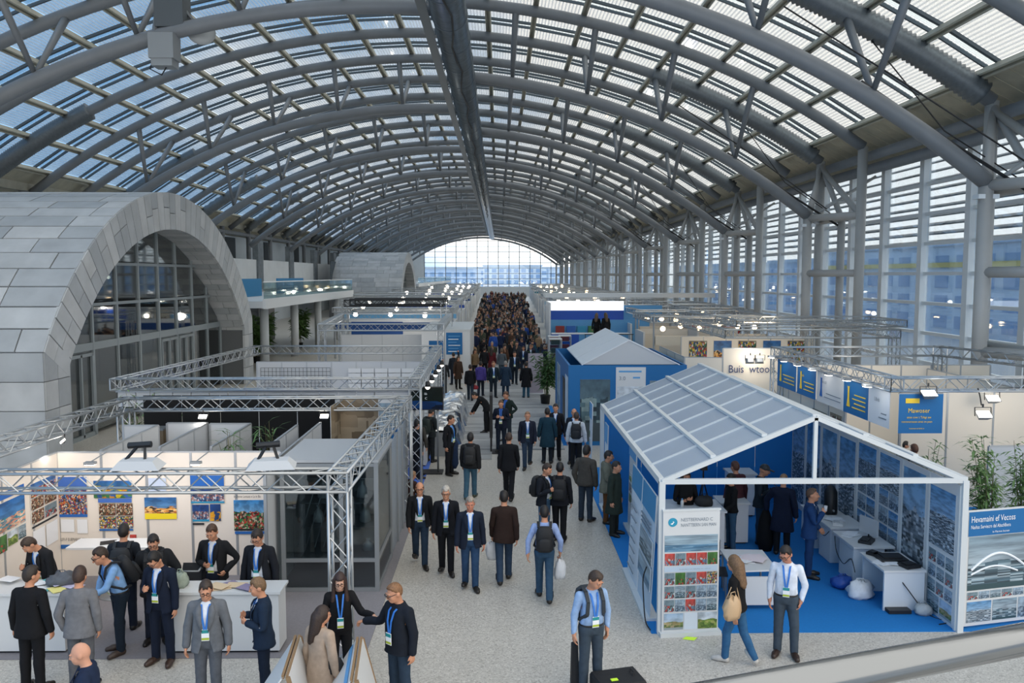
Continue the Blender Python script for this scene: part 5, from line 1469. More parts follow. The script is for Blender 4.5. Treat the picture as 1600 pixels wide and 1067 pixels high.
# television on its stand
tv = thing('television', 'large black television facing the aisle beyond corner booth', 'television', (-2.22, 25.0, 0))
MB().span((-.53, -.03, 1.93), (.53, .04, 2.64)).build('casing', M_DARK, tv); sheet(tv, 'screen', (-.5, -.033, 1.96), (1, 0), 1.0, .65, PIC['screen'], .004, M_DARK)
MB().tube((-.35, .05, 0), (-.35, .05, 2.3), .03, 8).build('stand_pole', M_GREYM, tv, True); MB().tube((.35, .05, 0), (.35, .05, 2.3), .03, 8).build('stand_pole', M_GREYM, tv, True); MB().span((-.5, -.25, 0), (.5, .35, .03)).build('stand_base', M_DARK, tv)
text('lib', .1, M_TXTW, tv, (-.05, -.045, 2.4)); text('C', .1, M_TXTW, tv, (-.03, -.045, 2.26))
cw = counter('display_counter', 'white display counter under the television', 'counter', -3.2, -2.3, 25.8, 26.8, .95)
bb = thing('banner', 'small blue banner with round emblem on truss column', 'banner'); sheet(bb, 'printed_face', (-2.62, 20.0, 1.55), (1, 0), .32, .75, M_BLUEW)
MB().tube((-2.46, 19.98, 1.95), (-2.46, 19.97, 1.95), .11, 18).build('emblem', M_BLUEL, bb)
# silver foil covered display
fo = thing('foil_covered_table', 'long table draped in crumpled silver foil beside the aisle', 'table')
M_FOIL = mat('silver_foil', '#d7dadd', .2, .95)
rr = random.Random(21); V = []; nx, ny = 9, 46
for j in range(ny):
    y = 27.2 + 9.0 * j / (ny - 1)
    prof = [(0, 0), (.02, .45), (.05, .86), (.3, .93), (.55, .95), (.8, .92), (.98, .8), (1.08, .4), (1.2, .0)]
    for a, z in prof: V.append((-2.35 + a * (.85 if y > 29 else .75) + rr.uniform(-.06, .06), y + rr.uniform(-.06, .06), max(.002, z + rr.uniform(-.07, .07) if z else .005)))
F = [(j * nx + i, j * nx + i + 1, (j + 1) * nx + i + 1, (j + 1) * nx + i) for j in range(ny - 1) for i in range(nx - 1)]
MB().add(V, F).build('foil_sheet', M_FOIL, fo)
MB().span((-2.3, 27.3, 0), (-1.6, 36.1, .8)).build('table_body', M_GREYM, fo)
# grey board walkway
wk = thing('board_walkway', 'grey wooden board walkway along the middle of the aisle', 'walkway')
rr = random.Random(4)
M_PLK = [mat('walk_plank_%d' % i, c, .5, var=.08, scale=3) for i, c in enumerate(('#9a9b9b', '#8d8f90', '#a5a6a6', '#949596'))]
y = 28.3
while y < 66:
    w = .46; MB().span((-1.55, y + .012, 0), (2.25, y + w - .012, .03 + rr.uniform(0, .006))).build('plank', M_PLK[rr.randrange(4)], wk); y += w
for i, (y, h) in enumerate(((26.75, .028), (27.5, .032))):
    MB().span((-1.5, y, 0), (-.25, y + .7, h)).build('step_board', M_PLK[i], wk)
MB().span((-1.55, 28.25, 0), (2.25, 28.3, .045)).build('edge_strip', M_GREYM, wk)
# dark posts of the standing display in the aisle
dp = thing('display_stand', 'black upright display stand seen edge on in the aisle', 'stand', (-.28, 27.9, 0))
for y, h in ((0, 1.95), (.9, 1.9)): MB().span((-.03, y - .03, .03), (.03, y + .03, h)).build('post', M_DARK, dp)
MB().span((-.05, 0, .5), (.05, .9, 1.95)).build('board', M_DARK, dp); MB().span((-.3, -.3, 0), (.3, 1.2, .03)).build('base', M_DARK, dp)

# ---------------- second and third truss booths on the left
def lamps_along(a, b, n, z, lab, group, rz_=0, r=.07):
    for i in range(n):
        p = Vector(a).lerp(Vector(b), (i + .5) / n)
        t = thing('spotlight', lab % ORD[i], 'lamp', (p.x, p.y, z), rz_, group)
        MB().lathe([(.05, .1), (.075, 0), (.08, -.06)], 8).build('housing', M_DARK, t, True); MB().ball((0, 0, -.07), r, 8, 5).build('bulb', M_LAMPS, t, True)
truss_frame('second box truss frame on the left over the white fascia', [(-10.35, 22.6), (-2.3, 22.6), (-2.45, 33.0), (-9.6, 33.0)], 3.05, .3, cols=[1, 2])
fs = thing('fascia_board', 'long white fascia of panels hung below second truss', 'fascia')
for i in range(16): MB().span((-10.4 + i * .5, 22.66, 2.42), (-9.93 + i * .5, 22.7, 2.82)).build('fascia_panel', M_GPANEL, fs)
MB().span((-10.45, 22.64, 2.82), (-2.4, 22.72, 2.87)).build('top_rail', M_POST, fs); MB().span((-10.45, 22.64, 2.37), (-2.4, 22.72, 2.42)).build('bottom_rail', M_DARK, fs)
b2 = thing('partition_wall', 'pale rear wall of the second truss booth with wire racks', 'partition'); panels(b2, (-9.5, 32.6), (-2.7, 32.6), 2.6, M_GPANEL, .97)
for x0_, x1_ in ((-9.3, -6.6),):
    g = MB()
    for i in range(19): g.beam((x0_ + .15 * i, 32.4, .6), (x0_ + .15 * i, 32.4, 2.4), .012, .012)
    for i in range(13): g.beam((x0_, 32.4, .6 + .15 * i), (x1_, 32.4, .6 + .15 * i), .012, .012)
    tag(g.build('wire_rack', M_DARK), 'black wire grid rack on rear wall of second truss booth', 'rack')
for i in range(6):
    t = thing('slat_board', 'white slatted wall board, %s from the wire rack in second truss booth' % ORD[i], 'board', (-5.9 + i * .52, 32.45, .4), 0, 'slatted boards')
    for k in range(10): MB().span((0, -.03, .2 * k), (.48, 0, .2 * k + .17)).build('slat', M_WHITE, t)
for i, (x, y, w, lab) in enumerate(((-8.6, 24.4, 1.4, 'white cabinet at the left in second truss booth'), (-6.2, 25.0, 1.6, 'white cabinet mid way in second truss booth'), (-4.0, 29.5, 1.2, 'white stepped stand at the right of second truss booth'))):
    counter('cabinet', lab, 'cabinet', x, x + w, y, y + .7, 1.5 if i == 2 else 1.1)
for i in range(8):
    t = thing('white_chair', 'white meeting chair, %s in the %s row of the second truss booth' % (ORD[i % 4], 'front' if i < 4 else 'rear'), 'chair', (-8.5 + (i % 4) * 1.3, 27 + (i // 4) * 1.8, 0), R(40 * i), 'white meeting chairs')
    MB().span((-.22, -.22, .43), (.22, .22, .47)).build('seat', M_WHITE, t); MB().span((-.22, .19, .47), (.22, .22, .9)).build('backrest', M_WHITE, t)
    for sx in (-.19, .19):
        for sy in (-.19, .19): MB().tube((sx, sy, 0), (sx, sy, .43), .015, 5).build('leg', M_GREYM, t)
pw = thing('partition_wall', 'slanting white low wall near the television in second booth', 'partition'); panels(pw, (-3.4, 23.5), (-2.9, 31.5), 2.3, M_GPANEL, 1.0)
lamps_along((-2.1, 31, 0), (-2.1, 23.5, 0), 5, 2.8, 'glowing spotlight on aisle side of second truss, %s from the far end', 'spotlights along the second truss')
truss_frame('third truss frame on the left in front of stone arch', [(-8.2, 38.5), (-2.7, 38.5), (-2.9, 48.5), (-9.2, 48.5)], 3.6, .3, cols=[0, 1, 2, 3], sep=False)
b3 = thing('partition_wall', 'white rear wall with shelves under the third truss', 'partition'); panels(b3, (-9, 47.5), (-3.2, 47.5), 2.6, M_GPANEL, 1.2)
for i in range(5): counter('cabinet', ['white cabinet in third truss booth, first from the left', 'white cabinet in third truss booth, second from left', 'white cabinet in the middle of third truss booth', 'white cabinet in third truss booth beside the last one', 'white cabinet at the aisle end of third truss booth'][i], 'cabinet', -8 + i * 1.05, -7.1 + i * 1.05, 40 + (i % 2) * 2, 40.7 + (i % 2) * 2, 1.2)
rg = thing('lighting_rig', 'dark lighting rig hung above the third truss booth', 'truss'); 
for i in range(3): truss(rg, (-10, 54 + i * 2.0, 4.2), (-3.6, 54 + i * 2.0, 4.2), .4, sep=False, rr=.035).data.materials[0] = M_DARK
for x in (-10, -3.6): truss(rg, (x, 54, .0), (x, 54, 4.2), .35, sep=False, rr=.03)
wbk = thing('white_booth', 'big white box booth with blue text poster by the aisle', 'booth')
MB().span((-4.3, 46.0, 0), (-1.62, 53.5, 2.95)).build('walls', M_WHITE, wbk); MB().span((-4.35, 45.95, 2.95), (-1.57, 53.55, 3.02)).build('top_rim', M_WHITEF, wbk)
sheet(wbk, 'blue_poster', (-2.94, 45.98, 1.62), (1, 0), .9, 1.22, M_BLUEW)
for i in range(6): MB().span((-2.82, 45.955, 2.62 - .17 * i), (-2.82 + .66 - .1 * (i % 3), 45.965, 2.66 - .17 * i)).build('print_line', M_TXTW if i % 2 else M_BLUEL, wbk)
rb = thing('roll_up_banner', 'tall dark blue roll up banner beside the white box booth', 'banner', (-3.2, 42, 0)); sheet(rb, 'printed_face', (-.36, 0, .5), (1, 0), .72, 2.2, M_BLUEW); MB().span((-.4, -.1, 0), (.4, .12, .5)).build('base', M_BLUEW, rb)
for i in range(4): MB().span((-.28, -.03, 2.4 - .16 * i), (.2 - .08 * i, -.02, 2.46 - .16 * i)).build('print_line', M_TXTW, rb)

# ================================================================== RIGHT: glass roofed tent
carpet('bright blue carpet under and around the glass roofed tent', 2.55, 9.6, 13.5, 25.6, M_BLUEC)
TX0, TX1, TY0, TY1, TE, TR_ = 2.69, 7.75, 13.5, 21.5, 2.6, 3.66
XM = (TX0 + TX1) / 2
tent = thing('display_tent', 'white framed display tent with ridged glass roof over blue carpet', 'tent')
for x in (TX0, TX1):
    for y in (TY0, TY1): MB().span((x - .05, y - .05, 0), (x + .05, y + .05, TE)).build('corner_post', M_WHITEF, tent)
    MB().beam((x, TY0, TE), (x, TY1, TE), .1, .11).build('eave_beam', M_WHITEF, tent)
for y in (TY0, TY1):
    MB().beam((TX0, y, TE), (TX1, y, TE), .07, .085).build('tie_beam', M_WHITEF, tent); MB().beam((XM, y, TE), (XM, y, TR_), .06, .06).build('king_post', M_WHITEF, tent)
    for x in (TX0, TX1): MB().beam((x, y, TE), (XM, y, TR_), .06, .075).build('rafter', M_WHITEF, tent)
MB().beam((XM, TY0, TR_ + .03), (XM, TY1, TR_ + .03), .1, .06).build('ridge_beam', M_WHITEF, tent)
M_TROOF = glass('tent_roof_sheet', (.84, .9, .95), .14, .15, milky=.45, milk=(.80, .86, .92))
SL = math.atan2(TR_ - TE, XM - TX0)
for sgn in (-1, 1):
    xe = XM + sgn * (XM - TX0)
    def sp_(f, y, dz=0): return (xe + (XM - xe) * f, y, TE + (TR_ - TE) * f + .04 + dz)
    for i in range(9):
        y = TY0 + (TY1 - TY0) * i / 8
        if 0 < i < 8: MB().beam(sp_(0, y), sp_(1, y), .035, .05).build('roof_bar', M_WHITEF, tent)
    for f in (1 / 3, 2 / 3): MB().beam(sp_(f, TY0, .02), sp_(f, TY1, .02), .09, .05).build('purlin', M_WHITEF, tent)
    for i in range(8):
        for k in range(3):
            ya, yb = TY0 + i + .03, TY0 + i + .97; fa, fb = k / 3 + .012, (k + 1) / 3 - .012
            P = [sp_(fa, ya), sp_(fb, ya), sp_(fb, yb), sp_(fa, yb)]
            MB().add(P + [(p[0], p[1], p[2] - .012) for p in P], [(0, 1, 2, 3), (7, 6, 5, 4), (0, 4, 5, 1), (1, 5, 6, 2), (2, 6, 7, 3), (3, 7, 4, 0)]).build('roof_pane', M_TROOF, tent)
# printed side wall on the right, inside
sw = thing('printed_wall', 'row of tall city view prints along the inside right of tent', 'wall')
PK = ['city', 'city3', 'city2', 'city', 'city2', 'city3', 'city', 'city2']
for i in range(8):
    y = TY0 + .06 + i * .99
    MB().span((TX1 - .05, y, 0), (TX1 - .02, y + .94, 2.5)).build('wall_panel', M_WHITE, sw)
    if i == 0:
        sheet(sw, 'city_print', (TX1 - .05, y + .90, 1.25), (0, -1), .82, 1.05, PIC['city2'])
        for r_ in range(3):
            for c_ in range(3): sheet(sw, 'small_photo', (TX1 - .05, y + .88 - c_ * .28, .95 - .27 * r_), (0, -1), .25, .22, PIC[('hall', 'grey', 'bridge')[(r_ + c_) % 3]])
        for c_ in range(2): sheet(sw, 'photo', (TX1 - .05, y + .88 - c_ * .42, .08), (0, -1), .39, .3, PIC[('bridge', 'hill')[c_]])
    elif i in (2, 3):
        sheet(sw, 'city_print', (TX1 - .05, y + .90, 1.75), (0, -1), .82, .7, PIC[PK[i]])
        for r_ in range(4):
            for c_ in range(2): sheet(sw, 'small_photo', (TX1 - .05, y + .89 - c_ * .42, 1.42 - .36 * r_), (0, -1), .39, .32, PIC[('city2', 'grey', 'city')[(r_ + c_) % 3]])
    else: sheet(sw, 'city_print', (TX1 - .05, y + .90, .2), (0, -1), .82, 2.2, PIC[PK[i]])
    MB().span((TX1 - .07, y - .05, 0), (TX1 - .01, y, 2.5)).build('panel_post', M_WHITEF, sw)
gw = thing('glazed_gable', 'clear glass strip above prints along right side of tent', 'screen')
for i in range(4): MB().span((TX1 + .05, TY0 + .05 + i * 2, .1), (TX1 + .06, TY0 + 1.97 + i * 2, TE - .1)).build('glass_pane', M_CLEAR, gw)
bw = thing('blue_wall', 'plain bright blue rear wall of the glass roofed tent', 'wall'); 
for i in range(5): MB().span((TX0 + .05 + i, TY1 - .02, 0), (TX0 + 1.03 + i, TY1 + .02, 2.55)).build('wall_panel', mat('tent_blue', '#0a78c4', .6), bw)
# tall prints along the aisle side
def stand_panel(label, y0, y1, m, head=True, x=2.62, lean=.05, h=2.15):
    t = thing('display_banner', label, 'banner')
    sheet(t, 'printed_face', (x, y1, .06), (0, -1), y1 - y0, h, m, .012, None, lean); MB().span((x - .12, y0 - .02, 0), (x + .14, y1 + .02, .06)).build('base', M_WHITEF, t)
    if head: sheet(t, 'blue_header', (x - .016 + h * .78 * lean, y1, .06 + h * .78), (0, -1), y1 - y0, h * .22, M_BLUEL if head == 2 else mat('header_teal', '#2f86b5', .5), .012, None, lean)
    return t
M_PALE = mat('pale_print', '#cfd9e4', .5); M_PALE2 = mat('pale_blue_print2', '#b7c9da', .5)
t = stand_panel('pale drawing banner with blue header on aisle side of tent', 15.35, 16.5, M_PALE, 1)
for i in range(7): MB().span((2.545 + (1.55 - .2 * i) * .05, 15.6, 1.45 - .2 * i), (2.56 + (1.55 - .2 * i) * .05, 16.3 - .1 * (i % 3), 1.47 - .2 * i)).build('print_line', M_TXTG, t)
text('CIUIXI', .14, M_TXTD, t, (2.63, 16.4, 1.5), (R(90), 0, R(-90)), squeeze=.9); text('IMIHEP', .14, M_TXTD, t, (2.625, 16.4, 1.37), (R(90), 0, R(-90)), squeeze=.9)
t = stand_panel('pale blue landscape banner with blue header next to roll-up', 14.0, 15.3, M_PALE2, 1)
sheet(t, 'photo', (2.645, 15.25, .95), (0, -1), 1.2, .42, PIC['bridge'], .02, None, .05); sheet(t, 'photo', (2.62, 15.25, .5), (0, -1), 1.2, .4, PIC['sea'], .02, None, .05)
for i in range(3): MB().span((2.64 , 14.3, 1.45 + .08 * i), (2.665, 15.2, 1.465 + .08 * i)).build('print_line', M_TXTG, t)
for i, (ya, yb, lab, m) in enumerate(((24.2, 24.9, 'narrow white info banner farthest along the aisle side', M_PALE), (20.7, 21.3, 'white info banner with rows of icons beside tent rear corner', M_PALE), (18.6, 19.6, 'white banner with two small photos behind olive jacket man', M_WHITE))):
    bxx = 3.1 if i == 2 else 2.72; t = stand_panel(lab, ya, yb, m, 2, bxx, .02)
    for k in range(4): sheet(t, 'small_photo', (bxx + .015, yb - .1, 1.15 - .26 * k), (0, -1), .35 if i == 2 else .2, .2, PIC[('green', 'grey', 'field', 'hall')[(k + i) % 4]], .02, None, .02)
# roll-up banner with photo grid
ru = thing('roll_up_banner', 'tall roll up banner with logo and rows of small photos', 'banner', (0, 0, 0))
u = (.995, .1); p0 = Vector((2.70, 13.42, .07))
sheet(ru, 'printed_face', p0, u, .97, 2.05, M_WHITE, .012)
MB().beam((2.66, 13.42, .035), (3.70, 13.525, .035), .2, .07).build('base', M_WHITEF, ru); MB().beam((2.69, 13.42, 2.13), (3.68, 13.52, 2.13), .05, .03).build('top_rail', M_WHITEF, ru); MB().beam((3.18, 13.5, .07), (3.18, 13.5, 2.12), .02, .02).build('pole', M_GREYM, ru)
def rup(x, z, w, h, m, name='photo'): return sheet(ru, name, on_sheet(p0, u, x, z, .014), u, w, h, m, .006)
rup(.03, 1.36, .91, .28, PIC['sea'])
for r_, (z, ks) in enumerate(((1.13, ('red', 'hall', 'red', 'red', 'green')), (.80, ('hall', 'green', 'hall', 'red', 'market2')), (.57, ('hall', 'bridge', 'hall', 'grey', 'grey')), (.34, ('hall', 'grey', 'red', 'grey', 'bridge')))):
    for c_, k_ in enumerate(ks): rup(.035 + .183 * c_, z, .172, .205, PIC[k_])
rup(.035, .03, .33, .28, PIC['hill']); rup(.38, .03, .23, .28, M_PALE); rup(.62, .03, .33, .28, PIC['field'])
rup(.03, 1.02, .91, .09, M_PALE2, 'strip'); 
lg = MB(); c = on_sheet(p0, u, .16, 1.86, .016)
vs = [c + Vector(u + (0,)) * (.075 * math.cos(t_) * (1.1 if math.cos(t_) > 0 else 1)) + Vector((0, 0, .075 * math.sin(t_))) for t_ in np.linspace(0, 2 * math.pi, 25)[:-1]]
lg.add(vs, [tuple(range(24))]); lg.build('emblem', mat('emblem_teal', '#1c8fb0', .5), ru)
lg = MB(); c2 = on_sheet(p0, u, .15, 1.86, .019); lg.add([c2 + Vector(u + (0,)) * (a * .05) + Vector((0, 0, b * .05)) for a, b in ((-.6, -.5), (.1, -.8), (.8, .1), (.2, .5), (.4, 0), (-.2, -.3))], [(0, 1, 2, 3, 4, 5)]); lg.build('emblem_leaf', M_TXTW, ru)
text('NESTBERNARD C', .082, M_TXTG, ru, on_sheet(p0, u, .30, 1.87, .016), rot_u(u), squeeze=.86); text('NANTTBERN SAN MAN', .082, M_TXTG, ru, on_sheet(p0, u, .30, 1.78, .016), rot_u(u), squeeze=.70)
text('Saneharbern aus danarkan son asrinon', .035, M_TXTG, ru, on_sheet(p0, u, .28, 1.05, .02), rot_u(u))
tag(MB().add([(3.02, 13.28, .004), (3.2, 13.22, .004), (3.28, 13.3, .02), (3.1, 13.36, .012)], [(0, 1, 2, 3)]).build('yellow_card', mat('neon_card', '#c9f23a', .6, emit=0.0)), 'bright yellow green card on floor below roll-up banner', 'card')
for i, (x, y) in enumerate(((2.45, 14.3), (2.48, 15.0), (2.5, 15.6))):
    tag(MB().add([(x, y, .013), (x + .28, y - .12, .013), (x + .3, y + .15, .02), (x + .3, y + .15, .03)], [(0, 1, 2), (0, 2, 3)]).build('floor_plate', M_WHITE), ['white triangular banner foot on carpet, nearest the roll-up', 'white triangular foot under the middle of pale banners', 'white triangular foot at far end of the pale banners'][i], 'foot')
cable('thin black cable hanging down the pale blue landscape banner', [(2.58, 14.2, .9), (2.55, 14.35, .65), (2.53, 14.2, .4), (2.5, 13.8, .1), (2.55, 13.6, .02)], .012)
# desks along the prints
M_DESKB = mat('desk_grey_white', '#cfd5db', .5)
def desk(label, x0, x1, y0, y1, h=.75, cab='end'):
    t = thing('desk', label, 'desk', (x0, y0, 0)); w, d = x1 - x0, y1 - y0
    MB().span((0, 0, h - .035), (w, d, h)).build('tabletop', M_WHITE, t)
    if cab == 'end': MB().span((.02, .02, 0), (w - .02, .06, h - .035)).build('end_panel', M_DESKB, t); MB().span((w - .06, .06, .2), (w - .03, d - .05, h - .04)).build('back_panel', M_DESKB, t); MB().span((.05, d - .06, 0), (w - .02, d - .02, h - .035)).build('end_panel', M_DESKB, t)
    else:
        MB().span((.04, .08, .02), (w * .8, d * .72, h - .035)).build('cabinet_body', M_DESKB, t)
        MB().span((.035, .1, .05), (.042, d * .7, h - .1)).build('door', M_WHITE, t)
    return t
desk('white desk at the front right corner of the tent', 6.85, 7.62, 14.35, 15.35)
desk('white desk with cabinet second along the prints', 6.82, 7.62, 15.55, 16.6, .78, 'cab')
desk('white desk with rounded cabinet third along the prints', 6.85, 7.62, 16.75, 17.7, .78, 'cab')
tag(MB().span((6.9, 14.2, .02), (7.3, 14.4, .08)).build('black_box', M_DARK), 'flat black box on the carpet below the front desk', 'box')
lp = thing('computer_monitor', 'slim monitor seen edge on upon second desk', 'monitor', (7.35, 16.1, .78)); MB().box((0, 0, .25), (.03, .5, .32), rz=.3).build('screen', M_GPANEL, lp); MB().span((-.08, -.1, 0), (.08, .1, .015)).build('base', M_DARK, lp); MB().tube((0, 0, 0), (0, 0, .12), .015, 6).build('neck', M_DARK, lp)
for i, (x, y, z, dx, dy, lab) in enumerate(((7.25, 14.95, .75, .5, .42, 'black laptop tray on the front desk'), (7.4, 14.55, .75, .3, .25, 'black cable box at the edge of front desk'), (7.05, 15.2, .75, .2, .2, 'small black camera on front desk'), (7.2, 15.85, .78, .32, .24, 'black device beside the slim monitor'), (7.1, 17.0, .78, .3, .2, 'white device on third desk'))):
    t = thing('device', lab, 'device', (x, y, z), .3 * i); MB().box((0, 0, .03), (dx, dy, .05)).build('case', M_DARK if i < 4 else M_WHITE, t); MB().box((0, .02, .06), (dx * .7, dy * .6, .02)).build('lid', M_DARK if i < 4 else M_GPANEL, t)
papers('papers', 'papers lying on the front desk', (7.1, 14.8, .752), 31, 4, .21, .29, None, .15); papers('papers', 'papers on second desk', (7.1, 16.3, .782), 32, 3, .21, .29, None, .15); papers('papers', 'papers on third desk', (7.2, 17.3, .782), 33, 3, .21, .29, None, .15)
cable('long black cable looping from the front desk to the floor', [(7.0, 15.0, .78), (7.1, 14.6, .7), (7.25, 14.32, .45), (7.5, 14.3, .12), (7.6, 14.1, .02), (7.75, 13.85, .02), (7.55, 13.75, .02)], .01)
cable('black cables drooping in front of second desk', [(6.84, 16.5, .7), (6.8, 16.3, .45), (6.82, 16.0, .3), (6.84, 15.7, .5), (6.84, 15.5, .3)], .008)
cable('black cables along the edge of third desk', [(6.86, 17.6, .78), (6.82, 17.3, .6), (6.82, 17.0, .55), (6.84, 16.8, .7)], .008)
softbag('crumpled white plastic bag on blue carpet by the desks', (6.72, 15.0, .012), (.5, .42, .3), mat('white_plastic_bag', '#d9dcdf', .45, var=.1, scale=10, bump=.5), 12, 'plastic_bag')
softbag('dark blue plastic bag behind the white one', (6.6, 15.5, .012), (.45, .35, .22), mat('blue_plastic_bag', '#1f4a9a', .45, bump=.5, scale=9), 13, 'plastic_bag')
softbag('clear plastic bag under the corner of front desk', (7.5, 14.2, .012), (.3, .25, .2), mat('clear_plastic', '#9fa5a8', .3, bump=.5, scale=12), 16, 'plastic_bag')
ur = thing('coffee_urn', 'dark coffee urn standing on third desk', 'urn', (7.3, 17.9, .75)); MB().lathe([(.14, 0), (.15, .05), (.14, .5), (.1, .58), (.05, .64)], 14).build('body', M_DARK, ur, True); MB().tube((0, -.14, .12), (0, -.2, .12), .02, 6).build('tap', M_GREYM, ur)
ds = thing('desk', 'white desk with coffee urn farthest along prints', 'desk', (6.9, 17.75, 0)); MB().span((0, 0, .71), (.7, .9, .75)).build('tabletop', M_WHITE, ds); MB().span((.03, .03, 0), (.67, .85, .71)).build('cabinet_body', M_DESKB, ds)
cn = counter('display_counter', 'white counter behind the roll-up banner with bag and bottle', 'counter', 3.5, 4.8, 17.3, 18.2, 1.0)
softbag('black handbag with tan strap on the counter behind roll-up', (4.45, 17.7, 1.0), (.42, .22, .22), M_BAG, 18, 'handbag')
bt = thing('bottle', 'small white bottle on the counter behind roll-up', 'bottle', (3.95, 17.6, 1.0)); MB().lathe([(.035, 0), (.037, .12), (.015, .16)], 10).build('body', M_WHITE, bt, True); MB().lathe([(.016, .16), (.016, .19)], 8).build('cap', M_BLUEL, bt)
c4 = counter('display_counter', 'white counter with slanted leaflet leaning at its side', 'counter', 4.95, 5.55, 18.1, 18.7, .95, M_DESKB)
sheet(c4, 'slanted_leaflet', (5.62, 18.05, .0), (.2, 1), .5, 1.0, M_PALE, .01, None, .35)
tr2 = thing('tripod', 'black camera tripod beside the woman in black sweater', 'tripod', (4.75, 19.0, 0))
for a in (0, 2.1, 4.2): MB().tube((0, 0, 1.25), (.35 * math.cos(a), .35 * math.sin(a), 0), .018, 6).build('leg', M_DARK, tr2)
MB().tube((0, 0, 1.2), (0, 0, 1.5), .02, 6).build('centre_column', M_DARK, tr2); MB().box((0, 0, 1.55), (.14, .2, .12)).build('camera_head', M_DARK, tr2)
ck = counter('display_counter', 'grey white lectern at the rear of tent', 'lectern', 5.75, 6.35, 20.2, 20.8, 1.1, M_DESKB)
tt = thing('table', 'white table with printed top at the tent entrance', 'table', (4.6, 15.0, 0))
MB().add([(-.42, -.62, .72), (.38, -.55, .72), (.44, .52, .72), (-.36, .58, .72), (-.42, -.62, .75), (.38, -.55, .75), (.44, .52, .75), (-.36, .58, .75)], [(3, 2, 1, 0), (4, 5, 6, 7), (0, 1, 5, 4), (1, 2, 6, 5), (2, 3, 7, 6), (3, 0, 4, 7)]).build('tabletop', M_WHITE, tt)
for x, y in ((-.38, -.56), (.34, -.5), (.4, .46), (-.32, .52)): MB().tube((x, y, 0), (x, y, .72), .02, 8).build('leg', M_GREYM, tt, True)
MB().span((-.36, -.56, .1), (.34, -.53, .62)).build('front_panel', M_WHITE, tt)
papers('papers', 'printed sheets spread over the table at tent entrance', (4.6, 15.0, .752), 41, 6, .42, .3, [M_PAPER, mat('paper_pink', '#dfd2d6', .7)], .2)
dc = thing('chair', 'dark chair pushed against the left of entrance table', 'chair', (4.05, 15.2, 0), R(80)); MB().span((-.22, -.22, .43), (.22, .22, .47)).build('seat', M_DARK, dc); MB().box((0, .24, .68), (.42, .04, .4)).build('backrest', M_DARK, dc)
for x in (-.19, .19):
    for y in (-.19, .19): MB().tube((x, y, 0), (x, y, .43), .015, 6).build('leg', M_GREYM, dc)
bx = thing('storage_crate', 'black crates stacked behind the tall roll-up banner', 'crate', (4.15, 16.4, 0))
for k in range(2): MB().span((-.25, -.25, .02 + .36 * k), (.25, .25, .35 + .36 * k)).build('crate_body', M_DARK, bx); MB().span((-.26, -.26, .35 + .36 * k), (.26, .26, .375 + .36 * k)).build('lid', M_GREYM, bx)
# outside poster at the right
op = thing('poster_board', 'large poster with blue header and curved building right of tent', 'panel')
u = (.974, .225); p0 = Vector((7.86, 13.62, .05))
sheet(op, 'printed_face', p0, u, 2.2, 2.0, M_WHITE, .04)
def opp(x, z, w, h, m, name='photo'): return sheet(op, name, on_sheet(p0, u, x, z, .042), u, w, h, m, .006)
opp(.02, 1.56, 2.16, .42, M_BLUEW, 'blue_header'); opp(.04, .62, 2.12, .93, PIC['bridge'])
cv = MB(); pts = [on_sheet(p0, u, .1 + 1.1 * k_ / 14, .98 + .26 * math.sin(math.pi * k_ / 14), .055) for k_ in range(15)]; cv.path(pts, .02, 6); pts = [on_sheet(p0, u, .1 + .95 * k_ / 14, .9 + .12 * math.sin(math.pi * k_ / 14), .055) for k_ in range(15)]; cv.path(pts, .015, 6); cv.build('curved_roof_print', M_TXTW, op)
for k_ in range(9): opp(.05 + .235 * k_, .46, .215, .13, PIC[('hall', 'grey', 'bridge')[k_ % 3]])
for k_ in range(4): opp(.05 + .53 * k_, .06, .50, .36, PIC[('city2', 'bridge', 'grey', 'hall')[k_]])
text('Hevamaini ef Vecoss', .15, M_TXTW, op, on_sheet(p0, u, .06, 1.80, .055), rot_u(u), squeeze=.72); text('Nashas Serviecrn dal Abschlbera', .09, M_TXTW, op, on_sheet(p0, u, .06, 1.69, .055), rot_u(u), squeeze=.68)
text('in Marivin Insivan', .05, M_TXTW, op, on_sheet(p0, u, .5, 1.60, .055), rot_u(u))
carpet('blue carpet strip in front of the large outside poster', 9.62, 12.5, 13.75, 25, M_BLUEC)
leafy('potted_bamboo', 'tall light green bamboo right of the tent, nearer one', (9.6, 15.8, 0), 2.9, 900, .8, 12, M_LEAF, leaf=(.24, .02), stems=10)
leafy('potted_bamboo', 'bushy bamboo behind the outside poster at frame edge', (10.5, 16.2, 0), 2.75, 900, .85, 13, M_LEAF, leaf=(.24, .02), stems=10)
leafy('potted_bamboo', 'small bamboo peeping over the tent roof edge', (9.2, 17.6, 0), 2.5, 160, .5, 15, M_LEAF, leaf=(.22, .02), stems=6)
leafy('potted_bamboo', 'sparse bamboo between the tent roof and hanging banners', (8.2, 22.6, 0), 2.7, 120, .4, 17, M_LEAF, leaf=(.22, .02), stems=5)

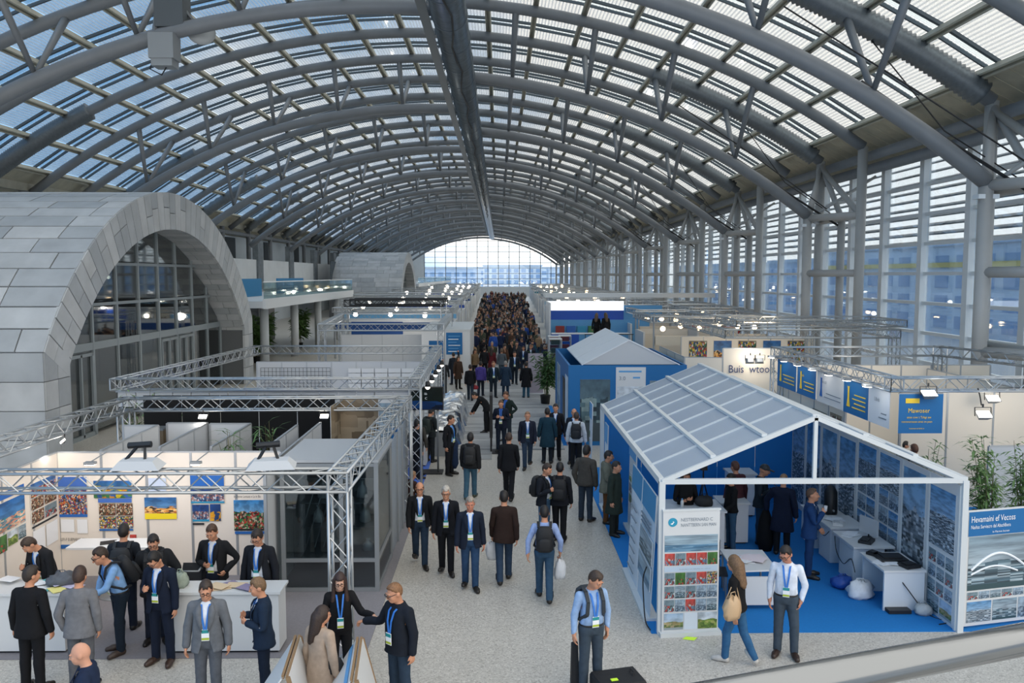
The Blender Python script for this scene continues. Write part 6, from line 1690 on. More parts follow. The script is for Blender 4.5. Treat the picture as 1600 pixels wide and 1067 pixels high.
# ================================================================== RIGHT: cream booth with hanging banners
truss_frame('box truss frame carrying the row of blue and white banners', [(9.1, 18.9), (16.6, 18.9), (14.6, 27.2), (9.1, 27.0)], 3.5, .3, cols=[1, 2, 3])
rw = thing('panel_wall', 'cream panel walls of the booth with hanging banners', 'wall')
panels(rw, (9.4, 27.4), (16.4, 27.4), 3.0, M_CREAMP, 1.0); panels(rw, (10.3, 21.0), (17.5, 21.0), 3.0, M_CREAMP, 1.2); panels(rw, (9.3, 22.0), (9.3, 27.4), 2.35, M_CREAMP, 1.0); panels(rw, (14.2, 21.2), (14.2, 27.2), 2.9, M_CREAMP, 1.2)
sheet(rw, 'dark_poster', (9.26, 24.2, .7), (0, -1), 1.1, 1.4, PIC['market2']); sheet(rw, 'dark_poster', (9.26, 22.9, .6), (0, -1), .8, 1.6, PIC['market'])
def hang(label, y1, y0, m, lines, mm, big=None, icon=None):
    t = thing('hanging_banner', label, 'banner')
    x = 9.05; z0, z1 = 2.44, 3.3
    sheet(t, 'printed_face', (x, y1, z0), (0, -1), y1 - y0, z1 - z0, m, .012)
    MB().beam((x, y1, z1 + .01), (x, y0, z1 + .01), .025, .025).build('top_bar', M_GREYM, t)
    for i in range(lines): MB().span((x - .022, y0 + .15, 2.62 + .11 * i), (x - .013, y1 - .55 - .12 * (i % 2), 2.645 + .11 * i)).build('print_line', mm, t)
    if icon: MB().lathe([(.1, 0), (.05, .22), (.05, .5), (.08, .52)], 10).build('emblem', icon, t, loc=(x - .02, y1 - .32, 2.62)).scale = (.12, 1, 1)
    if big: text(big, .14, mm, t, (x - .02, y1 - .3, 3.0), (R(90), 0, R(-90)), squeeze=.8)
    return t
hang('blue hanging banner with yellow emblem farthest along side truss', 26.73, 25.03, M_BLUEW, 3, M_TXTY, None, M_TXTY)
hang('blue hanging banner with yellow print, second from the far end', 24.93, 23.44, M_BLUEW, 3, M_TXTY, 'C-sun', M_TXTY)
hang('white hanging banner with dark blue circles and small print', 23.36, 21.56, M_WHITE, 2, M_TXTG, 'Manucab', M_TXTB)
hang('blue hanging banner with yellow pillar emblem between white ones', 21.53, 20.06, M_BLUEW, 4, M_TXTY, None, M_TXTY)
hang('white hanging banner with grey script nearest truss corner', 20.03, 18.95, mat('white_print_base', '#d5dce4', .5), 2, M_TXTG, 'Uibob')
fb = thing('hanging_banner', 'square blue banner with yellow lettering hung facing the aisle front', 'banner')
sheet(fb, 'printed_face', (9.15, 18.75, 2.38), (1, 0), 1.02, .91, M_BLUEW, .012); MB().beam((9.15, 18.76, 3.3), (10.17, 18.76, 3.3), .025, .025).build('top_bar', M_GREYM, fb)
text('Mawoser', .15, M_TXTY, fb, (9.36, 18.73, 2.86), squeeze=.9); text('anse cow t Tshgt aw', .075, M_TXTY, fb, (9.34, 18.73, 2.73), squeeze=.9); text('nosoenorsusen smet on posn', .07, M_TXTY, fb, (9.22, 18.73, 2.63), squeeze=.85); text('inonmon sersinst o', .05, M_TXTY, fb, (9.4, 18.73, 2.48), squeeze=.9)
MB().span((9.3, 18.73, 3.08), (9.62, 18.735, 3.19)).build('yellow_block', M_TXTY, fb)
for i in range(7):
    y = 26.2 - i * 1.15
    t = thing('arm_spotlight', 'lit arm spotlight above hanging banners, %s counted from the far end' % ORD[i], 'lamp', (8.85, y, 3.42), 0, 'arm spotlights above the hanging banners')
    MB().tube((.2, 0, .05), (-.15, 0, .02), .012, 6).build('arm', M_GREYM, t); MB().box((-.2, 0, 0), (.16, .24, .06)).build('head', M_GREYM, t); MB().box((-.2, 0, -.035), (.13, .2, .012)).build('lens', M_LAMP, t)
floodlight((9.75, 18.6, 3.28), 0, 'lit floodlight above the square blue banner', True, 60); floodlight((12.3, 20.4, 2.9), 0, 'hanging floodlight before the cream wall at frame edge', True, 50); floodlight((11.2, 18.9, 2.75), 0, 'floodlight dangling on a long cable near bamboo', True, 50)
floodlight((13.6, 18.7, 3.25), 0, 'floodlight under the right end of the banner truss', True, 60)
cable('black cable dangling from the banner truss to a floodlight', [(11.05, 18.9, 3.4), (11.1, 18.88, 3.2), (11.15, 18.9, 3.0)], .015); cable('black cable from the banner truss down to hanging floodlight', [(12.3, 18.9, 3.4), (12.2, 19.6, 3.3), (12.3, 20.4, 3.18)], .015)
for i in range(5): area((8.5, 26 - i * 1.7, 3.5), (9.05, 26 - i * 1.7, 2.8), .3, 3, (1, .95, .88))
area((9.7, 18.2, 3.6), (9.7, 18.8, 2.8), .3, 2.5); area((12.5, 19.2, 3.2), (12.8, 21, 1.8), .8, 14, (1, .9, .8)); area((11.8, 24.5, 3.4), (12.2, 27.4, 2.0), 1.0, 30, (1, .9, .78))
lw2 = thing('panel_wall', 'pale low panel wall with grey rail behind the bamboo', 'wall'); panels(lw2, (10.6, 17.6), (14.6, 17.6), 2.3, M_GPANEL, 1.3)

# blue booth with gabled translucent roof
t2 = thing('blue_booth', 'deep blue booth with white gabled roof beside the aisle', 'booth')
BX0, BX1, BY0, BY1, BH = 2.43, 6.6, 29.0, 35.8, 2.85
MB().span((BX0, BY0, 0), (BX1, BY0 + .08, BH)).build('front_wall', M_BLUEW, t2); MB().span((BX0, BY0 + .08, 0), (BX0 + .08, BY1, BH)).build('side_wall', M_BLUEW, t2); MB().span((BX1 - .08, BY0 + .08, 0), (BX1, BY1, BH)).build('side_wall', M_BLUEW, t2); MB().span((BX0, BY1 - .08, 0), (BX1, BY1, BH)).build('rear_wall', M_BLUEW, t2)
M_ROOFW = mat('white_roof_sheet', '#d3d8dd', .5)
GX0, GX1, GXM, GZ = 2.9, 6.35, 4.55, 3.75
MB().prism([(GX0, 2.87), (GX1, 2.87), (GXM, GZ - .02)], BY0 + .05, BY0 + .12).build('gable', mat('gable_sheet', '#b7bbbf', .6), t2)
for xa in (GX0, GX1):
    for k in range(3):
        ya, yb = BY0 + .02 + k * 2.2, BY0 + 2.17 + k * 2.2
        MB().add([(xa, ya, 2.88), (GXM, ya, GZ), (GXM, yb, GZ), (xa, yb, 2.88), (xa, ya, 2.84), (GXM, ya, GZ - .04), (GXM, yb, GZ - .04), (xa, yb, 2.84)], [(0, 1, 2, 3), (7, 6, 5, 4), (0, 4, 5, 1), (1, 5, 6, 2), (2, 6, 7, 3), (3, 7, 4, 0)]).build('roof_sheet', M_ROOFW, t2)
sheet(t2, 'window_print', (2.84, BY0, .15), (1, 0), 1.06, 2.2, picmat('pic_dim', ('#47606c', '#7d99a4'), ('#2c3f48', '#5d7a80', '#8aa09f', '#394b52'), .7, .15, 8, 14, '#3f4a4f', .3, 6.6))
sheet(t2, 'white_poster', (4.10, BY0, 1.0), (1, 0), 1.05, 1.78, M_WHITE); MB().span((4.2, BY0 - .02, 2.6), (5.0, BY0 - .014, 2.66)).build('print_line', M_BLUEL, t2); MB().span((4.7, BY0 - .02, 2.38), (4.95, BY0 - .014, 2.44)).build('print_line', M_BLUEL, t2)
text('3.0', .2, M_TXTG, t2, (4.2, BY0 - .02, 2.32)); sheet(t2, 'tower_print', (4.15, BY0 - .014, 1.05), (1, 0), .95, 1.05, picmat('pic_tower', ('#d3dbe2', '#e3e8ec'), ('#3b4750', '#56636c', '#cfd6dc'), .5, .3, 9, 12, None, 0, 2.0), .006)
sheet(t2, 'dark_print', (5.3, BY0, 1.4), (1, 0), .9, .9, PIC['hall']); MB().span((BX0 - .02, 30.5, 0), (BX0 + .02, 31.4, 2.2)).build('door_opening', M_DARK, t2)
sheet(t2, 'side_print', (BX0, 34.6, .3), (0, -1), 1.6, 2.1, PIC['sea']); sheet(t2, 'side_print', (BX0, 30.3, .3), (0, -1), 1.1, 2.1, M_PALE)
carpet('blue carpet edge beside the deep blue booth', 2.1, 2.42, 29, 38, M_BLUEC)
leafy('potted_bamboo', 'bushy green plant at the aisle corner of blue booth', (2.15, 38.5, 0), 2.6, 900, 1.0, 23, M_LEAF2, leaf=(.34, .035), stems=9)
rb2 = thing('roll_up_banner', 'pale roll up banner beside bushy plant at the aisle', 'banner', (1.75, 41.5, 0)); sheet(rb2, 'printed_face', (-.3, 0, .1), (1, 0), .75, 2.0, mat('mauve_print', '#a59da8', .5)); MB().span((-.35, -.12, 0), (.5, .12, .1)).build('base', M_WHITE, rb2)
# sign wall
sg = thing('sign_wall', 'cream sign wall with dark blue lettering and two lamps', 'wall')
panels(sg, (8.4, 31), (10.6, 31), 3.25, M_CREAMP, 2.2); text('Buis  wtools', .42, mat('sign_navy', '#2b3f6a', .5), sg, (8.6, 30.94, 2.35), squeeze=.85)
panels(sg, (7.0, 31.2), (8.4, 31), 2.9, M_CREAMP, 1.4); panels(sg, (7.0, 31.2), (7.0, 36), 2.9, M_CREAMP, 1.6)
for i, x in enumerate((9.3, 9.65)): floodlight((x, 30.55, 2.85), R(180), ['left lit lamp in front of the lettered sign wall', 'right lit lamp in front of the lettered sign wall'][i], True, -20); MB
area((9.5, 29.9, 3.3), (9.5, 31, 2.4), .5, 12)
truss_frame('double truss frame beyond the sign wall near window columns', [(9.0, 32.5), (15.6, 32.5), (15.6, 41.5), (9.0, 41.5)], 3.7, .32, cols=[1, 2], sep=False)
truss_frame('narrow truss frame inside the double one at right', [(10.2, 35.2), (17.2, 35.2), (17.2, 38.4), (10.2, 38.4)], 3.95, .28, cols=[], sep=False)
o2 = thing('panel_wall', 'warm lit rear wall with orange prints below double truss', 'wall'); panels(o2, (9.2, 41.8), (16, 41.8), 2.9, M_CREAMP, 1.2)
for i in range(5): sheet(o2, 'orange_print', (9.6 + 1.25 * i, 41.76, 1.5), (1, 0), .9, 1.2, PIC['golden' if i % 2 else 'market2'])
area((12, 38, 3.5), (12.5, 41.8, 1.8), 1.5, 50, (1, .8, .55))
# ================================================================== VISITORS
BY = {}
def pp(label, *a, **k):
    BY[label] = person(label, *a, **k); return BY[label]
pp('man in black suit seen from behind at the left counter end', -6.74, 11.72, 1.80, 172, top=('suit','#121317'),trou='#121317',hair=('hair_short','#2a211b'),lan=False,hy=-25)
pp('man in light grey suit seen from behind at the left counter', -6.06, 11.76, 1.76, 185, top=('suit','#6b6c70'),trou='#55575c',hair=('hair_full','#3a281e'),lan=False,pose='pocket',hp=12)
pp('bald man in navy jacket at the bottom edge, head and shoulders only', -4.79, 9.38, 1.74, -75, top=('suit','#1a2740'),hair=(None,''),skin_c='#c9957c',lan=False,hy=-5,hp=14)
pp('man in dark jacket standing behind the leaflet counter looking down', -7.62, 13.75, 1.74, -20, top=('suit','#1b1c20'),hair=('hair_short','#33241a'),hp=26,hy=-25,pose='phone',bend=24)
pp('man in light blue shirt leaning over the counter, black backpack', -6.05, 12.95, 1.78, -48, top=('shirt','#7ea6d4'),trou='#16222f',shoes='#3a2d26',hair=('hair_short','#33251c'),pose='lean',specs=True,rua=(.1,-.3,-1),rfa=(.05,-.25,-1),lua=(.1,-.5,-.9),lfa=(-.3,-.9,-.3))
pp('man with dark jacket facing the poster wall by high table', -6.33, 13.80, 1.78, 188, top=('jacket_closed','#1c222b'),hair=('hair_short','#201916'),lan=False)
pp('man in black hooded parka behind the navy suit man', -5.62, 13.32, 1.80, 15, top=('parka','#1d1f23'),hair=('hair_short','#221a17'),specs=True,pose='hip',hp=24,lua=(.5,.1,-.9))
pp('man in navy suit and brown shoes looking down at his hand', -5.24, 12.58, 1.78, -8, top=('suit','#131c2e'),trou='#131c2e',shoes='#3a2920',hair=('hair_full','#15110f'),pose='phone',hp=34,hy=-12,lt=(.1,-.04,-1),specs=True)
pp('man in grey suit with badge, glasses, at the lower left centre', -4.04, 11.22, 1.80, 8, top=('suit','#62666c'),trou='#565a61',hair=('hair_short','#33261e'),pose='stand',hp=16,specs=True,hy=8,lt=(.02,-.1,-1))
pp('man in open black jacket holding his badge behind the right counter', -4.83, 13.83, 1.80, -4, top=('jacket_open','#1a1b1e'),hair=('hair_short','#4a3425'),pose='hip',hp=20,shirt='#d6d5d6')
pp('man in dark jacket and glasses before the busy multicoloured poster', -3.98, 13.53, 1.80, -6, top=('jacket_open','#191c23'),hair=('hair_full','#2b211c'),hp=22,specs=True)
pp('fair haired man in navy suit with hands raised, facing left', -3.34, 11.42, 1.74, -72, top=('suit','#18283c'),trou='#141f30',hair=('hair_short','#6b5238'),pose='hands_front',hp=12)
pp('woman in black with long brown hair shaking a hand', -2.31, 11.74, 1.70, 12, top=('sweater','#131316'),trou='#131418',hair=('hair_long_front','#33201a'),female=True,lua=(.55,-.42,-.8),lfa=(.68,-.72,-.05),hp=12,specs=True,skin_c='#c79a82')
pp('woman in beige coat seen from behind between the two easels', -2.34, 10.57, 1.66, 150, top=('coat','#a3907f'),trou='#2a2a2e',hair=('hair_long','#2f2019'),female=True,lan=False,hy=-35,hp=6)
pp('red haired man in dark jacket and jeans shaking hands, glasses', -1.38, 11.06, 1.80, -40, top=('jacket_closed','#161c26'),trou='#28394c',hair=('hair_crop','#7a5638'),specs=True,rua=(.55,-.05,-.8),rfa=(.85,-.25,-.2),hp=16,hy=-18,lua=(.22,.1,-1),rcurl=50)
pp('bald man with dark jacket walking at the left of three badge wearers', -1.64, 16.84, 1.76, 6, top=('jacket_open','#15181c'),trou='#233447',hair=('hair_fringe','#4a3a30'),pose='walk',specs=True)
pp('pale grey haired man in glasses walking in the middle of three', -1.07, 16.38, 1.76, 2, top=('suit','#12151c'),trou='#14161b',hair=('hair_full','#b3aca2'),pose='step',specs=True)
pp('grey haired man in navy jacket and jeans at the right of three', -0.56, 15.55, 1.78, 4, top=('suit','#151e2e'),trou='#26405f',hair=('hair_short','#8f877d'),pose='step',hp=8,skin_c='#b97a62')
pp('man in dark brown jacket walking away carrying a white bag', 0.09, 15.94, 1.78, 182, top=('suit','#2b1e1a'),trou='#2b3d52',hair=('hair_short','#1b1512'),pose='walk2',lan=False)
pp('man in lilac blue shirt walking away with black backpack', 0.83, 15.02, 1.74, 178, top=('shirt','#8ea3cf'),trou='#2f4a62',hair=('hair_short','#1b1614'),pose='walk',lan=False,lua=(.4,.2,-.9),rua=(.4,.2,-.9))
pp('man in dark jacket and jeans, backpack, hands together, facing right', 1.02, 18.39, 1.76, 55, top=('jacket_open','#161a22'),trou='#3d5a75',hair=('hair_short','#35261d'),pose='hands_front')
pp('man in black jacket and trousers walking away beside the lilac shirt', 1.36, 18.42, 1.76, 172, top=('jacket_closed','#14171e'),trou='#101216',hair=('hair_short','#141110'),pose='step',lan=False)
pp('tall man in grey brown hoodie standing near the tent', 2.11, 19.93, 1.82, 150, top=('hoodie','#45423e'),trou='#2a3644',hair=('hair_full','#181413'),lan=False,pose='pocket')
pp('man in olive parka and brown trousers reading the tent banners', 2.60, 19.75, 1.74, 80, top=('parka','#6d6d60'),trou='#5e3d22',hair=('hair_short','#1f1815'),lan=False,pose='phone',hp=6)
pp('person in dark green coat standing by the aisle side banners', 2.66, 18.80, 1.70, 60, top=('coat','#26302a'),trou='#1d211f',hair=('hair_short','#2b211b'),lan=False)
pp('man with black backpack and jeans walking away', -0.78, 22.03, 1.76, 176, top=('hoodie','#1e2023'),trou='#39596d',hair=('hair_full','#171413'),pose='walk2',lan=False,shoes='#3b4033')
pp('tall man in black suit walking away in the middle of the aisle', 0.25, 21.88, 1.80, 172, top=('suit','#111318'),trou='#15171c',hair=('hair_short','#3a2a22'),lan=False,pose='walk')
pp('man in navy suit with white lanyard walking towards the camera', 0.87, 25.50, 1.78, 2, top=('suit','#1a2030'),trou='#2a3a4e',hair=('hair_crop','#8a6a50'),pose='walk2')
pp('person in long teal coat standing with back turned', 1.53, 26.20, 1.74, 178, top=('coat','#173646'),trou='#1b222b',hair=('hair_short','#231b18'),lan=False)
pp('man in black suit facing the person in teal coat', 1.83, 26.75, 1.80, -8, top=('suit','#15181f'),trou='#15181f',hair=('hair_short','#2b211c'))
pp('person in white hooded top with dark straps seen from behind', 2.38, 25.39, 1.74, 172, top=('hoodie','#c4cad2'),trou='#15171b',hair=('hair_short','#3b2d25'),lan=False)
pp('balding man in dark suit behind the white hooded top', 2.38, 26.17, 1.74, -10, top=('suit','#1d2430'),hair=('hair_fringe','#4a382d'))
pp('man in black jacket with blue lanyard carrying a dark coat', -1.49, 24.71, 1.78, 60, top=('jacket_open','#16181d'),trou='#16181d',shirt='#6d9ed6',hair=('hair_short','#2a1f1a'),pose='pocket',hy=15)
pp('man in grey brown sweater standing by the television', -2.45, 24.60, 1.76, 165, top=('sweater','#3b3a37'),trou='#1d2c3e',hair=('hair_short','#2b2320'),lan=False)
pp('person in dark jacket facing the white counter by the television', -2.23, 26.44, 1.72, 150, top=('jacket_closed','#20262a'),trou='#1d2126',hair=('hair_short','#1d1815'),lan=False,pose='phone')
pp('dark haired person partly hidden left of the television stand', -2.43, 24.26, 1.72, 120, top=('jacket_closed','#191d24'),trou='#1a1d22',hair=('hair_full','#171412'),lan=False)
pp('seated person in brown parka by the truss column', -2.26, 20.63, 1.32, 140, top=('parka','#33211d'),trou='#3a5b86',hair=('hair_full','#8a6a4d'),lan=False,pose='sit')
pp('man in navy suit with blue shirt standing by the black display stand', 0.06, 27.96, 1.76, -6, top=('suit','#141b2c'),trou='#16202f',hair=('hair_crop','#5a4233'),pose='hands_front',shirt='#35559a')
pp('man in dark green jacket and bright blue shirt talking', 0.27, 29.71, 1.80, -35, top=('jacket_open','#1d2a28'),trou='#27323c',shirt='#3f66b5',hair=('hair_short','#5a4030'),pose='hip')
pp('person in black bending down beside the black display stand', -0.50, 31.44, 1.74, -95, top=('jacket_closed','#131518'),trou='#141619',hair=('hair_short','#171412'),pose='bendover',lan=False)
pp('bald man in dark sweater behind the foil covered table', -2.82, 41.77, 1.76, 10, top=('sweater','#26272a'),trou='#3a3c40',hair=('hair_fringe','#b5a08e'),lan=False)
pp('woman in brown coat standing at the foil covered table', -2.17, 43.66, 1.72, 30, top=('coat','#3a2a20'),trou='#1e1c1c',hair=('hair_long','#3a2a1c'),lan=False,female=True)
pp('man raising his arm before the blue poster of white box booth', -2.50, 45.40, 1.74, 200, top=('jacket_closed','#1e242c'),hair=('hair_short','#2a211b'),lan=False,rua=(.5,-.6,.4),rfa=(.1,-.5,.8))
pp('person in black with a red bag walking away', -1.39, 39.60, 1.72, 180, top=('jacket_closed','#15161a'),trou='#26303c',hair=('hair_short','#241c18'),lan=False,pose='walk')
pp('person in purple jacket walking away', -0.92, 40.85, 1.74, 176, top=('hoodie','#4a3f86'),trou='#202634',hair=('hair_short','#1d1816'),lan=False,pose='walk2')
pp('ruddy faced man in dark teal suit facing the camera', -0.29, 40.41, 1.78, 10, top=('suit','#18262e'),trou='#1d2730',hair=('hair_crop','#7a4f3a'))
pp('grey haired person in blue coat walking away', 0.31, 40.84, 1.74, 178, top=('coat','#23364a'),trou='#24384c',hair=('hair_short','#8f8a84'),lan=False)
pp('man in dark suit facing the camera in front of the crowd', 0.84, 45.42, 1.80, 2, top=('suit','#18222c'),trou='#18222c',hair=('hair_short','#33241c'),pose='step')
pp('person in black coat and jeans walking away', 1.31, 40.39, 1.74, 182, top=('coat','#14161a'),trou='#2f5468',hair=('hair_short','#1c1715'),lan=False)
pp('person with olive backpack and pale trousers', 2.00, 44.61, 1.72, 186, top=('jacket_closed','#3e4230'),trou='#77726a',hair=('hair_short','#241d19'),lan=False,pose='walk')
pp('woman in dark red coat in front of the crowd', -0.46, 48.59, 1.74, 175, top=('coat','#5a1f26'),trou='#1d1d20',hair=('hair_long','#2a1d18'),lan=False,female=True)
pp('person in grey jacket seen from behind before the crowd', 0.14, 47.98, 1.72, 180, top=('jacket_closed','#4d555c'),trou='#3a4650',hair=('hair_full','#5d4a3a'),lan=False)
pp('woman in tan jacket left in front of the crowd', -1.42, 48.00, 1.70, 20, top=('jacket_closed','#6d5a44'),trou='#1d1d20',hair=('hair_long','#2b1f18'),lan=False,female=True)
pp('person in black jacket beside the dark red coat', -0.87, 48.60, 1.76, 170, top=('jacket_closed','#1b1d21'),trou='#16171a',hair=('hair_short','#1d1714'),lan=False)
pp('person in navy suit right in front of the crowd', 1.46, 49.82, 1.74, -10, top=('suit','#1d2636'),trou='#202734',hair=('hair_short','#3a2a20'),pose='walk2')
pp('fair haired person in open dark jacket at right of the crowd', 1.91, 50.47, 1.76, 5, top=('jacket_open','#1a1c20'),trou='#23272e',hair=('hair_full','#8a6248'),pose='walk')
pp('person in royal navy suit striding into the crowd', 0.09, 61.83, 1.78, 178, top=('suit','#1d2a48'),trou='#1d2a48',hair=('hair_short','#241c18'),lan=False,pose='walk')
pp('woman with long fair hair, black sweater and jeans walking past the tent', 3.67, 12.44, 1.68, -128, top=('sweater','#111113'),trou='#2f5a80',shoes='#b9b4ae',hair=('hair_long','#6b5036'),female=True,lan=False,pose='walk',hy=-10,bend=6)
pp('man in white shirt and grey jeans looking down beside her', 4.51, 12.67, 1.77, -20, top=('shirt','#d3dae6'),trou='#3f4a55',shoes='#2f2019',hair=('hair_short','#1d1613'),hp=24,hy=-22,lt=(.1,-.06,-1),specs=True,pose='pocket',skin_c='#b98068')
pp('woman in black sweater at the tent counter facing left', 5.04, 17.69, 1.68, -80, top=('sweater','#0f0f12'),trou='#2f4d66',hair=('hair_ponytail','#1c1512'),female=True,lan=False,lua=(.15,-.2,-1),lfa=(0,-.7,-.5))
pp('man in dark cap and jacket holding a tablet inside the tent', 5.84, 18.16, 1.78, 65, top=('jacket_closed','#1d2730'),trou='#24405a',hair=('flat_cap','#2a2d31'),pose='hands_front',hp=20)
pp('person in very dark navy coat with back turned inside tent', 6.07, 17.40, 1.72, 150, top=('coat','#141c30'),trou='#15171c',hair=('hair_crop','#8a6a50'),lan=False,lua=(.6,-.3,-.8))
pp('man in bright navy blue suit drinking by the tent desks', 6.17, 16.08, 1.76, 70, top=('suit','#1a3a66'),trou='#19355c',hair=('hair_crop','#5a4232'),lan=False,pose='drink')
pp('person in black with folded arms behind the roll-up counter', 4.08, 17.86, 1.70, 0, top=('sweater','#101013'),trou='#121316',hair=('hair_long','#2a1d17'),lan=False,pose='folded')
pp('person in maroon top at the rear of the tent', 5.40, 18.62, 1.72, 200, top=('jacket_closed','#4a2a30'),trou='#25272c',hair=('hair_short','#5a3a2c'),lan=False)
pp('man in light blue shirt with backpack straps standing before his suitcase', 1.32, 11.59, 1.78, 18, top=('shirt','#8fabd0'),trou='#3a4652',hair=('hair_short','#3b2c22'),hp=26,hy=22,pose='stand',lua=(.3,.1,-1),lfa=(-.1,-.2,-1),specs=False)
pp('brown haired man whose head shows above the tent roof edge', 10.40, 20.38, 1.74, 180, top=('suit','#1c1f26'),hair=('hair_short','#5a3a2a'),lan=False)
pp('dark haired person with glasses beside the banners above tent roof', 10.43, 21.04, 1.72, 90, top=('jacket_closed','#17181c'),hair=('hair_full','#171311'),lan=False,specs=True)
pp('left long haired woman in black on raised deck by blue booth', 5.51, 47.00, 1.72, 160, top=('sweater','#111214'),trou='#141518',hair=('hair_long','#5a4634'),female=True,lan=False,z=2.1)
pp('right long haired woman in black coat on the raised deck', 5.98, 46.60, 1.76, 200, top=('coat','#121316'),trou='#141518',hair=('hair_long','#4a3a24'),female=True,lan=False,z=2.1)
def who(s): return next(o for l, o in BY.items() if s in l)
for key, lab, c in (('leaning over', 'black backpack on the man leaning over the counter', '#17191d'), ('facing the poster wall', 'dark pack on the man facing the poster wall', '#22252a'), ('lilac blue', 'black backpack on the man in lilac blue shirt', '#16181c'),
                    ('hands together', 'black backpack on the man with hands together', '#15171b'), ('beside the lilac', 'black backpack on the man in black beside lilac shirt', '#111216'), ('and jeans walking away', 'dark hooded backpack on man in jeans walking away', '#1b1d20'),
                    ('white hooded', 'slim dark backpack on the white hooded top', '#1c1e24'), ('facing the white counter', 'dark green backpack by the television counter', '#1f2a26'), ('olive backpack', 'olive backpack on person with pale trousers', '#4a4d33'),
                    ('before his suitcase', 'dark backpack on the man with the suitcase', '#2a3138'), ('hooded parka behind', 'black shoulder pack on the man in hooded parka', '#14161a')):
    backpack(who(key), lab, c)
def hand(o, side, off=.0):
    p = np.array(HN + FAD * .02) * v3(1 if side == 'l' else -1, 1, 1)
    return bone_frame(o, 7 if side == 'l' else 14, p)[0]
def carrier(o, side, label, d, m, seed, name='shopping_bag', cat='bag'):
    q = hand(o, side); t = softbag(label, (q.x, q.y, q.z - d[2] * 1.2), d, m, seed, name, cat); return t
M_PLB = mat('white_carrier', '#d5d8dc', .5, var=.08, scale=9, bump=.4)
carrier(who('dark brown jacket'), 'l', 'white carrier bag held by man in brown jacket', (.26, .14, .34), M_PLB, 61)
carrier(who('lilac blue'), 'r', 'thin white plastic bag hanging from the lilac shirt man', (.22, .14, .36), M_PLB, 62)
carrier(who('red bag'), 'r', 'red shoulder bag on person in black walking away', (.3, .14, .2), mat('red_bag', '#8f1f2c', .6), 63)
def shoulder_bag(o, label, pos, d, m, strap, rz_=0):
    p, M = bone_frame(o, 2, pos); t = softbag(label, (p.x, p.y, p.z - d[2]), d, m, 71, 'handbag', 'handbag', rz_)
    a, _ = bone_frame(o, 2, strap); MB().path([Vector((p.x - .08, p.y, p.z)) - Vector(t.location), a - Vector(t.location), Vector((p.x + .08, p.y, p.z)) - Vector(t.location)], .01, 5).build('shoulder_strap', m, t, True)
    return t
o = who('long fair hair'); p, M = bone_frame(o, 1, (.2, .08, 1.02))
t = softbag('beige leather bucket bag on the shoulder of fair haired woman', (p.x - .08, p.y - .04, p.z - .16), (.36, .2, .34), mat('beige_leather', '#bd9f7c', .5, bump=.1), 72, 'handbag', 'handbag', .6)
a, _ = bone_frame(o, 2, (.15, .05, 1.45)); MB().path([Vector((-.1, 0, .3)), Vector((a.x - t.location.x, a.y - t.location.y, a.z - t.location.z)), Vector((.1, 0, .3))], .011, 5).build('shoulder_strap', MATS['beige_leather'], t, True).rotation_euler = (0, 0, -.6)
o = who('beige coat'); p, M = bone_frame(o, 0, (-.22, -.02, .98)); softbag('small black bag on a chain beside beige coat', (p.x, p.y, p.z - .1), (.24, .12, .22), M_BAG, 73, 'handbag', 'handbag')
o = who('carrying a dark coat'); p = hand(o, 'l'); tag(MB().lathe([(.06, -.75), (.13, -.6), (.11, -.2), (.12, 0), (.06, .12)], 10).build('draped_coat', cloth('#1b2a44'), None, True, (p.x + .0, p.y - .02, p.z + .1)), 'dark blue coat draped over an arm by the violet carpet', 'coat')
o = who('holding a tablet'); p = hand(o, 'r'); tag(MB().box((0, 0, 0), (.18, .25, .012), M=Euler((.6, .2, 1.2)).to_matrix()).build('tablet_computer', M_DARK, None, False, (p.x + .08, p.y - .02, p.z + .05)), 'dark tablet held by the man in cap', 'tablet')
o = who('very dark navy'); p = hand(o, 'l'); tag(MB().lathe([(.12, -.85), (.2, -.6), (.15, -.15), (.06, .08)], 12).build('black_robe', cloth('#0d0e11'), None, True, (p.x, p.y, p.z)), 'black garment hanging from an arm inside the tent', 'garment')
o = who('bright navy blue suit'); p = hand(o, 'r'); c = thing('cup', 'white cup in the hand of man in bright navy suit', 'cup', (p.x, p.y, p.z)); MB().lathe([(.028, -.05), (.036, .05)], 10).build('cup_body', M_WHITE, c, True); MB().lathe([(.037, .05), (.037, .056)], 10).build('rim', M_WHITE, c, True)
# stool, suitcase, sandwich boards
st = thing('stool', 'low stool under the seated person in brown parka', 'stool', (-2.28, 20.68, 0)); MB().tube((0, 0, .36), (0, 0, .4), .17, 14).build('seat', M_DARK, st, True)
for a in range(4): MB().tube((.13 * math.cos(a * 1.57), .13 * math.sin(a * 1.57), 0), (.1 * math.cos(a * 1.57), .1 * math.sin(a * 1.57), .36), .014, 5).build('leg', M_GREYM, st)
sc_ = thing('suitcase', 'black suitcase lying by the man in light blue shirt', 'suitcase', (1.68, 11.35, 0), .25)
b = MB(); b.add([(p[0], p[1], z) for z, k in ((.05, .94), (.09, 1), (.3, 1), (.34, .94)) for p in [(sx * .34 * k, sy * .24 * k) for sx, sy in ((-1, -1), (1, -1), (1, 1), (-1, 1))]], [(3, 2, 1, 0), (12, 13, 14, 15)] + [(4 * r_ + j, 4 * r_ + (j + 1) % 4, 4 * r_ + 4 + (j + 1) % 4, 4 * r_ + 4 + j) for r_ in range(3) for j in range(4)]); b.build('shell', M_BAG, sc_)
MB().path([(.2, -.05, .34), (.22, -.05, .39), (.22, .07, .39), (.2, .07, .34)], .012, 6).build('handle', M_DARK, sc_)
for x in (-.26, .26):
    for y in (-.16, .16): MB().tube((x, y - .02, .03), (x, y + .02, .03), .03, 10).build('wheel', M_DARK, sc_)
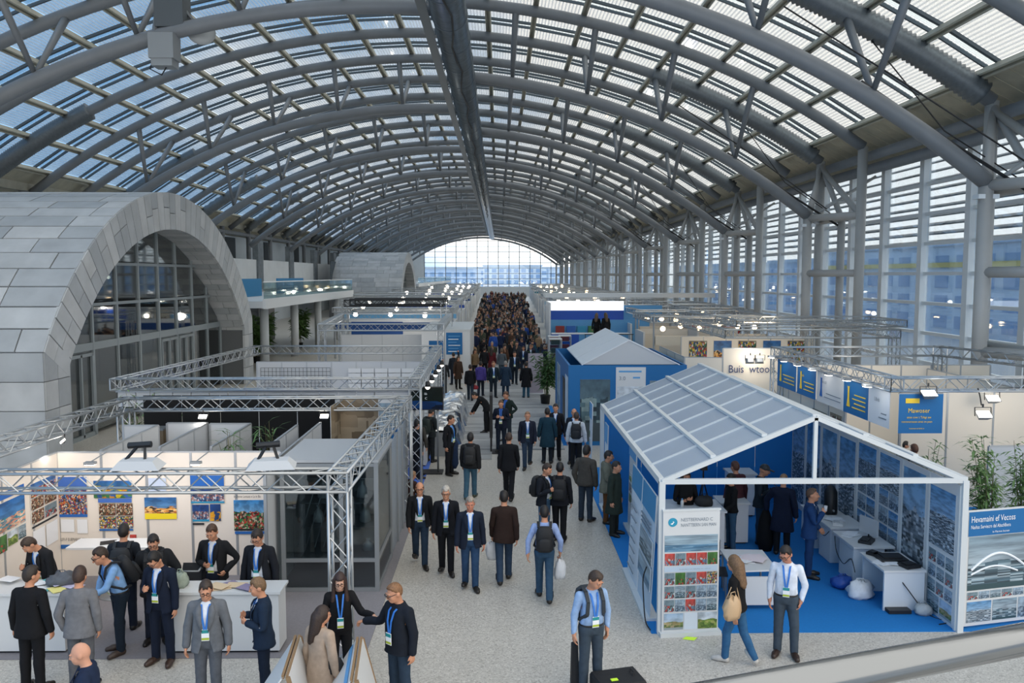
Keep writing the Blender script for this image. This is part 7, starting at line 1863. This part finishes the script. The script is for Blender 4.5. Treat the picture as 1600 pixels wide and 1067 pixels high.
tg = MB().box((-.1, -.1, .35), (.1, .06, .01)).build('luggage_tag', mat('neon_card', '#c9f23a', .6), sc_)
gb = thing('garment_bag', 'black upright bag behind the legs of the suitcase owner', 'bag', (1.1, 11.75, 0)); MB().add([(-.06, -.1, .02), (.06, -.1, .02), (.06, .1, .02), (-.06, .1, .02), (-.05, -.08, .62), (.04, -.08, .66), (.04, .08, .66), (-.05, .08, .62)], [(3, 2, 1, 0), (4, 5, 6, 7), (0, 1, 5, 4), (1, 2, 6, 5), (2, 3, 7, 6), (3, 0, 4, 7)]).build('bag_body', M_BAG, gb); MB().path([(0, -.05, .64), (0, -.05, .8), (0, .05, .8), (0, .05, .64)], .01, 5).build('handle', M_DARK, gb)
M_EDGE = mat('board_edge_wood', '#8a6f50', .7); 
def sandwich(label, xa, ya, xb, yb, word, tm, head):
    t = thing('sandwich_board', label, 'sign'); a = Vector((xa, ya, 1.18)); b_ = Vector((xb, yb, 1.18)); d = (b_ - a).normalized(); n = Vector((d.y, -d.x, 0))
    if n.x > 0: n = -n
    for s_, nm in ((1, 'front_panel'), (-1, 'rear_panel')):
        o_ = n * (.80 if s_ > 0 else -.32); P = [a + n * .02 * s_, b_ + n * .02 * s_, b_ + o_ - Vector((0, 0, 1.18)), a + o_ - Vector((0, 0, 1.18))]; q = n * (.022 * s_)
        MB().add(P + [p + q for p in P], [(0, 1, 2, 3), (7, 6, 5, 4), (0, 4, 5, 1), (1, 5, 6, 2), (2, 6, 7, 3), (3, 7, 4, 0)]).build(nm, M_WHITE, t)
    for off in (.0, .05): MB().beam(a + n * (off - .02), b_ + n * (off - .02), .03, .05).build('top_edge', M_EDGE, t)
    for e in (a, b_): MB().beam(e - n * .03, e - n * .32 - Vector((0, 0, 1.16)), .03, .05).build('side_rail', M_EDGE, t)
    sl = math.atan2(1.18, .78); ang = math.atan2(-d.y, -d.x) if True else 0
    # the face looks towards -x and up
    face_n = (n * math.sin(sl) + Vector((0, 0, 1)) * math.cos(sl)).normalized(); right = -d if (d.cross(face_n)).z > 0 else d
    right = Vector((0, 0, 1)).cross(face_n).normalized(); upv = face_n.cross(right)
    M = Matrix((right, upv, face_n)).transposed().to_4x4()
    tx = text(word, .19, tm, t, (0, 0, 0), squeeze=.9); c = (a + b_) / 2 + n * .2 - Vector((0, 0, .30)) + face_n * .03
    M.translation = c - right * .5; tx.matrix_local = M @ Matrix.Diagonal((.9, 1, 1, 1))
    if head: 
        h0 = (a + b_) / 2 + n * .06 - Vector((0, 0, .07)) + face_n * .028; P = [h0 - right * .55 - upv * .1, h0 + right * .55 - upv * .1, h0 + right * .55, h0 - right * .55]
        MB().add(P + [p + face_n * .003 for p in P], [(4, 5, 6, 7), (3, 2, 1, 0)]).build('blue_header', M_BLUEL, t)
sandwich('white sandwich board with grey lettering left of beige coat', -2.70, 10.83, -2.58, 9.7, 'ITALASIVAL', M_TXTG, False)
sandwich('white sandwich board with blue header right of beige coat', -1.86, 10.76, -1.74, 9.6, 'Prinnoso', M_TXTB, True)

# ------------------------------------------------------------------ the dense crowd further down the aisle
def crowd_mesh(top, hair, pose, h, cap=620):
    P = dict(POSES[pose]); sol = solve(P); s = h / 1.75
    V = []; F = []; MI = []; n = 0
    for key, mi in (('body', 0), (top, 1), ('trousers', 2), (hair, 3), ('shoes', 4)):
        v, f, _ = LIB[key]; w = skin(key, sol, s); V.append(w); F.append(f + n); MI += [mi] * len(f); n += len(v)
    V = np.concatenate(V); F = np.concatenate(F); V[:, 2] -= V[:, 2].min()
    V, F, M = reduce_mesh(V, F, cap, np.array(MI, np.int32))
    return V, F, M
CM = []
M_SK = skinmat('#b98a70')
for top, hair, pose, h in (('suit', 'hair_short', 'walk', 1.76), ('jacket_closed', 'hair_full', 'stand', 1.74), ('coat', 'hair_long', 'step', 1.68), ('parka', 'hair_short', 'walk2', 1.8), ('sweater', 'hair_short', 'hands_front', 1.72), ('hoodie', 'hair_crop', 'stand', 1.75)):
    V, F, M = crowd_mesh(top, hair, pose, h); CM.append((V, F, M, arr_mesh('person', V, F, [M_SK, cloth('#1c1f26'), cloth('#23262d'), mat('hair_dark', '#251d19', .6), M_DARK], M)))
CTOP = (('black', '#15161a'), ('navy', '#1a2440'), ('charcoal', '#303338'), ('brown', '#4a3427'), ('teal', '#1f4656'), ('grey', '#5d6268'), ('olive', '#44483a'), ('pale', '#a9adb3'), ('blue', '#2c4f9a'), ('maroon', '#5a2228'), ('tan', '#94795c'))
CTR = ('#1b1e25', '#22303f', '#2f4960', '#17181b', '#4a4540')
CHR = ('#201814', '#38281d', '#6b5138', '#8c8780')
rr = random.Random(77)
def aisle(Y): return -2.1 - max(0, Y - 60) * .012, 3.0 + max(0, Y - 60) * .024
spots = []
for Y0, Y1, N in ((50, 62, 22), (62, 78, 62), (78, 100, 76), (100, 130, 68)):
    c_ = 0; tries = 0
    while c_ < N and tries < 4000:
        tries += 1; Y = rr.uniform(Y0, Y1); a, b = aisle(Y); X = rr.uniform(a, b)
        if all((X - q[0]) ** 2 + (Y - q[1]) ** 2 > .42 for q in spots) and all((X - o.location.x) ** 2 + (Y - o.location.y) ** 2 > .5 for o in BY.values()): spots.append((X, Y)); c_ += 1
for i, (X, Y) in enumerate(spots):
    me = CM[rr.randrange(6)][3]; nm, tc = CTOP[min(rr.randrange(15), 14) % 11 if rr.random() < .6 else rr.randrange(3)]
    back = rr.random() < .55
    o = mk('person', me, None, (X, Y, 0.03 if Y < 66.2 and X < 2.2 and X > -1.5 else 0), (0, 0, R((180 if back else 0) + rr.uniform(-35, 35)))); s = rr.uniform(.94, 1.05); o.scale = (s, s, s)
    qi = rr.randrange(5); hi = rr.randrange(4)
    for k, m in ((1, cloth(tc)), (2, cloth(CTR[qi])), (3, mat('hair_' + CHR[hi], CHR[hi], .6))):
        o.material_slots[k].link = 'OBJECT'; o.material_slots[k].material = m
    zone = 'front' if Y < 62 else 'middle' if Y < 95 else 'far end'
    lab = '%s haired visitor, %s top, %s trousers, %s, %s of the crowd' % (('black', 'brown', 'fair', 'grey')[hi], nm, ('dark', 'slate', 'jean blue', 'black', 'khaki')[qi], 'walking away' if back else 'coming nearer', zone)
    tag(o, lab, 'person', lab)
    o['kind'] = 'thing'
VV = []; FF = []; MM = []; n = 0
fm = [M_SK] + [cloth(c) for _, c in CTOP] + [cloth(c) for c in CTR] + [mat('hair_dark', '#251d19', .6)]
for i in range(150):
    Y = rr.uniform(128, 225); a, b = aisle(Y); V, F, M, _ = CM[rr.randrange(6)]
    T = rz(rr.choice((0, math.pi)) + rr.uniform(-.5, .5)); w = V @ T.T + v3(rr.uniform(a, b), Y, 0)
    VV.append(w); FF.append(F + n); n += len(V); ti = 1 + (rr.randrange(11) if rr.random() < .5 else rr.randrange(3)); qi = 12 + rr.randrange(5)
    MM += [(0, ti, qi, 17, qi)[m] for m in M]
o = mk('distant_crowd', arr_mesh('distant_crowd', np.concatenate(VV), np.concatenate(FF), fm, MM)); stuff(tag(o, 'mass of tiny visitors at the very far end of the aisle', 'crowd'))
# ================================================================== FAR BOOTHS
AC = (('royal blue', '#1f4fae'), ('teal', '#1c7f93'), ('pale grey', '#b9bec4'), ('sky blue', '#6fb0dc'), ('deep blue', '#174a8c'), ('cream', '#d9cfbd'), ('red', '#a3392f'))
def far_booth(i, x0, x1, y0, y1, h, acc, side, tz, warm=False):
    nm, c = AC[acc]
    t = thing('exhibition_booth', 'white booth with %s panel and truss, %s along the far %s row' % (nm, ORD[i], side), 'booth', (0, 0, 0))
    m = mat('accent_' + nm, c, .5)
    MB().span((x0, y1 - .1, 0), (x1, y1, h)).build('rear_wall', M_CREAMP if warm else M_WHITE, t)
    xw = x1 if side == 'left' else x0
    MB().span((xw - .05, (y0 + y1) / 2, 0), (xw + .05, y1 - .1, h)).build('side_wall', M_WHITE, t)
    MB().span((x0, y0, h - .5), (x1, y0 + .1, h)).build('fascia', m, t)
    MB().span((x0 + .2, y1 - .16, h * .45), ((x0 + x1) / 2, y1 - .11, h * .9)).build('accent_panel', m, t)
    MB().span((xw - .8 if side == 'left' else xw, y0 + .3, 0), (xw if side == 'left' else xw + .8, y0 + 1.6, 1.05)).build('counter', M_WHITE, t)
    MB().span((x0, y0, 0), (x0 + .08, y0 + .1, h)).build('post', M_POST, t); MB().span((x1 - .08, y0, 0), (x1, y0 + .1, h)).build('post', M_POST, t)
    cs = [(x0, y0), (x1, y0), (x1, y1), (x0, y1)]
    for k in range(4): truss(t, cs[k] + (tz,), cs[(k + 1) % 4] + (tz,), .32, 4, False, .45, .035)
    for x, y in cs: MB().tube((x, y, 0), (x, y, tz), .05, 6).build('mast', M_TRUSS, t)
    rr = random.Random(i * 5 + len(side))
    for k in range(3):
        p = (x0 + (x1 - x0) * (k + .6) / 3.4, y0 + rr.uniform(-.1, .5), tz - .28 - rr.uniform(0, .3))
        MB().ball(p, .09 + .0012 * y0, 8, 5).build('lamp', M_LAMP if not warm else mat('warm_lamp', '#ffd9a8', emit=10), t)
for i, (y, d) in enumerate(((60, 7), (69, 8), (79, 9), (90, 9), (101, 11), (114, 12), (129, 14), (146, 15), (164, 17), (184, 18), (206, 20))):
    xr = -3.3 - .012 * (y - 56)
    far_booth(i, xr - 8.5 - (i % 3), xr, y, y + d - 1.2, 2.6 + .2 * (i % 2), (4, 3, 1, 0, 2, 4, 3, 0, 1, 2, 4)[i], 'left', 3.5 + .25 * (i % 3))
for i, (y, d) in enumerate(((66, 9), (76, 10), (87, 11), (99, 12), (112, 13), (126, 15), (142, 16), (160, 18), (180, 19), (201, 21))):
    xl = 4.6 + .024 * (y - 56)
    far_booth(i, xl, min(xl + 8 + (i % 3), 15.4), y, y + d - 1.2, 2.6 + .25 * (i % 2), (2, 0, 5, 3, 4, 2, 0, 1, 5, 2)[i], 'right', 3.5 + .2 * (i % 3), i % 3 == 2)
for i, (x, y, a) in enumerate(((8.4, 45, 5), (12.3, 53, 6), (9.0, 53.5, 5), (12.4, 60.5, 2), (11.9, 46.5, 5))):
    far_booth(i, x, x + 3.2, y, y + 6, 2.7, a, 'window', 3.6 + .15 * (i % 2), True)
for i in range(6): point((-7, 62 + 22 * i, 3.0), 160, .3, (1, .94, .86)); point((9, 62 + 22 * i, 3.0), 130, .3, (1, .92, .82))
point((-6, 28, 2.8), 60, .3); point((-6, 43, 3.2), 90, .3)
# blue booth with white lit header
bl = thing('blue_header_booth', 'blue booth with glowing white header on the right of far aisle', 'booth')
MB().span((3.3, 58, 3.55), (8.7, 58.2, 4.2)).build('white_header', mat('lit_header', '#f4f6f8', emit=.9), bl); MB().span((3.3, 58.02, 2.9), (8.7, 58.2, 3.55)).build('blue_band', mat('royal_band', '#1450b4', .5), bl); MB().span((8.7, 58.05, 2.7), (11.4, 58.2, 3.9)).build('side_panel', M_BLUEL, bl)
MB().span((3.4, 57.9, 0), (10.5, 58.0, 2.9)).build('rear_wall', M_BLUEL, bl); MB().span((3.25, 54, 0), (3.35, 58, 4.2)).build('side_mast', M_WHITEF, bl)
for i in range(5): MB().span((3.9 + .75 * i, 57.2, 1.9), (4.5 + .75 * i, 57.6, 2.5)).build('shelf_display', PIC[('market2', 'harbour', 'port', 'yellow', 'busy')[i]], bl)
MB().span((3.3, 52, 0), (5.0, 52.6, 2.3)).build('blue_counter', mat('royal_band', '#1450b4', .5), bl); MB().span((3.3, 52, 2.3), (8.2, 52.7, 2.36)).build('counter_top', M_WHITE, bl); MB().span((5.0, 52.05, 0), (8.1, 52.6, 2.3)).build('counter_front', M_BLUEL, bl)
sl = thing('white_canopy', 'long pale canopy slab over booths on right far aisle', 'canopy'); MB().span((3.4, 61.5, 4.35), (16, 64, 4.65)).build('slab', M_WHITEF, sl)
for x in (3.6, 9.5, 15.8): MB().tube((x, 62, 0), (x, 62, 4.35), .08, 8).build('post', M_TRUSS, sl)
dk = thing('raised_deck', 'raised dark deck carrying two long haired women', 'deck'); MB().span((4.7, 45.6, 2.0), (7.4, 48.6, 2.1)).build('floor_board', M_DARK, dk); MB().span((4.8, 45.7, 0), (7.3, 48.5, 2.0)).build('body', M_GPANEL, dk)
for k in range(4): MB().tube((4.75 + .86 * k, 45.65, 2.1), (4.75 + .86 * k, 45.65, 2.75), .02, 6).build('baluster', M_DARK, dk)
MB().tube((4.7, 45.65, 2.75), (7.4, 45.65, 2.75), .025, 6).build('handrail', M_DARK, dk)
for i, (x, y, k) in enumerate(((3.25, 48.0, 'market'), (3.3, 50.0, 'hall'), (4.0, 50.5, 'market2'))):
    g = thing('glass_showcase', ['tall glass showcase with goods, nearest at right aisle edge', 'tall glass showcase behind the nearest one at aisle edge', 'glass showcase beside the blue counter'][i], 'showcase', (x, y, 0))
    for a in (-.35, .35):
        for b_ in (-.3, .3): MB().span((a - .02, b_ - .02, 0), (a + .02, b_ + .02, 2.3)).build('upright', M_POST, g)
    for z in (.5, 1.0, 1.5, 2.0): MB().span((-.33, -.28, z), (.33, .28, z + .02)).build('shelf', M_POST, g); MB().span((-.25, -.2, z + .02), (.25, .2, z + .3)).build('goods', PIC[k], g)
    MB().span((-.34, -.31, .1), (.34, -.3, 2.25)).build('glass_pane', M_CLEAR, g); MB().span((-.37, -.33, 2.3), (.37, .33, 2.36)).build('top', M_WHITE, g)
# plants under the mezzanine
for i, (x, y) in enumerate(((-17.5, 51), (-16.6, 57), (-17.5, 62), (-16.5, 69))):
    leafy('potted_tree', ['leafy potted tree under the balcony beside the big vault', 'leafy potted tree under the balcony, second from big vault', 'leafy potted tree under the balcony, third from the big vault', 'leafy potted tree under balcony, farthest from the big vault'][i], (x, y, 0), 3.2, 700, 1.7, 40 + i, M_LEAF, leaf=(.5, .08), stems=8)
# ================================================================== HAND RAIL IN FRONT OF THE CAMERA
hr = root('trim_1')
M_CHROME = mat('brushed_rail', '#85888a', .2, .95)
a = Vector((-.55, .766, 5.45)); b = Vector((1.6, 1.476, 5.45)); d = (b - a).normalized()
MB().tube(a, b, .0235, 32).build('handrail', M_CHROME, hr, True)
for k in (.35, 1.9):
    p = a + d * k; MB().tube((p.x, p.y, 4.4), (p.x, p.y, 5.43), .018, 10).build('post', M_CHROME, hr, True)
MB().span((-3, -4, 4.15), (4, .7, 4.4)).build('gallery_floor', M_MEZZ, hr)
# lettering becomes plain mesh, one object for each piece of writing
dg = bpy.context.evaluated_depsgraph_get()
for o in [o for o in bpy.data.objects if o.type == 'FONT']:
    me = bpy.data.meshes.new_from_object(o.evaluated_get(dg)); n = mk('lettering', me, o.parent); n.matrix_local = o.matrix_local.copy()
    bpy.data.objects.remove(o)
